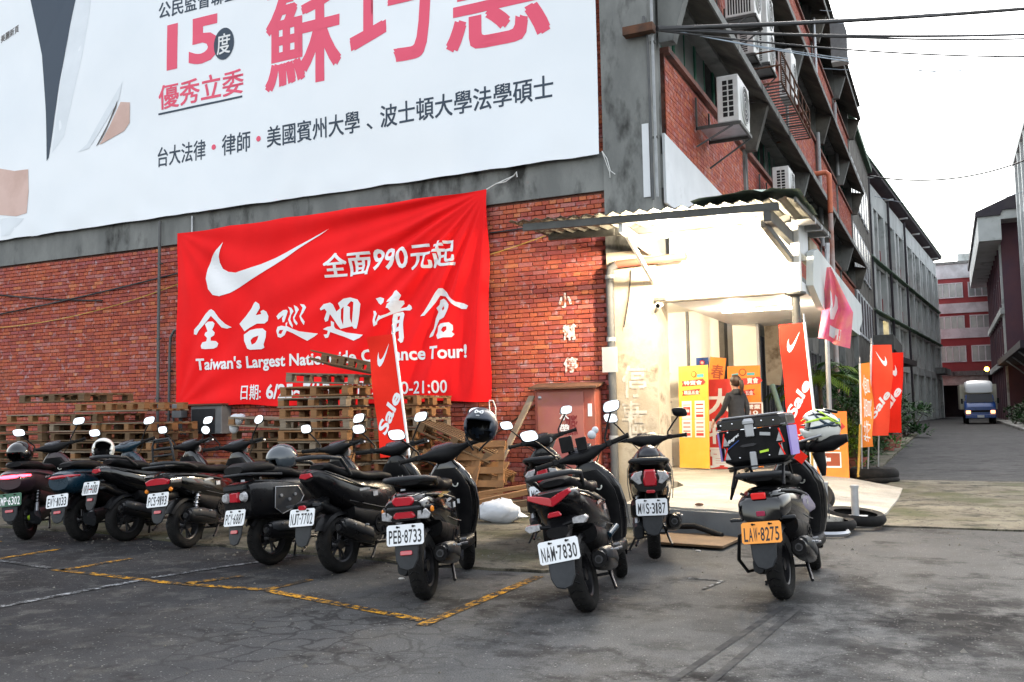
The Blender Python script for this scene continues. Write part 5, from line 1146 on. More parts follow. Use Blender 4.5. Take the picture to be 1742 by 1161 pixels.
        for s_ in (-1, 1):
            o = lens_(root, 'tail_light', [(0, -.05), (.075, -.018), (.155, .025), (.145, .052), (.06, .03), (0, .008)], -.322, .022, M['red_lens'], .06, (0, 0, zt + .0), (0, 0, R(-14) if s_ > 0 else R(14)))
            if s_ < 0: o.scale = (-1, 1, 1)
        lens_(root, 'tail_reflector', rrect(.10, .035, .2, -.01), -.335, .012, M['red_lens'], .1, (0, 0, zt - .095))
        mb = MB(); mb.loft([sring((0, -.16, zt - .14), .1, .03, .05, 3, 14), sring((0, -.36, zt - .20), .07, .025, .04, 3, 14)]); P('tail_bracket', mb, M['black_plastic'])
        for s_ in (-1, 1):
            mb = MB(); mb.tube([(s_ * .04, -.33, zt - .17), (s_ * .11, -.34, zt - .16)], .012, 8); P('signal_stalk', mb, M['black_plastic'])
            o = lens_(root, 'turn_signal', [(-.055, -.018), (.03, -.028), (.06, .005), (.04, .026), (-.05, .02)], -.32, .04, M['clear_lens'], .15, (s_ * .155, 0, zt - .155)); o.scale = (s_, 1, 1)
    elif tl == 'centre':
        mb = MB(); mb.loft([sring((0, -.2, zt - .02), .17, .08, .1, 2.6, 20), sring((0, -.31, zt - .02), .14, .07, .1, 2.8, 20)]); P('tail_housing', mb, b_m)
        lens_(root, 'tail_light', [(-.05, -.075), (.05, -.075), (.065, -.02), (.045, .07), (-.045, .07), (-.065, -.02)], -.312, .025, M['red_lens'], .18, (0, 0, zt - .0))
        for s_ in (-1, 1): o = lens_(root, 'turn_signal', [(.065, -.05), (.10, -.06), (.165, .0), (.13, .045), (.06, .06), (.07, 0)], -.30, .02, M['clear_lens'], .1, (0, 0, zt)); o.scale = (s_, 1, 1)
        lens_(root, 'tail_reflector', rrect(.075, .028, .2), -.33, .01, M['red_lens'], .1, (0, 0, zt - .115))
    elif tl in ('strip', 'strip_dark'):
        mb = MB(); mb.loft([sring((0, -.12, .66), .185, .13, .15, 2.4, 22), sring((0, -.24, .665), .165, .11, .13, 2.4, 22), sring((0, -.32, .67), .12, .07, .09, 2.4, 22)]); P('tail_housing', mb, b_m)
        mb = MB(); mm = M['red_lit'] if tl == 'strip' else M['red_lens']
        pts = [(-.17, -.19, .71), (-.13, -.285, .712), (-.06, -.325, .715), (.06, -.325, .715), (.13, -.285, .712), (.17, -.19, .71)]
        mb.tube(pts, [.010, .016, .018, .018, .016, .010], 8); P('tail_light', mb, mm)
        if tl == 'strip_dark':
            mb = MB()
            text_box(mb, 'gogoro', lambda a, b: (.166 - (b - .66) * .05, a, b), -.17, -.03, .64, .672, .02); o = P('lettering', mb, M['clear_lens'], None, recalc=False)
    elif tl == 'wide':
        mb = MB(); mb.loft([sring((0, -.2, zt - .03), .17, .06, .1, 3.4, 20), sring((0, -.34, zt - .03), .16, .05, .08, 4, 20)]); P('tail_housing', mb, b_m)
        lens_(root, 'tail_light', [(-.14, -.03), (.14, -.03), (.16, .01), (.09, .035), (0, .04), (-.09, .035), (-.16, .01)], -.342, .022, M['red_lens'], .1, (0, 0, zt - .03))
        for s_ in (-1, 1): lens_(root, 'turn_signal', rrect(.045, .045, .35), -.33, .02, M['amber'], .15, (s_ * .15, 0, zt - .11))
    elif tl == 'retro':
        lens_(root, 'tail_light', [(-.06, -.045), (.06, -.045), (.06, .045), (-.06, .045)], -.345, .03, M['red_lens'], .15, (0, 0, .62))
        for s_ in (-1, 1): lens_(root, 'turn_signal', [(.048 * math.cos(a * PI / 6), .048 * math.sin(a * PI / 6)) for a in range(12)], -.345, .035, M['clear_lens'], .3, (s_ * .115, 0, .62))
        mb = MB(); mb.box(-.13, .13, -.37, -.33, .685, .72); P('tail_bar', mb, M['dark_grey'])
        for s_ in (-1, 1):
            mb = MB(); P_ = [(-.18, .50), (-.10, .44), (.10, .50), (.16, .58), (.1, .67), (-.16, .68)]
            mb.prism([(a + .08, b) for a, b in P_], s_ * .194, s_ * .206, axes='YZ'); P('side_badge', mb, M['dark_grey'], None, .004)
            mb = MB(); pp = [(s_ * .210, a + .08, b) for a, b in P_]; mb.tube(pp + [pp[0]], .004, 5); P('badge_trim', mb, M['steel'])
            for (a, b) in ((-.06, .60), (.03, .56), (.10, .60)): mb = MB(); mb.tube([(s_ * .2, a + .04, b), (s_ * .216, a + .04, b)], .014, 10); P('stud', mb, M['steel'])
        mb = MB(); mb.loft([sring((0, -.02, .86), .15, .03, .04, 3, 18), sring((0, -.1, .87), .15, .05, .05, 3, 18), sring((0, -.3, .865), .14, .05, .05, 3, 18), sring((0, -.36, .855), .12, .03, .035, 3, 18)]); P('pillion_pad', mb, M['seat'])
        mb = MB(); mb.tube([(-.15, .05, .79), (-.16, -.3, .81), (-.1, -.38, .81), (.1, -.38, .81), (.16, -.3, .81), (.15, .05, .79)], .012, 8); P('carrier', mb, M['dark_grey'])
    elif tl == 'small':
        lens_(root, 'tail_light', [(-.075, -.012), (0, -.03), (.075, -.012), (.055, .022), (-.055, .022)], -.318, .022, M['red_lens'], .1, (0, 0, zt + .005))
        mb = MB(); mb.loft([sring((0, .02, .50), .05, .04, .06, 3, 14), sring((0, -.25, .60), .06, .035, .04, 3, 14), sring((0, -.36, .60), .10, .03, .03, 3, 14), sring((0, -.40, .595), .06, .02, .02, 3, 14)]); P('tail_bracket', mb, M['black_plastic'])
        lens_(root, 'tail_light', rrect(.09, .04, .3), -.395, .014, M['red_lens'], .15, (0, 0, .575))
        for s_ in (-1, 1): o = lens_(root, 'turn_signal', [(-.05, -.014), (.04, -.02), (.055, .006), (-.045, .014)], -.36, .03, M['dark_grey'], .15, (s_ * .14, 0, .595)); o.scale = (s_, 1, 1)
    elif tl == 'box':
        mb = MB(); mb.loft([sring((0, -.16, zt - .04), .17, .07, .12, 3, 20), sring((0, -.32, zt - .06), .15, .07, .12, 3, 20), sring((0, -.345, zt - .07), .13, .05, .1, 3, 20)]); P('tail_housing', mb, b_m)
        lens_(root, 'tail_light', rrect(.10, .045, .12), -.342, .018, M['red_lit'] if False else mat('bright_red_lens', (.75, .01, .01), rough=.25, coat=.5, rvar=.03), .08, (0, 0, zt + .01))
        lens_(root, 'tail_reflector', rrect(.06, .035, .12), -.348, .01, mat('dim_red_lens', (.3, .02, .06), rough=.25, rvar=.03), .08, (0, 0, zt - .105))
        for s_ in (-1, 1): mb = MB(); mb.loft([sring((s_ * .10, -.33, zt - .15), .06, .008, .008, 2, 10), sring((s_ * .21, -.30, zt - .135), .03, .006, .006, 2, 10)], True); mb = MB(); mb.cbox(s_ * .17, -.315, zt - .14, .09, .03, .022); P('turn_signal', mb, M['dark_grey'], None, .006)
    # ---- mudguard tongue and plate
    py, pz = S['py'], S['pz']
    if S['fender']:
        mb = MB(); T_ = [(-.075, 0), (.075, 0), (.085, -.10), (.078, -.20), (.05, -.255), (0, -.27), (-.05, -.255), (-.078, -.20), (-.085, -.10)]
        mb.prism(T_, 0, .018, 0); o = P('mudguard_flap', mb, M['dark_grey'], None, .006); o.location = (0, py + .022, pz + .03); o.rotation_euler = (R(-12 + S.get('flap', 0)), 0, 0)
        if S.get('reflector', True): rf_ = MB(); rf_.prism(rrect(.085, .03, .2), -.012, 0); ro = rf_.build('reflector', M['red_lens'], o, None, .003); ro.location = (0, -.001, -.155)
        mb = MB(); mb.loft([sring((0, -.12, .56 + tz * .5), .05, .05, .05, 3, 12), sring((0, py + .06, pz + .02), .06, .045, .045, 3, 12)]); P('plate_bracket', mb, M['black_plastic'])
    plate(root, S['plate'], py - .004, pz, 15, S['pk'])
    # ---- hugger, engine, transmission, shock, muffler, stand
    P('rear_mudguard', arc_guard(0, rr_, rr_ + .035, 20, 150, .07), M['black_plastic'])
    mb = MB(); mb.loft([sring((-.125, y, z), w_, ht, hb, 3, 16) for y, z, w_, ht, hb in [(.62, .33, .03, .06, .06), (.45, .30, .05, .10, .09), (.2, .27, .052, .085, .08), (.0, .25, .05, .08, .08), (-.10, .245, .035, .05, .05)]]); P('transmission_case', mb, M['dark_grey'], 40)
    for k in range(6): mb = MB(); a = k * PI / 3; mb.tube([(-.178, .03 + .055 * math.cos(a), .25 + .055 * math.sin(a)), (-.170, .03 + .055 * math.cos(a), .25 + .055 * math.sin(a))], .006, 6); P('case_bolt', mb, M['alu'])
    mb = MB(); mb.loft([sring((.02, y, z), w_, ht, hb, 4, 14) for y, z, w_, ht, hb in [(.70, .33, .07, .06, .06), (.58, .35, .10, .10, .1), (.40, .36, .12, .11, .11), (.26, .37, .09, .07, .08)]]); P('engine', mb, M['alu'], 40)
    mb = MB()
    for k in range(7): mb.cbox(.02, .66 - k * .02 * 2, .34, .19, .008, .17)
    P('cooling_fins', mb, M['rim'])
    mb = MB(); mb.tube([(.135, .42, .36), (.152, .42, .36)], .085, 22); 
    for k in range(8): a = k * PI / 4; mb.tube([(.153, .42 + .03 * math.cos(a), .36 + .03 * math.sin(a)), (.157, .42 + .07 * math.cos(a), .36 + .07 * math.sin(a))], .005, 5)
    P('fan_cover', mb, M['black_plastic'])
    mb = MB(); mb.loft([sring((-.13, y, z), w_, ht, hb, 4, 14) for y, z, w_, ht, hb in [(.36, .42, .04, .05, .05), (.22, .425, .055, .07, .07), (.0, .425, .055, .07, .07), (-.06, .425, .04, .05, .05)]]); P('air_filter', mb, M['black_plastic'], 40)
    for s_ in ((-1, 1) if S.get('twin') else (-1,) if not S.get('rshock') else (1, -1)):
        x = s_ * .135; a, b_ = Vector((x, -.02, .30)), Vector((x * .9, .10, .60)); mb = MB(); mb.tube([a, b_], .014, 8); mb.tube([a, a.lerp(b_, .35)], .022, 10); P('shock_absorber', mb, M['steel'])
        mb = MB(); d = (b_ - a).normalized(); u = d.orthogonal().normalized(); v_ = d.cross(u); mb.tube([a.lerp(b_, .25 + .7 * i / 72) + (u * math.cos(i * PI / 6) + v_ * math.sin(i * PI / 6)) * .027 for i in range(73)], .006, 5); P('shock_spring', mb, M['black_plastic'] if not S.get('spring') else M['chrome'])
    if S['muffler']:
        mb = MB(); mb.tube([(.06, .60, .27), (.10, .50, .20), (.13, .36, .21), (.145, .24, .25)], .018, 8); P('exhaust_pipe', mb, M['rim'])
        up = S.get('mup', .0)
        mb = MB(); mb.loft([sring((.15, .30, .25), .03, .035, .035, 2.4, 18), sring((.165, .22, .265), .052, .065, .06, 2.4, 18), sring((.175, .02, .30 + up * .4), .062, .075, .068, 2.5, 18), sring((.182, -.14, .325 + up), .062, .075, .065, 2.5, 18), sring((.183, -.185, .333 + up), .045, .055, .048, 2.5, 18)]); mu = P('muffler', mb, M['satin_black'], 45)
        mb = MB(); mb.loft([sring((.192, .2, .285), .04, .062, .035, 3, 14), sring((.207, .02, .325 + up * .4), .045, .066, .03, 3, 14), sring((.21, -.12, .345 + up), .042, .06, .03, 3, 14), sring((.208, -.16, .352 + up), .03, .045, .02, 3, 14)]); mb.build('heat_shield', M['dark_grey'], mu, 45)
        mb = MB(); mb.tube([(.183, -.17, .333 + up), (.183, -.20, .337 + up)], [.030, .026], 14); mb.build('end_cap', M['rim'], mu, 40); mb = MB(); mb.tube([(.183, -.199, .337 + up), (.183, -.204, .3375 + up)], .018, 12); mb.build('outlet', M['dark_hole'], mu, 40)
        for (y, z) in ((.10, .36), (-.06, .38)): mb = MB(); mb.tube([(.23, y, z - .01 + up * .5), (.262, y, z - .01 + up * .5)], .008, 8); mb.build('shield_bolt', M['steel'], mu)
    else:
        mb = MB(); mb.loft([sring((.12, .3, .27), .03, .06, .06, 3, 14), sring((.13, .0, .24), .045, .1, .1, 2.2, 18), sring((.12, -.1, .24), .03, .06, .06, 2.4, 14)]); P('motor_cover', mb, M['dark_grey'], 45)
    mb = MB(); mb.tube([(-.10, .42, .22), (-.17, .44, .12), (-.23, .47, .012)], .011, 8); mb.cbox(-.235, .475, .008, .05, .04, .014); P('side_stand', mb, M['rim'])
    mb = MB()
    for s_ in (-1, 1): mb.tube([(s_ * .10, .40, .22), (s_ * .15, .26, .10), (s_ * .16, .22, .085)], .012, 8)
    mb.tube([(-.12, .35, .17), (.12, .35, .17)], .01, 6); P('centre_stand', mb, M['rim'])
    # ---- footboard, leg shield, inner panel
    mb = MB(); mb.loft([sring((0, y, z), w_, .04, .06, 4, 18) for y, z, w_ in [(.66, .30, .12), (.75, .285, .16), (.95, .29, .17), (1.05, .31, .14)]]); P('footboard', mb, l_m, 40)
    lw = .98
    mb = MB(); mb.loft([sring((0, y, z), w_ * lw, dp * .9, dp, 2.6, 24, 'Z') for z, y, w_, dp in [(.27, 1.0, .12, .05), (.34, 1.03, .165, .07), (.45, 1.055, .195, .075), (.58, 1.04, .215, .085), (.70, 1.00, .215, .095), (.80, .97, .18, .09), (.88, .945, .12, .075), (.93, .935, .07, .05)]]); P('leg_shield', mb, b_m, 40)
    mb = MB(); mb.loft([sring((0, y, z), w_ * lw, .02, .03, 3.4, 18, 'Z') for z, y, w_ in [(.33, .975, .13), (.45, .975, .16), (.58, .95, .18), (.70, .905, .18), (.80, .875, .14), (.87, .87, .09)]]); P('inner_panel', mb, M['black_plastic'], 40)
    mb = MB(); mb.tube([(.07, .875, .74), (.07, .862, .742)], .026, 18); ko = P('ignition_lock', mb, M['brass'], 40); mb = MB(); mb.tube([(.07, .863, .742), (.07, .858, .742)], .016, 14); mb.build('keyhole', M['black_plastic'], ko, 40)
    mb = MB(); mb.tube([(0, .88, .66), (0, .82, .65), (0, .81, .67)], .008, 6); P('bag_hook', mb, M['rim'])
    # panel gaps, cables, number sticker and reflector bits
    for s_ in (-1, 1):
        mb = MB(); mb.tube([(s_ * .150 * wd, .62, .47), (s_ * .166 * wd, .40, .50), (s_ * .168 * wd, .20, .545), (s_ * .150 * wd, .02, .59)], .0035, 5); mb.tube([(s_ * .205, 1.02, .42), (s_ * .222, .99, .58), (s_ * .214, .955, .72), (s_ * .15, .925, .84)], .0045, 5); P('panel_gap', mb, M['alu'] if S.get('bright_trim', True) else M['dark_grey'])
        mb = MB(); mb.tube([(s_ * .10, .68, .315), (s_ * .15, .72, .315)], .016, 8); mb.tube([(s_ * .14, .56, .30), (s_ * .19, .60, .30)], .010, 6); P('footrest', mb, M['alu'])
    mb = MB(); mb.tube([(-.05, .5, .30), (-.09, .28, .40), (-.10, .05, .38), (-.09, .0, .26)], .006, 5); mb.tube([(.04, .62, .40), (.09, .45, .47), (.08, .2, .46), (.02, .05, .5)], .007, 5); mb.tube([(-.07, .03, .25), (-.04, .06, .20)], .01, 6); P('hose', mb, M['cable'])
    mb = MB(); mb.prism([(.12, .655), (.26, .665), (.25, .685), (.12, .675)], .181 * wd, .1835 * wd, axes='YZ'); mb.prism([(.30, .60), (.36, .60), (.36, .64), (.30, .64)], .178 * wd, .1835 * wd, axes='YZ'); P('sticker', mb, M['clear_lens'])
    mb = MB(); mb.cbox(.06, .893, .60, .05, .006, .035); P('sticker', mb, M['plate_w'])
    # ---- steering head: all turns about the raked stem
    st = Matrix.Translation((0, 1.0, .75)) @ Matrix.Rotation(R(S['steer']), 4, Vector((0, -.42, .91)).normalized()) @ Matrix.Translation((0, -1.0, -.75))
    hb_ = S['headbulk']
    mb = MB(); mb.xf = st; mb.loft([sring((x, .935 - abs(x) * .25, .985 + abs(x) * .12), dy * hb_, dz * hb_, dz * hb_ * 1.1, 2.5, 16, 'X') for x, dy, dz in [(-.20, .016, .016), (-.15, .026, .024), (-.105, .055, .04), (-.05, .078, .052), (0, .085, .056), (.05, .078, .052), (.105, .055, .04), (.15, .026, .024), (.20, .016, .016)]]); P('handlebar_cowl', mb, b_m if S.get('cowl_body') else M['black_plastic'], 45)
    mb = MB(); mb.xf = st; mb.loft([sring((0, y, z), w_, .012, .02, 2.6, 18) for y, z, w_ in [(.86, 1.02, .04), (.88, 1.035, .075), (.93, 1.055, .095), (.98, 1.062, .08), (1.0, 1.058, .04)]]); dpo = P('display', mb, M['glass_dark'], 50)
    mb = MB(); mb.xf = st; mb.loft([sring((0, 1.0, .96), .075, .05, .06, 2.4, 18), sring((0, 1.05, .955), .06, .045, .05, 2.4, 18), sring((0, 1.075, .95), .03, .025, .03, 2.4, 18)]); P('headlight', mb, M['clear_lens'], 50)
    for s_ in (-1, 1):
        mb = MB(); mb.xf = st; mb.tube([(s_ * .19, .895, 1.005), (s_ * .24, .88, 1.012)], .013, 8); mb.tube([(s_ * .24, .88, 1.012), (s_ * .36, .84, 1.018)], [.018, .017], 12); mb.tube([(s_ * .36, .84, 1.018), (s_ * .375, .835, 1.018)], .021, 12); P('grip', mb, M['rubber'])
        mb = MB(); mb.xf = st; mb.tube([(s_ * .21, .915, 1.0), (s_ * .26, .93, 1.0), (s_ * .36, .885, 1.005), (s_ * .375, .88, 1.008)], [.009, .008, .007, .010], 8); P('brake_lever', mb, M['steel'] if S.get('silver_lever', True) else M['black_plastic'])
        mb = MB(); mb.xf = st; mb.cbox(s_ * .215, .885, 1.012, .045, .05, .045); P('switch_box', mb, M['black_plastic'], None, .006)
        mh = S['mirror_h']; mo_ = S.get('mo', .09)
        mb = MB(); mb.xf = st; mb.tube([(s_ * .20, .91, 1.02), (s_ * .205, .915, 1.06), (s_ * (.24 + mo_ * .3), .90, 1.03 + mh * .6), (s_ * (.235 + mo_), .89, 1.02 + mh)], [.010, .008, .008, .008], 8); P('mirror_stalk', mb, M['black_plastic'])
        c = st @ Vector((s_ * (.245 + mo_), .885, 1.05 + mh)); mirror_head(root, c, R(S['steer']) + R(S.get('mt', [0, 0])[0 if s_ < 0 else 1]), round_=S['round_mirror'], w_=.054 if S['round_mirror'] else .066, h_=.05 if S['round_mirror'] else .044)
    mb = MB(); mb.xf = st
    for s_ in (-1, 1): mb.tube([(s_ * .19, .94, 1.0), (s_ * .15, 1.02, .98), (s_ * .08, 1.04, .90), (s_ * .04, 1.02, .8)], .005, 6)
    P('brake_hose', mb, M['cable'])
    if S['rack'] == 'back':
        mb = MB(); r_ = .012
        for z, w_ in ((.86, .13), (.95, .125), (1.02, .12), (1.09, .11)): mb.tube([(-w_, -.24, z), (w_, -.24, z)], r_ * .8, 8)
        mb.tube([(-.13, -.10, .84), (-.135, -.24, .85), (-.12, -.25, 1.05), (-.09, -.25, 1.11), (.09, -.25, 1.11), (.12, -.25, 1.05), (.135, -.24, .85), (.13, -.10, .84)], r_, 8); mb.tube([(-.13, -.1, .84), (-.14, -.38, .84), (.14, -.38, .84), (.13, -.1, .84)], r_, 8)
        for x in (-.06, 0, .06): mb.tube([(x, -.12, .845), (x, -.38, .845)], .007, 6)
        P('luggage_rack', mb, M['dark_grey'])
    if S.get('strap'):
        mb = MB(); mb.tube([(.12, .92, 1.0), (.08, .86, .96), (.04, .85, .9), (.03, .84, .80)], [.012, .018, .014, .006], 6); P('strap', mb, M['flag_red'])
    if S.get('crash_bar'):
        mb = MB(); mb.tube([(-.10, -.16, .50), (-.21, -.16, .46), (-.24, -.14, .30), (-.22, -.02, .20), (-.12, .16, .20)], .013, 8); P('crash_bar', mb, M['black_plastic'])
    if S.get('swoosh_decal'):
        for s_ in (-1, 1): mb = MB(); pts = [(.22, .735), (.05, .75), (-.10, .73), (-.06, .715), (.06, .72)]; mb.prism([(a, b - .01) for a, b in pts], s_ * .178, s_ * .186, axes='YZ'); P('gold_decal', mb, mat('gold_decal', (.45, .3, .08), rough=.3, metal=.6), None)
    return root

def helmet(label, loc, rot, m, kind='open', stripes=None, name='helmet', scale=1.0, group=None):
    """local: face towards -Y, crown up"""
    t_ = thing(name, label, 'helmet', loc, 0, group); t_.rotation_euler = rot; t_.scale = (scale,) * 3
    n, mm = 28, 18; rx, ry, rz = .125, .15, .135; v = []; f = []
    for i in range(mm + 1):
        a = PI / 2 - (PI * .78) * i / mm
        for j in range(n):
            b_ = 2 * PI * j / n; x, y, z = rx * math.cos(a) * math.cos(b_), ry * math.cos(a) * math.sin(b_), rz * math.sin(a)
            if kind == 'full' and z < 0: x *= 1 + .05 * z / rz; y *= 1 - .10 * z / rz if y < 0 else 1
            v.append((x, y, z))
    for i in range(mm):
        for j in range(n):
            q = [i * n + j, i * n + (j + 1) % n, (i + 1) * n + (j + 1) % n, (i + 1) * n + j]; c = sum((Vector(v[k]) for k in q), Vector()) / 4
            face = c.y < -.03 and abs(c.x) < .098 - (.02 if c.z > .03 else 0)
            if kind == 'full' and face and -.052 < c.z < .045: continue
            if kind == 'open' and face and c.z < .035: continue
            if kind == 'open' and c.z < -.09: continue
            f.append(tuple(q))
    mb = MB(); mb.add(v, f); o = mb.build('shell', m, t_, 60); sd = o.modifiers.new('s', 'SOLIDIFY'); sd.thickness = .016; sd.offset = -1
    mb = MB(); mb.ball((0, .012, -.01), .105, .125, .112, 18, 10); mb2 = MB(); mb2.add([p for p in mb.v], [q for q in mb.f if not all(mb.v[k][1] < -.06 and mb.v[k][2] < .06 for k in q)]); mb2.build('liner', M['black_plastic'], t_, 60)
    mb = MB()
    for s_ in (-1, 1): mb.tube([(s_ * .10, -.02, -.08), (s_ * .05, -.06, -.15), (s_ * .02, -.05, -.19)], .007, 6)
    mb.build('chin_strap', M['black_plastic'], t_)
    if stripes == 'racing':
        for k, (mm_, a0) in enumerate(((M['teal_paint'], .2), (M['lime'], .34), (M['black_plastic'], .48), (M['lime'], .75), (M['teal_paint'], .62))):
            for s_ in (-1, 1):
                pts = []
                for q in range(14):
                    b_ = -1.2 + 2.6 * q / 13; a = a0 + .34 * math.sin(b_ * 1.5 + k); pts.append((s_ * (rx + .002) * math.cos(a) * math.cos(b_ * .9), (ry + .002) * math.cos(a) * math.sin(b_ * .9), (rz + .002) * math.sin(a)))
                mb = MB(); mb.tube(pts, [.004 + .007 * math.sin(PI * q / 13) for q in range(14)], 6); mb.build('stripe', mm_, t_, 60)
    if kind == 'full':
        mb = MB(); mb.box(-.03, .03, -.0, .10, .125, .145); mb.build('vent', M['black_plastic'], t_, None, .006)
        for s_ in (-1, 1): mb = MB(); mb.box(s_ * .05 - .012, s_ * .05 + .012, -.06, .04, .112, .128); mb.build('vent', M['black_plastic'], t_, None, .005)
    if stripes == 'badge':
        mb = MB(); mb.tube([(-.02, ry + .001, .075 - .02), (.02, ry * .95 + .001, .075 + .02)], .005, 5)
        def onback(a, b, r_=.003): return (a, -(ry + r_) * math.sqrt(max(0, 1 - (a / rx) ** 2 - (b / rz) ** 2)), b)
        mb = MB()
        for pts in ([(-.024, .072), (0, .083), (.024, .098)], [(.024, .072), (0, .083), (-.024, .098)], [(-.024, .072), (-.03, .085), (-.024, .098)], [(.024, .072), (.03, .085), (.024, .098)]): mb.tube([onback(a, b) for a, b in pts], .0045, 5)
        mb.build('badge', M['ink_white'], t_); mb = MB(); mb.tube([onback(-.012, .052), onback(.012, .052)], .006, 6); mb.build('badge', M['steel'], t_)
    return t_

SC = {}
SC['A'] = scooter('plum grey electric scooter with a glowing red tail strip and a green plate', dict(pos=(-9.37, 7.11), head=-30, lean=-5, body='plum_paint', lower='plum_paint', tail='strip', plate='EMP-6302', pk='g', muffler=False, fat=True, rail=False, pz=.47, hub=M['lime'], wide=1.08, steer=15, mirror_h=.2, rshock=True))
SC['B'] = scooter('deep blue electric scooter with a dark red tail strip', dict(pos=(-8.60, 7.22), head=-13, lean=-7, body='teal_paint', lower='black_plastic', tail='strip_dark', plate='EWY-1033', muffler=False, fat=True, rail=False, pz=.47, wide=1.08, steer=12, spring=True, rshock=True, cowl_body=True))
SC['C'] = scooter('black scooter with a high plate, between the blue and the racked one', dict(pos=(-8.12, 7.36), head=5, lean=-5, tail='small', plate='NRR-9018', pz=.60, py=-.40, tailz=.05, steer=10, mup=.03, body='gloss_black'))
SC['D'] = scooter('black scooter with an upright rear luggage rack', dict(pos=(-7.05, 7.16), head=-4, lean=-6, tail='wide', plate='PCS-9193', rack='back', steer=8, round_mirror=True, strap=False, pz=.52, spring=True, rshock=True))
SC['E'] = scooter('boxy retro scooter with a studded side badge and pillion pad', dict(pos=(-5.50, 6.60), head=9, lean=-6, boxy=True, tail='retro', plate='PCY-6887', rail=False, body='satin_black', steer=6, pz=.45, py=-.37, mup=-.02))
SC['F'] = scooter('matt black scooter with a raised pointed tail, next to the boxy one', dict(pos=(-4.66, 6.46), head=4, lean=-6, tail='small', plate='NJT-7702', tailz=.10, py=-.41, pz=.50, steer=8, body='satin_black', mup=.05, reflector=False))
SC['G'] = scooter('black scooter with double red tail lights and a navy helmet on its mirror', dict(pos=(-3.41, 5.75), head=-15, lean=-5, tail='double', plate='PEB-8733', steer=24, pz=.50, swoosh_decal=True, headbulk=1.25, mt=[-6, 10]))
SC['I'] = scooter('silver nosed scooter half hidden behind the big leaning scooter', dict(pos=(-3.42, 8.05), head=-22, lean=-5, tail='centre', plate='MC7-2156', steer=20, cowl_body=False, headbulk=1.2, body='satin_black', on_apron=True, pz=.56))
SC['J'] = scooter('big dark scooter leaning hard left with a red vee shaped tail light', dict(pos=(-2.195, 5.78), head=-9, lean=-12, tail='vee', plate='NAM-7830', tailz=.05, steer=18, py=-.42, pz=.46, body='satin_black', fat=True, mirror_h=.22, reflector=False, flap=-8, wide=1.05))
SC['K'] = scooter('upright scooter with an upright red centre lamp before the column', dict(pos=(-2.37, 7.87), head=-17, lean=-2, tail='centre', plate='MWS-3187', steer=5, on_apron=True, reflector=False, pz=.48, headbulk=1.2, body='gloss_black', rail=True, mt=[0, 165]))
SC['L'] = scooter('black scooter with a top box and an orange plate', dict(pos=(-1.08, 6.60), head=2, lean=-6, tail='box', plate='LAW·8275', pk='o', steer=10, pz=.50, py=-.40, fat=True, crash_bar=True, mup=.03, reflector=False, mirror_h=.14, mo=.02, wide=1.02, seat_z=.0))
bpy.context.view_layer.update()
def on(key, p): return SC[key].matrix_world @ Vector(p)
# silver nose and extras
mb = MB(); mb.loft([sring((0, 1.02, .93), .10, .07, .08, 2.4, 16), sring((0, .95, 1.0), .14, .05, .06, 2.6, 16), sring((0, .86, 1.0), .10, .03, .04, 2.6, 16)]); mb.build('nose_cowl', M['grey_box'], SC['I'], 50)
mb = MB(); mb.ball((0, .62, .86), .11, .14, .10, 16, 10); tag(mb.build('helmet', M['glass_dark'], None, 60), 'smoke grey helmet resting on the seat of the upright scooter', 'helmet'); bpy.data.objects[-1] if False else None
for o_ in [o for o in bpy.data.objects if o.get('label', '').startswith('smoke grey')]: o_.matrix_world = SC['K'].matrix_world.copy()
# phone mounts of the leaning scooter
mb = MB(); mb.cbox(-.10, .86, 1.10, .10, .03, .12); mb.cbox(.02, .84, 1.08, .08, .03, .10); mb.tube([(-.1, .9, 1.02), (-.1, .87, 1.06)], .01, 6); mb.build('phone_holder', M['black_plastic'], SC['J'], None, .006)
mb = MB(); mb.ball((.10, .90, 1.13), .035, n=8, m=5); mb.ball((.13, .92, 1.16), .028, n=8, m=5); tag(mb.build('tissue', M['bag'], None, 60), 'white paper tissue stuffed on the handlebar of the leaning scooter', 'tissue').matrix_world = SC['J'].matrix_world.copy()
mb = MB(); mb.tube([(.16, .40, .42), (.20, .52, .46)], .022, 10); mb.build('oil_cap', M['teal_paint'], SC['J'], 50)
# helmets
helmet('black open helmet on the seat of the plum scooter', on('A', (0, -.02, .96)), (R(10), 0, R(10)), M['gloss_black'])
helmet('white open face helmet hung over the floor of the blue scooter', on('B', (-.06, .55, .98)), (R(-38), R(8), R(40)), M['helmet_white'])
helmet('dark glossy helmet on the seat behind the pillion pad', on('E', (0, .20, .93)), (R(15), 0, R(-30)), mat('dark_chrome_helmet', (.05, .06, .07), rough=.15, coat=.6, rvar=.03))
helmet('matt navy full face helmet hanging from the right mirror', on('G', (.36, .72, 1.18)), (R(-10), R(6), R(14)), M['helmet_navy'], 'open', 'badge', scale=1.08)
helmet('white and green striped racing helmet on the right handlebar', on('L', (.26, .90, 1.13)), (R(-12), R(6), R(-72)), M['helmet_white'], 'full', 'racing', scale=1.02)
mb = MB(); mb.loft([sring((x, y, z), w_, ht, ht, 2.3, 14, 'X') for x, y, z, w_, ht in [(.12, .93, .99, .04, .04), (.22, .89, .99, .06, .055), (.34, .85, 1.0, .065, .06), (.46, .81, 1.03, .03, .03)]]); mb.build('hand_muff', M['black_plastic'], SC['L'], 50)
mb = MB(); mb.loft([sring((.22, .88, .94), .05, .04, .04, 2.5, 12, 'Z'), sring((.235, .87, .84), .035, .03, .03, 2.5, 12, 'Z'), sring((.24, .865, .76), .015, .015, .015, 2.5, 12, 'Z')]); mb.build('muff_strap', M['black_plastic'], SC['L'], 50)
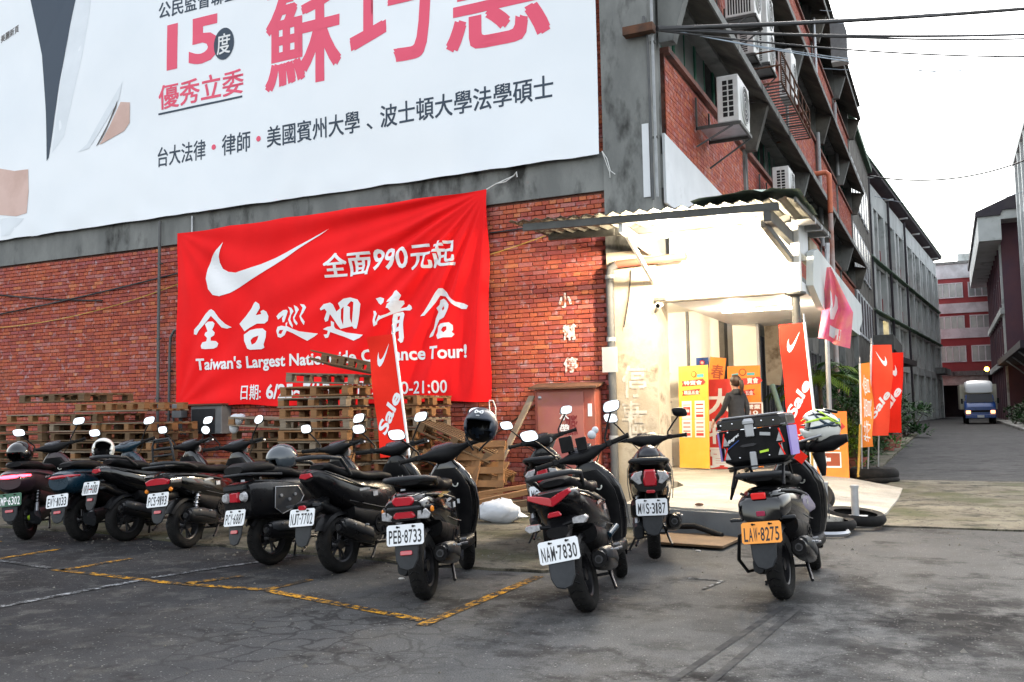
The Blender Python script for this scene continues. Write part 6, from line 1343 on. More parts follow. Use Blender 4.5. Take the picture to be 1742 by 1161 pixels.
mb = MB(); mb.prism([(0, -.055), (.055, 0), (0, .055), (-.055, 0)], 0, .006); tg = mb.build('tag', M['flag_red'], SC['L'], None); tg.location = (.10, .80, .92)
for s_ in (-1, 1): mb = MB(); mb.loft([sring((s_ * .155, y, z), .03, ht, ht, 2.6, 12) for y, z, ht in [(.62, .56, .03), (.45, .60, .075), (.28, .63, .07), (.18, .64, .03)]]); mb.build('side_fairing', mat('lilac_grey_paint', (.20, .18, .26), rough=.35, coat=.3, rvar=.05), SC['L'], 45)
# top box on its carrier: belongs to the scooter
bx = MB(); c_ = .03
def box_ring(z, w_, d): k = .035; return [(-w_ + k, -d, z), (w_ - k, -d, z), (w_, -d + k, z), (w_, d - k, z), (w_ - k, d, z), (-w_ + k, d, z), (-w_, d - k, z), (-w_, -d + k, z)]
bx.loft([box_ring(0, .17, .14), box_ring(.03, .215, .17), box_ring(.245, .235, .18)]); tb = bx.build('top_box', M['black_plastic'], SC['L'], None, .006); tb.location = (-.02, -.02, .93); tb.rotation_euler = (0, R(0), 0)
def sub(mb, name, m, smooth=None, bevel=0, **k): return mb.build(name, m, tb, smooth, bevel, **k)
b_ = MB(); b_.loft([box_ring(.249, .240, .185), box_ring(.305, .240, .185), box_ring(.33, .222, .168)]); sub(b_, 'lid', M['satin_black'], None, .006)
b_ = MB(); b_.tube([(-.235, -.180, .255), (.235, -.180, .255)], .004, 5); b_.tube([(.235, -.182, .333), (-.20, -.175, .333)], .005, 5); sub(b_, 'lid_seal', M['steel'])
for (x, y, z) in ((-.20, -.187, .285), (-.12, -.187, .29), (.08, -.187, .29), (.16, -.187, .285), (-.16, -.182, .235), (.13, -.182, .235), (-.19, -.176, .06), (-.10, -.176, .055), (.10, -.176, .055), (.18, -.177, .06)): b_ = MB(); b_.ball((x, y, z), .0075, n=8, m=4); sub(b_, 'rivet', M['chrome'], 60)
b_ = MB(); b_.box(-.038, .022, -.205, -.186, .19, .315); b_.box(-.046, .03, -.212, -.19, .275, .305); sub(b_, 'latch', M['steel'], None, .006)
b_ = MB(); b_.box(-.03, .015, -.196, -.168, -.03, .09); sub(b_, 'latch', M['steel'], None, .006)
b_ = MB(); b_.prism([(-.19, -.2), (.19, -.2), (.185, .13), (-.185, .13)], -.012, -.002, axes='XY'); sub(b_, 'carrier_plate', M['black_plastic'])
for s_ in (-1, 1):
    b_ = MB(); b_.prism([(-.13, .04), (.13, .04), (.145, .24), (-.145, .24)], s_ * .232, s_ * .245, axes='YZ'); sub(b_, 'side_sticker', M['purple'])
    b_ = MB()
    for k in range(2): b_.prism([(s_ * (.16 + .0), .05 + k * .095), (s_ * .20, .05 + k * .095), (s_ * .195, .135 + k * .095)], -.186, -.183)
    sub(b_, 'arrow_sticker', M['clear_lens']); b_ = MB(); b_.tube([(s_ * .205, -.186, .05), (s_ * .175, -.187, .13), (s_ * .21, -.187, .135), (s_ * .185, -.187, .23)], .005, 5); sub(b_, 'red_line', M['flag_red'])
b_ = MB(); b_.tube([(-.21, 0, 0), (.21, 0, 0)], .001, 3); 
b_ = MB(); text_box(b_, 'ndbagrec', lambda a, b: (a, -.1845, b), -.185, -.085, .135, .165, .03, rot=.65); sub(b_, 'lettering', M['ink_white'], recalc=False)
b_ = MB(); b_.prism([(-.18, .112), (-.09, .172), (-.09, .178), (-.18, .118)], -.1848, -.183); sub(b_, 'underline', M['truck_blue'])
b_ = MB(); b_.prism([(.055, .195), (.125, .185), (.128, .207), (.058, .217)], -.1848, -.182); sub(b_, 'badge', M['steel']); b_ = MB(); b_.prism([(-.07, .125), (.0, .128), (.03, .14), (0, .148), (-.07, .142), (-.09, .133)], -.1835, -.18); sub(b_, 'badge', M['rim']); b_ = MB(); b_.prism([(.04, .075), (.10, .082), (.10, .098), (.04, .09)], -.183, -.178); sub(b_, 'badge', M['lime'])
b_ = MB(); 
for s_ in (-1, 1): b_.tube([(s_ * .17, -.32, .79), (s_ * .16, -.2, .91), (s_ * .14, .1, .92), (s_ * .13, .2, .82)], .011, 8)
b_.tube([(-.17, -.32, .79), (-.20, -.28, .72), (-.16, -.12, .88)], .009, 6); b_.build('carrier', M['black_plastic'], SC['L'], 50)
tag(tb); 
# throttle side accessories
mb = MB(); mb.tube([(.10, .86, 1.08), (.34, .80, 1.13)], .008, 8); mb.tube([(.12, .82, 1.04), (.28, .78, 1.07)], .01, 8); mb.build('phone_clamp', M['steel'], SC['L'], 50)
# ================================================================== PALLETS
def pallet_meshes(m, seed):
    rr = random.Random(seed); j = lambda s: rr.uniform(-s, s); out = []
    W_, D_ = 1.16, 1.0
    b = MB(); b.box(-.5, .5, 0, 1, 0, 1)
    return out
def board(x0, x1, y0, y1, z0, z1, m):
    mb = MB(); mb.box(x0, x1, y0, y1, z0, z1); return mb.mesh('board', m)
PMESH = {}
for wk in ('wood', 'wood_grey', 'wood_dark'):
    b1 = MB(); b1.box(-.58, .58, -.045, .045, 0, .019); b2 = MB(); b2.box(-.05, .05, -.06, .06, 0, .082); b3 = MB(); b3.box(-.05, .05, -.5, .5, 0, .018)
    PMESH[wk] = (b1.mesh('board', M[wk]), b2.mesh('block', M[wk]), b3.mesh('runner', M[wk]))
PH = .158
def pallet(loc, rz, label, wk='wood', rx=0, ry=0, group='wooden pallets stacked against the brick wall', sx=1.0, full=True, seed=0):
    t_ = thing('pallet', label, 'pallet', loc, rz, group, ry, rx); t_.scale = (sx, 1, 1); rr = random.Random(seed)
    bm_, bl, ru = PMESH[wk]
    for y in (-.45, 0, .45): inst(bm_, 'board', t_, (rr.uniform(-.008, .008), y, .0), scl=(1, 1.1, 1))
    for x in (-.52, 0, .52):
        for y in (-.44, 0, .44):
            if not full and rr.random() < .25 and y < 0: continue
            inst(rr.choice([bl, PMESH['wood'][1]]) if wk == 'wood_grey' else bl, 'block', t_, (x + rr.uniform(-.012, .012), y, .0195))
        inst(ru, 'runner', t_, (x, 0, .102))
    n = 6
    for i in range(n): inst(rr.choice([bm_, bm_, PMESH['wood_grey'][0]]) if wk == 'wood' else bm_, 'board', t_, (rr.uniform(-.012, .012), -.455 + .91 * i / (n - 1), .1205))
    return t_
lay = ['lowest', 'second', 'third', 'fourth', 'fifth', 'sixth', 'seventh', 'eighth', 'ninth', 'tenth', 'eleventh', 'twelfth']
def stack(x, y, n, z0, wk, where, base=0, **k):
    for i in range(n):
        w_ = wk if isinstance(wk, str) else wk[i % len(wk)]
        pallet((x + random.uniform(-.02, .02), y + random.uniform(-.02, .02), z0 + i * PH), random.uniform(-.02, .02), f'pallet in {where}, {lay[i] if i < n - 1 else "topmost"} up' if i < n - 1 else f'topmost pallet of {where}', w_, seed=i + int(x * 10), **k)
stack(-8.18, 11.2, 11, .022, ('wood', 'wood_grey', 'wood', 'wood_grey'), 'the tall stack before the banner', sx=1.06)
stack(-7.16, 11.72, 10, .022, ('wood', 'wood_grey', 'wood'), 'the narrower stack right of the tall one', sx=.62)
pallet((-8.1, 11.2, .022 + 11 * PH + .02), .05, 'tilted broken pallet crowning the tall stack', 'wood_grey', ry=.05, full=False, seed=77)
o = pallet((-7.78, 11.1, .022 + 12 * PH + .20), .3, 'upturned dark pallet slipping off the top of the tall stack', 'wood_dark', ry=PI + .22, rx=.05, full=False, seed=78, sx=.8)
stack(-9.55, 11.7, 7, .022, 'wood_dark', 'the low pile by the tall stack')
pallet((-9.5, 11.55, .022 + 7 * PH + .03), .12, 'pale slanting pallet lying on the low pile', 'wood_grey', ry=.06, seed=81)
stack(-10.75, 11.55, 4, .022, 'wood', 'the shortest pile under the meter box')
stack(-14.75, 11.5, 8, .022, 'wood_dark', 'the leftmost pallet pile', sx=1.05)
stack(-13.45, 11.55, 9, .022, ('wood_dark', 'wood_grey', 'wood_dark'), 'the second pallet pile from the left')
stack(-12.3, 11.6, 8, .022, ('wood_dark', 'wood'), 'the pallet pile by the tall conduit')
pallet((-14.5, 11.5, .022 + 8 * PH + .01), .05, 'light pallet on end of the leftmost pile, with open blocks', 'wood', seed=90)
pallet((-14.0, 11.55, .022 + 9 * PH + .20), -.04, 'long pallet lying highest on the left piles', 'wood_dark', sx=1.5, seed=91)
pallet((-12.6, 11.5, .022 + 9 * PH + .15), .03, 'upside down pallet with its blocks showing, beside the conduit', 'wood', rx=PI, sx=1.35, seed=92)
# pallets tipped against the wall
pallet((-6.35, 11.7, .86), .25, 'pallet leaning down from the narrower stack towards the right', 'wood_dark', ry=.42, seed=95, group='loose wood beside the pallets')
pallet((-6.25, 11.75, .5), .2, 'second pallet leaning under the slanting one', 'wood', ry=.35, seed=96, group='loose wood beside the pallets')
pallet((-5.95, 11.4, .42), .15, 'pallet standing on edge against the brick, boards towards the street', 'wood', rx=PI / 2 - .18, seed=97, sx=.75, group='loose wood beside the pallets')
# planks, loose
def plank(label, a, b_, wd, th, m='wood', roll=0):
    a, b_ = Vector(a), Vector(b_); d = b_ - a; L_ = d.length; mb = MB(); mb.box(-wd / 2, wd / 2, 0, L_, -th / 2, th / 2); o = mb.build('plank', M[m], None, None, .004)
    o.matrix_world = Matrix.Translation(a) @ d.to_track_quat('Y', 'Z').to_matrix().to_4x4() @ Matrix.Rotation(roll, 4, 'Y'); return tag(o, label, 'plank', 'loose wood beside the pallets')
plank('long grey plank leaning on the red cabinet', (-5.95, 11.5, .05), (-5.55, 12.45, 1.55), .12, .03, 'wood_grey')
plank('short square board leaning beside the long grey plank', (-5.85, 11.3, .2), (-5.8, 11.75, .62), .42, .03, 'wood')
plank('stained upright board right of the edgewise pallet', (-6.05, 11.15, .05), (-6.0, 11.45, .92), .36, .03, 'wood', 0)
plank('narrow slat tilted against the edgewise pallet', (-6.35, 10.9, .05), (-6.12, 11.25, .85), .07, .025, 'wood')
plank('second narrow slat crossing the first one', (-6.15, 10.85, .05), (-6.28, 11.2, .9), .06, .025, 'wood')
plank('thick beam end lying towards the scooters', (-5.55, 10.3, .16), (-4.55, 10.9, .38), .10, .07, 'wood')
plank('dark beam lying below the thick beam end', (-5.6, 10.2, .06), (-4.5, 10.6, .24), .10, .08, 'wood_dark')
plank('orange brown stick on the pile by the bag', (-5.7, 10.5, .25), (-4.6, 11.2, .42), .06, .05, 'wood')
plank('rotten board flat on the ground behind the bag', (-5.9, 10.3, .04), (-4.9, 10.5, .05), .18, .03, 'wood_dark')
plank('grey offcut leaning by the drain pipe', (-4.62, 12.2, .05), (-4.6, 12.5, .75), .14, .03, 'wood_grey')
mb = MB(); rings = []
for i in range(9):
    a = -PI / 2 + PI * i / 8; rings.append([(.30 * max(math.cos(a), .05) * math.cos(t) * (1 + .9 * noise.noise(Vector((math.cos(t) * 2.5, math.sin(t) * 2.5, i * .8)))), .24 * max(math.cos(a), .05) * math.sin(t), .17 + .17 * math.sin(a) * (1 + .25 * noise.noise(Vector((t, i, 3))))) for t in [2 * PI * j / 22 for j in range(22)]])
mb.loft(rings); o = mb.build('plastic_bag', M['bag'], None, 80); o.location = (-4.85, 9.9, .0); o.scale = (.8, .7, .85); tag(o, 'crumpled white plastic bag on the ground by the broken wood', 'bag')
mb = MB(); mb.ball((0, 0, 0), .16, .10, .12, 12, 7); mb.ball((.12, 0, .05), .10, .08, .07, 10, 6); mb.ball((-.05, 0, -.15), .10, .08, .12, 10, 6); o = mb.build('plastic_wrap', M['bag'], None, 80); o.location = (-9.95, 11.1, 1.28); o.scale = (.8, .8, .8); tag(o, 'grey plastic wrap bunched on the low pallet pile', 'wrap')
for i, (x, z, h_) in enumerate(((-10.05, .5, .9), (-9.2, .5, .85))): pass

# ================================================================== FLAGS
def swoosh(h_): return [(.0, 1), (-.18, .72), (-.42, .50), (-.70, .40), (-.92, .42), (-1.0, .58), (-.95, .80), (-1.04, .60), (-1.08, .35), (-1.0, .12), (-.85, .02), (-.62, .08), (-.35, .35), (-.12, .72)]
SW = [(1, 1), (.80, .84), (.55, .62), (.30, .42), (.10, .33), (-.02, .36), (-.06, .50), (-.02, .70), (-.16, .52), (-.24, .30), (-.22, .10), (-.10, -.0), (.06, .03), (.30, .20), (.60, .52)]
def flag(label, base, top_z, w_, h_, col, ang, tilt=0, mirror=False, text='Sale', pole=True, seed=0, curl=.05, group='upright sale flags on poles', botz=None, twist=0, tm='cloth_white', base_tyre=False, swo=True, tlt=0):
    """cloth hangs from a pole at base; ang is the direction of the cloth away from the pole"""
    t_ = thing('flag', label, 'flag', base, 0, group); t_.rotation_euler = (tlt, tilt, 0)
    u = Vector((math.cos(ang), math.sin(ang), 0)); nrm = Vector((-u.y, u.x, 0)); rr = random.Random(seed); ph = rr.uniform(0, 6)
    z0 = top_z - h_
    def fn(a, z, off=0):
        s_ = a / w_; dd = curl * s_ * math.sin((z - z0) * 3.1 + ph) + .03 * s_ * math.sin((z - z0) * 7 + ph * 2) + twist * s_ * (1 - (z - z0) / h_)
        p = u * a + nrm * (dd + off); return (p.x, p.y, z)
    mb = MB(); nx_, nz_ = 10, 48
    mb.add([fn(w_ * i / nx_, z0 + h_ * j / nz_ + (.02 * i / nx_)) for j in range(nz_ + 1) for i in range(nx_ + 1)], [(j * (nx_ + 1) + i, j * (nx_ + 1) + i + 1, (j + 1) * (nx_ + 1) + i + 1, (j + 1) * (nx_ + 1) + i) for j in range(nz_) for i in range(nx_)])
    mb.build('cloth', M[col], t_, 80, recalc=False)
    mb = MB(); mb.tube([(0, 0, z0), (0, 0, top_z + .01)], .018, 8); mb.build('hem', M['hem_white'], t_, 60)
    if pole: mb = MB(); mb.tube([(0, 0, 0), (0, 0, z0 - .001)], .013, 8); mb.tube([(0, 0, top_z + .011), (0, 0, top_z + .12)], .012, 8); mb.build('pole', M['steel'], t_, 60)
    for side in (-1, 1):
        if swo:
            s_ = w_ * .85; pts = [((w_ - (w_ * .28 + (a + .2) * s_ * .50)) if ((math.cos(ang) < 0) != mirror) else (w_ * .28 + (a + .2) * s_ * .50), top_z - .62 * w_ * 1.0 - .45 * w_ + b * s_ * .9) for a, b in SW]
            tri = tessellate_polygon([[Vector((a, b, 0)) for a, b in pts]]); v, f = cut_grid(pts, [tuple(t) for t in tri], .06); mb = MB(); mb.add([fn(a, b, side * .004) for a, b in v], f); mb.build('tick_mark', M[tm], t_, recalc=False)
        if text:
            v, f, (a0, a1, b0, b1) = glyphs(text, .03); L_ = h_ * (.44 if swo else .8); hh = w_ * .62; zb = z0 + h_ * .06
            # lettering runs up the flag; mirrored ones are seen from the back
            pts = []; th = R(58) if swo else R(90)
            if swo: L_ = w_ * 1.55; hh = w_ * .42
            for x, y in v:
                tx = (x - a0) / (a1 - a0) * L_; ty = (y - b0) / (b1 - b0) * hh; tx += .25 * ty
                px = math.cos(th) * tx - math.sin(th) * ty + (w_ * .42 if swo else w_ * .85); pz = math.sin(th) * tx + math.cos(th) * ty + zb + (.12 * h_ if swo else 0)
                pts.append((px, pz))
            k_ = (w_ * .94) / max(max(p[0] for p in pts) - min(p[0] for p in pts), .01) if swo else 1; m0 = min(p[0] for p in pts)
            if swo: pts = [((p[0] - m0) * k_ + w_ * .03, p[1]) for p in pts]
            # the cloth hangs on the left of the pole for a reader in front, so letters run towards the pole
            if not mirror and swo and math.cos(ang) < 0: pts = [(w_ - a, b) for a, b in pts]
            v2, f2 = cut_grid(pts, f, .07); mb = MB(); mb.add([fn(a, b, side * .004) for a, b in v2], f2); mb.build('lettering', M[tm], t_, recalc=False)
    return t_
# the nearest one leans in front of the pallets; cloth on the left of its pole
flag('red sale flag leaning in front of the pallet stacks', (-6.02, 9.95, 0.02), 2.34, .36, 1.55, 'flag_red', PI + .3, tilt=-R(8), seed=1, curl=.02)
flag('tall red sale flag beside the orange one at the edge of the ramp', (-1.50, 12.45, .03), 2.38, .34, 1.52, 'flag_red', PI - .1, seed=2, curl=.03, tilt=R(-3.5))
flag('narrow orange flag behind the tall red sale flag', (-1.98, 13.3, .1), 2.10, .12, 1.3, 'flag_orange', -.6, seed=3, text='特賣會', swo=False, tm='hem_white', twist=.1, tilt=R(1.5))
flag('red sale flag standing in a tyre, seen from its back, nearer one', (-1.33, 17.2, .1), 2.28, .34, 1.58, 'flag_red_lit', .25, seed=4, curl=.10, tilt=R(4), mirror=True)
flag('red sale flag standing in a tyre, the one behind and further right', (-1.20, 17.75, .1), 2.16, .38, 1.42, 'flag_red', -.1, seed=5, curl=.08, tilt=R(3.5), mirror=True)
flag('ragged orange flag in the tyre, left of the two red flags', (-1.42, 17.15, .1), 1.95, .17, 1.45, 'flag_orange', -.5, seed=6, text='特賣會', swo=False, tm='hem_white', twist=.15, tilt=R(1.5))
mb = MB(); mb.tube([(-1.66, 12.6, .03), (-1.64, 12.65, 1.0)], .016, 8); tag(mb.build('bamboo_cane', M['bamboo'], None, 60), 'yellow bamboo cane beside the tall red flag', 'cane')
mb = MB(); mb.tube([(-1.47, 17.0, .1), (-1.40, 17.05, 1.0)], .022, 8); tag(mb.build('bamboo_cane', M['bamboo'], None, 60), 'yellow bamboo cane standing in the tyre with the flags', 'cane')
mb = MB(); mb.box(-.04, .04, -.04, .04, 0, .75); o = mb.build('post', M['white_panel'], None); o.location = (-1.72, 13.3, .03); tag(o, 'short white post by the foot of the tall red flag', 'post')
# hanging pink flag on the grey pole
pf_ = thing('hanging_flag', 'crumpled pink and orange flag with a white mark hanging from the grey pole', 'flag', (-1.55, 14.6, 2.22)); pf_.scale = (.86, .86, .9)
def pk(u, v, off=0):   # u across, v down
    w_ = .07 + .42 * min(1, v * 2.0) ; x = -.02 - .20 * v + u * w_ + .04 * v * math.sin(u * 7); z = 1.33 - v * 1.18 - u * .20 * min(1, v * 2) ; y = -.05 + .09 * math.sin(u * 11 + v * 3) * min(1, v * 2) - off
    return (x, y, z)
mb = MB(); n1, n2 = 26, 34; mb.add([pk(i / n1, j / n2) for j in range(n2 + 1) for i in range(n1 + 1)], [(j * (n1 + 1) + i, j * (n1 + 1) + i + 1, (j + 1) * (n1 + 1) + i + 1, (j + 1) * (n1 + 1) + i) for j in range(n2) for i in range(n1)]); mb.build('cloth', M['flag_pink'], pf_, 80, recalc=False)
v, f = cut_grid([(.30, .30), (.36, .34), (.34, .55), (.55, .33), (.62, .36), (.42, .68), (.30, .70), (.24, .58)], [tuple(t) for t in tessellate_polygon([[Vector((a, b, 0)) for a, b in [(.30, .30), (.36, .34), (.34, .55), (.55, .33), (.62, .36), (.42, .68), (.30, .70), (.24, .58)]]])], .05)
mb = MB(); mb.add([pk(a, b, .006) for a, b in v], f); mb.build('tick_mark', M['cloth_white'], pf_, recalc=False)
mb = MB(); vv = [(a, b) for a in (.3, .5, .7, .78) for b in (.78, .88, .93)]; mb.add([pk(a, b, .006) for a, b in vv], [(i * 3 + j, i * 3 + j + 1, i * 3 + j + 4, i * 3 + j + 3) for i in range(3) for j in range(2)]); mb.build('faded_print', M['print_grey'], pf_, recalc=False)

# ================================================================== BOARDS AT THE ENTRANCE
def sign(label, loc, w_, h_, m, rz=0, lean=0, name='signboard', group=None):
    t_ = thing(name, label, 'sign', loc, rz, group); t_.rotation_euler = (lean, 0, rz); mb = MB(); mb.box(-w_ / 2, w_ / 2, 0, .02, 0, h_); mb.build('board', M[m], t_); return t_
def sp(t_, poly, m, y=-.004, name='print'): mb = MB(); mb.prism(poly, y - .001, y); return mb.build(name, M[m], t_)
def st_(t_, txt, x0, x1, z0, z1, m='ink_white', y=-.007, bold=.03, shear=0): mb = MB(); text_box(mb, txt, lambda a, b: (a, y, b), x0, x1, z0, z1, bold, shear); return mb.build('lettering', M[m], t_, recalc=False)
def arrow_band(t_, x0, x1, z0, z1, m='ink_red', y=-.004, tip=.06): return sp(t_, [(x0, z0), (x1, z0 + .02), (x1 + tip, (z0 + z1) / 2 + .02), (x1, z1 + .03), (x0, z1), (x0 + .03, (z0 + z1) / 2)], m, y)
M['yellow_board'] = mat('yellow_board', (.84, .44, .05), (.88, .52, .10), 1.2, .6)
M['orange_board'] = mat('orange_board', (.82, .20, .02), (.86, .30, .03), 1.5, .6)
s1 = sign('tall yellow sale board with red and white panels, left of the woman', (-4.27, 16.82, .24), .66, 1.88, 'yellow_board', -.38, -.03)
arrow_band(s1, -.26, .22, 1.50, 1.60); st_(s1, '特賣會', -.20, .20, 1.525, 1.60); arrow_band(s1, -.25, .16, 1.33, 1.42, tip=-.04); st_(s1, '精品五金', -.20, .13, 1.35, 1.42)
sp(s1, [(.02 + .06 * math.cos(a * PI / 8), 1.72 + .06 * math.sin(a * PI / 8)) for a in range(16)], 'ink_brown'); sp(s1, [(.02 + .045 * math.cos(a * PI / 8), 1.72 + .045 * math.sin(a * PI / 8)) for a in range(16)], 'yellow_board', -.006); sp(s1, [(.09, 1.66), (.24, 1.66), (.24, 1.72), (.09, 1.72)], 'ink_teal')
for x in (-.26, .03):
    for z in (.56, .90): 
        sp(s1, [(x, z), (x + .22, z), (x + .22, z + .33), (x, z + .33)], 'ink_white'); 
        if z > .8 and x < 0: sp(s1, [(x + .03, z + .06), (x + .19, z + .06), (x + .19, z + .22), (x + .03, z + .22)], 'ink_red', -.006); sp(s1, [(x + .05, z + .14), (x + .10, z + .09), (x + .10, z + .12), (x + .17, z + .12), (x + .17, z + .17), (x + .10, z + .17), (x + .10, z + .20)], 'ink_white', -.008)
        else:
            for q_ in range(4): sp(s1, [(x + .03, z + .03 + q_ * .075), (x + .19, z + .03 + q_ * .075), (x + .19, z + .05 + q_ * .075 + (.03 if q_ == 0 else 0)), (x + .03, z + .05 + q_ * .075 + (.03 if q_ == 0 else 0))], 'ink_red', -.006)
        if z > .8: sp(s1, [(x + .03, z + .25), (x + .19, z + .25), (x + .19, z + .262), (x + .03, z + .262)], 'ink_red', -.006)
s2 = sign('red board with a huge white character, behind the woman', (-3.80, 17.0, .22), .58, 1.64, 'ink_red', -.05, -.03)
st_(s2, '大', -.26, .26, 1.0, 1.46, bold=.03); st_(s2, '特', -.24, .24, .46, .90, bold=.03); st_(s2, '賣', -.24, .24, .02, .40, bold=.03)
s3 = sign('orange sale board with a red arrow and dark red panel, right of the woman', (-3.40, 17.22, .24), .60, 1.86, 'orange_board', 0, -.02)
arrow_band(s3, -.1, .28, 1.50, 1.62); st_(s3, '賣會', .06, .26, 1.53, 1.63); arrow_band(s3, -.05, .20, 1.30, 1.40, tip=-.04); st_(s3, '五金', .02, .16, 1.32, 1.40)
sp(s3, [(-.02 + .07 * math.cos(a * PI / 8), 1.74 + .07 * math.sin(a * PI / 8)) for a in range(16)], 'ink_brown'); sp(s3, [(-.02 + .05 * math.cos(a * PI / 8), 1.74 + .05 * math.sin(a * PI / 8)) for a in range(16)], 'orange_board', -.006); sp(s3, [(-.22, 1.66), (-.10, 1.68), (-.10, 1.73), (-.22, 1.71)], 'ink_teal'); sp(s3, [(.06, 1.68), (.2, 1.68), (.2, 1.73), (.06, 1.73)], 'ink_teal')
sp(s3, [(.0, .82), (.33, .82), (.33, 1.18), (.0, 1.18)], 'ink_white'); sp(s3, [(.02, .84), (.30, .84), (.30, 1.16), (.02, 1.16)], 'ink_brown', -.006); st_(s3, '營業', .05, .28, 1.06, 1.14, y=-.009); st_(s3, '10', .08, .24, .96, 1.03, y=-.009); st_(s3, '10:00', .05, .28, .88, .93, y=-.009)
s4 = sign('narrow orange banner with brown strokes hanging behind the boards', (-4.05, 17.6, 1.5), .30, .80, 'orange_board', .1, -.05); s4.rotation_euler = (0, R(8), .1); st_(s4, '春', -.10, .12, .40, .66, 'ink_brown'); st_(s4, '到', -.08, .10, .14, .36, 'ink_brown')
s5 = sign('small red and blue picture card pinned on the white wall', (-4.32, 17.9, 2.12), .24, .20, 'truck_blue'); sp(s5, [(.06 * (1 if a % 2 else .6) * math.cos(a * PI / 8), .10 + .06 * (1 if a % 2 else .6) * math.sin(a * PI / 8)) for a in range(16)], 'flag_red'); sp(s5, [(.03 * math.cos(a * PI / 6), .10 + .03 * math.sin(a * PI / 6)) for a in range(12)], 'ink_white', -.006)
s6 = sign('orange sandwich board with an arrow by the plants', (-1.90, 16.75, .10), .62, 1.14, 'orange_board', .08, -.12)
arrow_band(s6, -.22, .22, .80, .91); st_(s6, '特賣會', -.18, .21, .82, .91); arrow_band(s6, -.22, .20, .62, .72, 'ink_red', -.004, -.03); st_(s6, '精品特賣五金', -.19, .17, .64, .70)
sp(s6, [(-.14, .48), (.17, .48), (.17, .58), (-.14, .58)], 'ink_white'); st_(s6, '營業時間', -.11, .14, .50, .56, 'ink_red'); sp(s6, [(-.16, .17), (.19, .17), (.19, .44), (-.16, .44)], 'ink_white'); sp(s6, [(-.14, .20), (.17, .20), (.17, .42), (-.14, .42)], 'ink_brown', -.006); sp(s6, [(-.12, .31), (-.05, .25), (-.05, .28), (.02, .28), (.02, .34), (-.05, .34), (-.05, .37)], 'ink_white', -.008); sp(s6, [(.0, .96), (.2, .96), (.2, 1.02), (.0, 1.02)], 'ink_teal')
mb = MB(); mb.box(-.28, .28, .35, .37, 0, .95); mb.build('rear_board', M['grey_box'], s6)
mb = MB(); mb.ball((0, 0, 0), .10, .08, .17, 10, 7); mb.ball((0, 0, .12), .08, .07, .08, 10, 6); o = mb.build('hanging_bag', mat('patterned_bag', (.02, .02, .02), (.8, .8, .8), 12, .7, mix=(.5, .52)), None, 60); o.location = (-4.66, 16.2, 1.18); tag(o, 'black and white patterned bag hanging inside the entrance', 'bag')

# ================================================================== TYRES, POSTS, BOARD ON THE GROUND
def tyre(label, loc, r_, w_, rot=(0, 0, 0), m='rubber'):
    mb = MB(); hw = w_ / 2; ri = r_ - w_ * .85; mb.lathe([(ri, -hw * .7), (r_ - w_ * .3, -hw), (r_ - .01, -hw * .5), (r_, 0), (r_ - .01, hw * .5), (r_ - w_ * .3, hw), (ri, hw * .7), (ri + .02, hw * .5), (r_ - w_ * .35, 0), (ri + .02, -hw * .5), (ri, -hw * .7)], 'Z', n=30)
    o = mb.build('tyre', M[m], None, 50); o.location = loc; o.rotation_euler = rot; return tag(o, label, 'tyre', 'old tyres by the ramp')
tyre('scooter tyre lying flat nearest the road, in front of the bolts', (-1.22, 10.25, .09), .30, .10)
tyre('tyre lying behind the front one, under the second bolt', (-.98, 10.75, .12), .32, .11, (.05, .1, 0))
tyre('tyre half hidden behind the rightmost scooter', (-1.52, 10.9, .14), .30, .12, (.2, -.1, 0))
tyre('tyre standing tilted against the ramp edge', (-1.55, 11.5, .26), .29, .11, (.7, .1, .2))
tyre('white rimmed tyre at the very front of the heap', (-1.20, 9.98, .04), .24, .05, (0, 0, 0), 'steel')
tyre('big old tyre holding the flag poles', (-1.25, 17.35, .14), .42, .2)
tyre('second tyre under the one holding the flag poles', (-1.2, 17.3, .05), .38, .09)
def bolt(label, loc, h_):
    t_ = thing('steel_post', label, 'post', loc); mb = MB(); mb.tube([(0, 0, .02), (.0, 0, h_)], .04, 12); mb.build('shaft', M['steel'], t_, 50); mb = MB(); mb.box(-.12, .12, -.09, .09, 0, .02); mb.build('foot_plate', M['steel'], t_); mb = MB(); mb.tube([(0, 0, h_), (0, 0, h_ + .03)], .048, 12); mb.build('cap', M['steel'], t_, 50)
bolt('taller galvanised steel stub standing in the tyres', (-1.28, 10.65, .1), .36); bolt('shorter galvanised steel stub right of the taller one', (-.98, 10.8, .1), .32)
mb = MB(); mb.prism([(-2.9, 9.4), (-2.62, 8.72), (-1.95, 8.62), (-1.90, 9.25), (-2.2, 9.42)], .024, .045, axes='XY'); tag(mb.build('plywood_sheet', M['wood_dark'], None), 'thin brown plywood sheet lying in front of the grey step', 'board')
mb = MB(); mb.tube([(-2.7, 9.48, .10), (-2.4, 9.40, .12), (-2.1, 9.28, .05)], .03, 8); tag(mb.build('rubber_strip', M['rubber'], None, 60), 'black rubber strip curled at the foot of the grey step', 'strip')
for i, (x, y, s_) in enumerate(((-2.45, 9.8, .05), (-1.72, 11.2, .04), (-3.9, 6.2, .03), (-4.3, 8.1, .04), (-2.1, 8.3, .03), (-5.2, 8.0, .035))):
    mb = MB(); mb.ball((0, 0, 0), s_, s_ * .7, s_ * .35, 7, 4); o = mb.build('stone', M['conc_light'] if i else M['rust'], None); o.location = (x, y, .30 if i == 0 else .04); tag(o, ['rust brown scrap on the edge of the white ramp', 'small stone at the foot of the white ramp', 'small stone near the corner of the yellow lines', 'pebble on the worn concrete behind the glossy scooter', 'pebble by the plywood sheet', 'pebble on the concrete below the pallets'][i], 'stone')

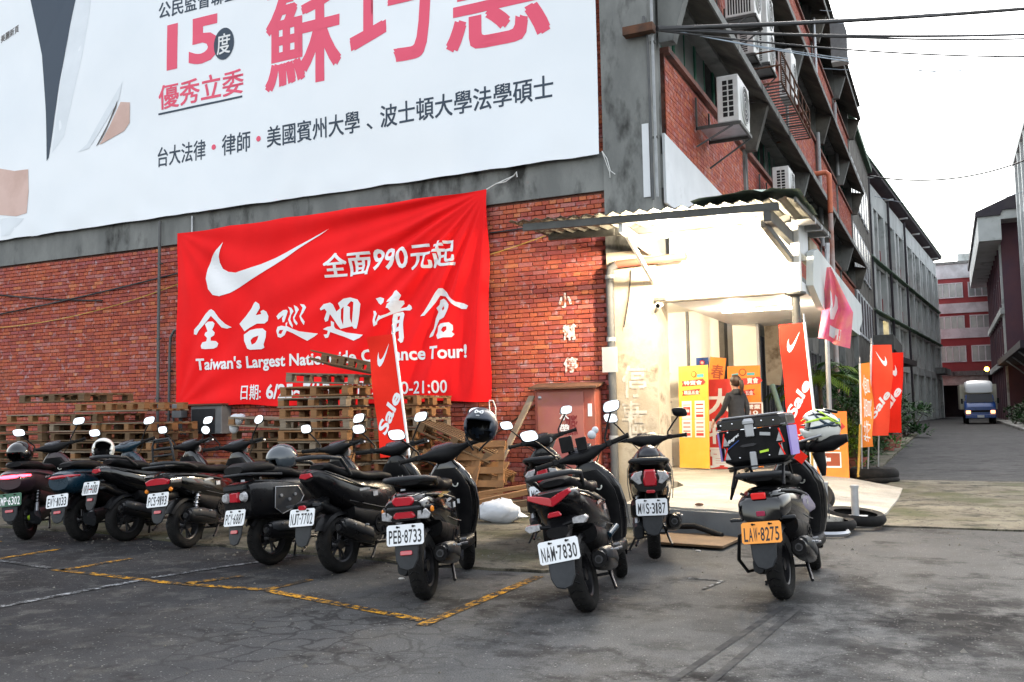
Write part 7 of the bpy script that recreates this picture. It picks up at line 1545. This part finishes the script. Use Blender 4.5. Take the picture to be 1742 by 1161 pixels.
# loose gravel, chips and dry leaves swept against the wall, the ramp and the edge of the concrete
gv_ = MB(); rr = random.Random(4)
for i in range(900):
    k = rr.random()
    if k < .45: x = rr.uniform(-12, -2.9); y = rr.gauss(7.3, .35)
    elif k < .65: x = rr.uniform(-6, -3); y = rr.uniform(8, 12)
    elif k < .85: x = rr.uniform(-3, 3); y = rr.gauss(10.7, .5) if x > -.7 else rr.gauss(9.0, .4)
    else: x = rr.uniform(-7, 2); y = rr.uniform(3.2, 8)
    s_ = rr.uniform(.004, .013) * (1 if rr.random() < .93 else 2.2); a = rr.uniform(0, 6); c_, d_ = math.cos(a) * s_, math.sin(a) * s_; z = .023 if (x < -2.9 and y > 7.4) or y > 10.9 else .001
    gv_.add([(x + c_, y + d_, z), (x - d_, y + c_ * .7, z), (x - c_ * .8, y - d_ * .8, z), (x + d_, y - c_, z), (x, y, z + s_ * .8)], [(0, 1, 4), (1, 2, 4), (2, 3, 4), (3, 0, 4)])
tag(gv_.build('gravel', mat('gravel', (.16, .15, .13), (.07, .06, .045), 3, .9, world=True)), 'loose gravel and chips scattered over the car park', 'gravel', kind='stuff')
# ================================================================== PLANTS
def leaf(mb, p, d, ln, wd, droop=.3, fold=.25):
    d = d.normalized(); s_ = d.cross(Vector((0, 0, 1)));
    if s_.length < 1e-3: s_ = Vector((1, 0, 0))
    s_.normalize(); u = s_.cross(d); pts = []
    for t_, w_ in ((0, .1), (.35, 1), (.7, .8), (1, .05)):
        c = p + d * ln * t_ - Vector((0, 0, 1)) * droop * ln * t_ * t_; pts += [c - s_ * wd * w_ / 2 + u * fold * wd * w_ * .3, c, c + s_ * wd * w_ / 2 + u * fold * wd * w_ * .3]
    mb.add(pts, [(i * 3 + j, i * 3 + j + 1, i * 3 + j + 4, i * 3 + j + 3) for i in range(3) for j in range(2)])
def rdir(rr, el0=-.2, el1=.9):
    a = rr.uniform(0, 2 * PI); e = rr.uniform(el0, el1); return Vector((math.cos(a) * math.cos(e), math.sin(a) * math.cos(e), math.sin(e)))
def bush(label, loc, rx, ry, rz, n, m='leaf', ln=.09, wd=.045, pot=None, seed=0, name='shrub', z0=0, group=None):
    rr = random.Random(seed); t_ = thing(name, label, 'plant', loc, 0, group)
    mb = MB(); st = MB()
    k = max(8, n // 60)
    cl = [Vector((rr.gauss(0, .45), rr.gauss(0, .45), rr.uniform(.0, 1))) for _ in range(k)]
    for c in cl:
        c.x = max(-1, min(1, c.x)); c.y = max(-1, min(1, c.y)); q = Vector((c.x * rx, c.y * ry, z0 + .15 + c.z * rz * (1 - .35 * (c.x ** 2 + c.y ** 2))))
        st.tube([(rr.uniform(-.05, .05), rr.uniform(-.05, .05), z0 - .05), (q.x * .6, q.y * .6, z0 + (q.z - z0) * .55), tuple(q)], [.014, .010, .004], 5)
        r_ = rr.uniform(.12, .26) * (rx + ry + rz) / 2.4
        for _ in range(n // k): d = rdir(rr); leaf(mb, q + d * r_ * rr.uniform(.2, 1), (d + rdir(rr) * .6), ln * rr.uniform(.6, 1.3), wd * rr.uniform(.7, 1.2))
    mb.build('foliage', M[m], t_, recalc=False); st.build('stem', M['bark'], t_)
    if pot: p_ = MB(); p_.lathe([(.10, 0), (.16, .0), (.20, .28), (.22, .29), (.22, .33), (.19, .33), (.18, .27), (.001, .26)], n=20); po = p_.build('pot', M[pot], t_, 40)
    return t_
def palm(label, loc, h_, n, ln, seed, m='leaf'):
    rr = random.Random(seed); t_ = thing('palm', label, 'plant', loc); mb = MB(); mb.tube([(0, 0, 0), (.03, .02, h_ * .5), (0, 0, h_)], [.06, .045, .04], 9); mb.build('trunk', M['bark'], t_, 60)
    mb = MB()
    for i in range(n):
        a = 2 * PI * i / n + rr.uniform(-.2, .2); e = rr.uniform(.1, 1.0); d = Vector((math.cos(a) * math.cos(e), math.sin(a) * math.cos(e), math.sin(e))); p = Vector((0, 0, h_)); L_ = ln * rr.uniform(.8, 1.15); pts = []
        for q in range(9): t = q / 8; pts.append(p + d * L_ * t - Vector((0, 0, 1)) * .55 * L_ * t * t)
        mb.tube(pts, [.010 - .001 * q for q in range(9)], 4)
        for q in range(1, 9):
            tg = (pts[q] - pts[q - 1]).normalized(); sd_ = tg.cross(Vector((0, 0, 1))).normalized()
            for s_ in (-1, 1):
                for hh in (0, .5): leaf(mb, pts[q - 1].lerp(pts[q], hh), sd_ * s_ + tg * .9, L_ * .34 * (1 - .5 * abs(q / 8 - .45)), .035, .35)
    mb.build('frond', M[m], t_, recalc=False); return t_
palm('young palm with arching fronds beside the grey pole', (-2.35, 19.6, .1), 1.75, 11, 1.0, 1, 'leaf_light')
palm('second palm behind the grey pole, its fronds against the lit wall', (-2.05, 22.0, .1), 1.9, 12, 1.15, 2, 'leaf')
palm('dark palm further along the building wall', (-2.3, 25.5, .1), 1.9, 12, 1.1, 3, 'leaf_dark')
bush('big dark green shrub behind the sandwich board', (-2.0, 18.4, .05), .6, .5, 1.35, 2300, 'leaf_dark', seed=5, pot='terracotta')
bush('yellow green shrub in a red pot right of the sandwich board', (-1.62, 18.2, .05), .30, .4, .85, 1100, 'leaf_light', .08, .035, seed=6, pot='terracotta')
bush('low yellow green plant under the red flags', (-1.75, 19.6, .05), .28, .7, .42, 900, 'leaf_light', .10, .03, seed=7)
bush('leafy green shrub behind the red flags', (-1.75, 21.0, .05), .7, .9, 1.7, 2400, 'leaf_dark', .11, .05, seed=8)
bush('mid green shrub just past the red flags', (-2.05, 23.5, .05), .6, .9, 1.5, 1900, 'leaf', .13, .06, seed=29)
bush('dark leafy shrub between the far pots and the flags', (-2.0, 29.0, .05), .6, 1.4, 1.6, 1800, 'leaf_dark', .16, .08, seed=30)
bush('dense shrub along the wall past the flags', (-1.85, 26.0, .05), .6, 1.3, 1.3, 1500, 'leaf', .13, .06, seed=9)
bush('dark bushy tree in front of the far ground floor', (-1.9, 34.0, .05), .9, 1.8, 2.2, 1900, 'leaf_dark', .2, .09, seed=10)
bush('rounded shrub furthest along the building', (-1.7, 42.0, .05), .8, 1.8, 1.6, 1200, 'leaf_dark', .22, .1, seed=11)
bush('plant with mauve tips between the porch and the shrubs', (-2.75, 18.9, .1), .35, .35, .75, 800, 'leaf', .08, .03, seed=12, pot='terracotta')
bush('weedy plant by the planter wall behind the woman', (-2.95, 18.5, .6), .25, .2, .4, 420, 'leaf_light', .09, .03, seed=13)
bush('dark bush at the far left edge, beside the pallets', (-15.9, 11.6, .0), .35, .4, .65, 700, 'leaf_dark', .10, .04, seed=14)
bush('green weed poking out of the top of the low pallet pile', (-8.95, 12.0, 1.15), .12, .12, .22, 160, 'leaf_light', .07, .025, seed=15)
bush('low shrub by the kerb on the far right', (3.6, 55.0, .14), .5, 1.6, 1.3, 900, 'leaf_dark', .2, .09, seed=16)
bush('second shrub by the kerb on the far right, nearer the truck', (3.5, 62.0, .14), .5, 1.2, .9, 600, 'leaf_dark', .2, .09, seed=17)
for i, (x, y) in enumerate(((-1.62, 28.5), (-1.55, 30.5), (-1.6, 32.2))):
    mb = MB(); mb.lathe([(.001, 0), (.15, .0), (.20, .34), (.22, .36), (.19, .36), (.17, .30), (.001, .3)], n=18); o = mb.build('flower_pot', M['terracotta'], None, 40); o.location = (x, y, .05); tag(o, ['terracotta pot nearest the red flags along the wall', 'terracotta pot in the middle of three along the wall', 'terracotta pot furthest of three along the wall'][i], 'pot', 'empty pots along the wall')
mb = MB(); mb.tube([(-3.02, 18.0, 1.75), (-2.6, 17.6, .4)], .05, 8); tag(mb.build('leaning_pole', M['moss'], None, 60), 'dull green bundle leaning beside the cream panel', 'pole')

# ================================================================== THE WOMAN
def person():
    t_ = thing('person', 'woman seen from behind in a dark hooded jacket with a ponytail, stepping to the boards', 'person', (-3.24, 15.75, .235), R(52))
    # local: she faces +Y, x to her right
    J = [((0, 0, .90), .135, .105), ((0, .01, 1.02), .125, .10), ((0, .02, 1.16), .135, .10), ((0, .015, 1.28), .15, .095), ((0, .01, 1.345), .085, .065), ((0, .02, 1.40), .048, .05), ((0, .03, 1.45), .06, .07), ((0, .035, 1.52), .078, .09), ((0, .03, 1.575), .06, .07)]
    E_ = [(i, i + 1) for i in range(8)]
    def add(chain, root):
        prev = root
        for p, a, b in chain: J.append((p, a, b)); E_.append((prev, len(J) - 1)); prev = len(J) - 1
        return prev
    # left arm reaching forward and down, right arm at the side
    hl = add([((-.155, .015, 1.30), .06, .06), ((-.195, .05, 1.16), .05, .05), ((-.215, .11, 1.03), .045, .045), ((-.22, .24, .94), .036, .034), ((-.215, .33, .87), .026, .022), ((-.21, .37, .84), .030, .016)], 3)
    hr = add([((.155, .015, 1.30), .06, .06), ((.195, -.02, 1.16), .05, .05), ((.205, -.03, 1.03), .045, .045), ((.205, .02, .90), .035, .033), ((.20, .06, .80), .024, .022), ((.195, .075, .765), .028, .016)], 3)
    for hnd, s_ in ((hl, -1), (hr, 1)):
        p0 = Vector(J[hnd][0])
        for k, (dx, l_) in enumerate(((-.018, .055), (-.006, .065), (.007, .06), (.019, .048))): add([((p0.x + dx, p0.y + .02, p0.z - .03), .0085, .0085), ((p0.x + dx, p0.y + .03, p0.z - .03 - l_ * .5), .008, .008), ((p0.x + dx * 1.1, p0.y + .02, p0.z - .03 - l_), .007, .007)], hnd)
        add([((p0.x - s_ * .03, p0.y + .015, p0.z - .0), .010, .010), ((p0.x - s_ * .04, p0.y + .03, p0.z - .03), .0085, .0085)], hnd)
    add([((-.085, .0, .80), .095, .10), ((-.09, .05, .48), .062, .065), ((-.09, .02, .26), .052, .055), ((-.09, -.02, .09), .036, .038), ((-.095, .05, .045), .038, .03), ((-.10, .13, .032), .034, .022)], 0)
    add([((.085, .0, .80), .095, .10), ((.09, -.02, .48), .062, .065), ((.09, -.10, .27), .052, .055), ((.09, -.16, .10), .036, .038), ((.095, -.10, .05), .038, .03), ((.10, -.02, .032), .034, .022)], 0)
    me = bpy.data.meshes.new('body'); me.from_pydata([j[0] for j in J], E_, []); o = bpy.data.objects.new('body', me); COL.objects.link(o)
    sk = o.modifiers.new('sk', 'SKIN'); sk.use_smooth_shade = True
    for i, j in enumerate(J): me.skin_vertices[0].data[i].radius = (j[1], j[2])
    for s_ in me.skin_vertices[0].data: s_.use_root = False
    me.skin_vertices[0].data[0].use_root = True
    sb = o.modifiers.new('sb', 'SUBSURF'); sb.levels = 2; sb.render_levels = 2
    m2 = bpy.data.meshes.new_from_object(o.evaluated_get(bpy.context.evaluated_depsgraph_get())); m2.name = 'body'
    o.modifiers.clear(); o.data = m2; m2.materials.clear()
    for m_ in (M['jacket'], M['skin'], M['trousers'], M['black_plastic']): m2.materials.append(m_)
    for p in m2.polygons:
        c = p.center; p.use_smooth = True
        d = min((c - Vector(J[hl][0])).length, (c - Vector(J[hr][0])).length)
        p.material_index = 1 if (c.z > 1.385 or d < .075 or (abs(c.x) > .2 and c.z < .80)) else 3 if c.z < .07 else 2 if (c.z < .86 and abs(c.x) < .22) else 0
    o.parent = t_
    mb = MB(); mb.ball((0, .005, 1.545), .094, .105, .105, 20, 12); h_ = MB(); h_.add(mb.v, [q for q in mb.f if sum(mb.v[k][1] for k in q) / len(q) < .055 or sum(mb.v[k][2] for k in q) / len(q) > 1.585]); h_.build('hair', M['hair'], t_, 70)
    mb = MB(); mb.tube([(0, -.095, 1.56), (0, -.135, 1.54), (0, -.145, 1.47), (0, -.135, 1.38), (0, -.12, 1.30)], [.022, .034, .040, .032, .012], 10); mb.build('ponytail', M['hair'], t_, 70)
    mb = MB(); mb.loft([sring((0, -.02, 1.325), .14, .075, .075, 2.3, 18, 'Z'), sring((0, -.035, 1.375), .11, .07, .07, 2.3, 18, 'Z'), sring((0, -.03, 1.41), .075, .055, .05, 2.3, 18, 'Z')]); mb.build('hood', M['jacket'], t_, 60)
    mb = MB(); mb.loft([sring((0, .0, .84), .165, .12, .125, 2.4, 22, 'Z'), sring((0, .0, .88), .160, .115, .12, 2.4, 22, 'Z'), sring((0, .01, .98), .145, .108, .11, 2.4, 22, 'Z'), sring((0, .02, 1.1), .145, .105, .108, 2.4, 22, 'Z'), sring((0, .015, 1.22), .158, .1, .102, 2.4, 22, 'Z'), sring((0, .01, 1.31), .150, .085, .085, 2.4, 22, 'Z')]); mb.build('jacket', M['jacket'], t_, 60)
    mb = MB()
    for s_ in (-1, 1): mb.ball((s_ * .030, .112, 1.525), .011, .006, .006, 8, 5)
    mb.build('eye', M['hair'], t_, 60); mb = MB(); mb.ball((0, .128, 1.50), .013, .018, .02, 8, 6); mb.build('nose', M['skin'], t_, 60); mb = MB(); mb.ball((0, .115, 1.47), .022, .006, .006, 8, 5); mb.build('mouth', M['ink_red'], t_, 60)
    mb = MB()
    for s_ in (-1, 1): mb.ball((s_ * .082, .03, 1.515), .010, .02, .03, 8, 6)
    mb.build('ear', M['skin'], t_, 60)
person()

# ================================================================== put every Empty at the foot of its thing
bpy.context.view_layer.update()
def descend(o):
    for c in o.children: yield c; yield from descend(c)
for root in [o for o in bpy.data.objects if o.type == 'EMPTY' and o.parent is None and o.location.length < 1e-6 and o.children]:
    lo = Vector((1e9,) * 3); hi = -lo
    for c in descend(root):
        if c.type != 'MESH': continue
        for q in c.bound_box: p = c.matrix_world @ Vector(q); lo = Vector(map(min, lo, p)); hi = Vector(map(max, hi, p))
    base = Vector(((lo.x + hi.x) / 2, (lo.y + hi.y) / 2, lo.z)); root.location = base
    for c in root.children: c.location = c.location - base
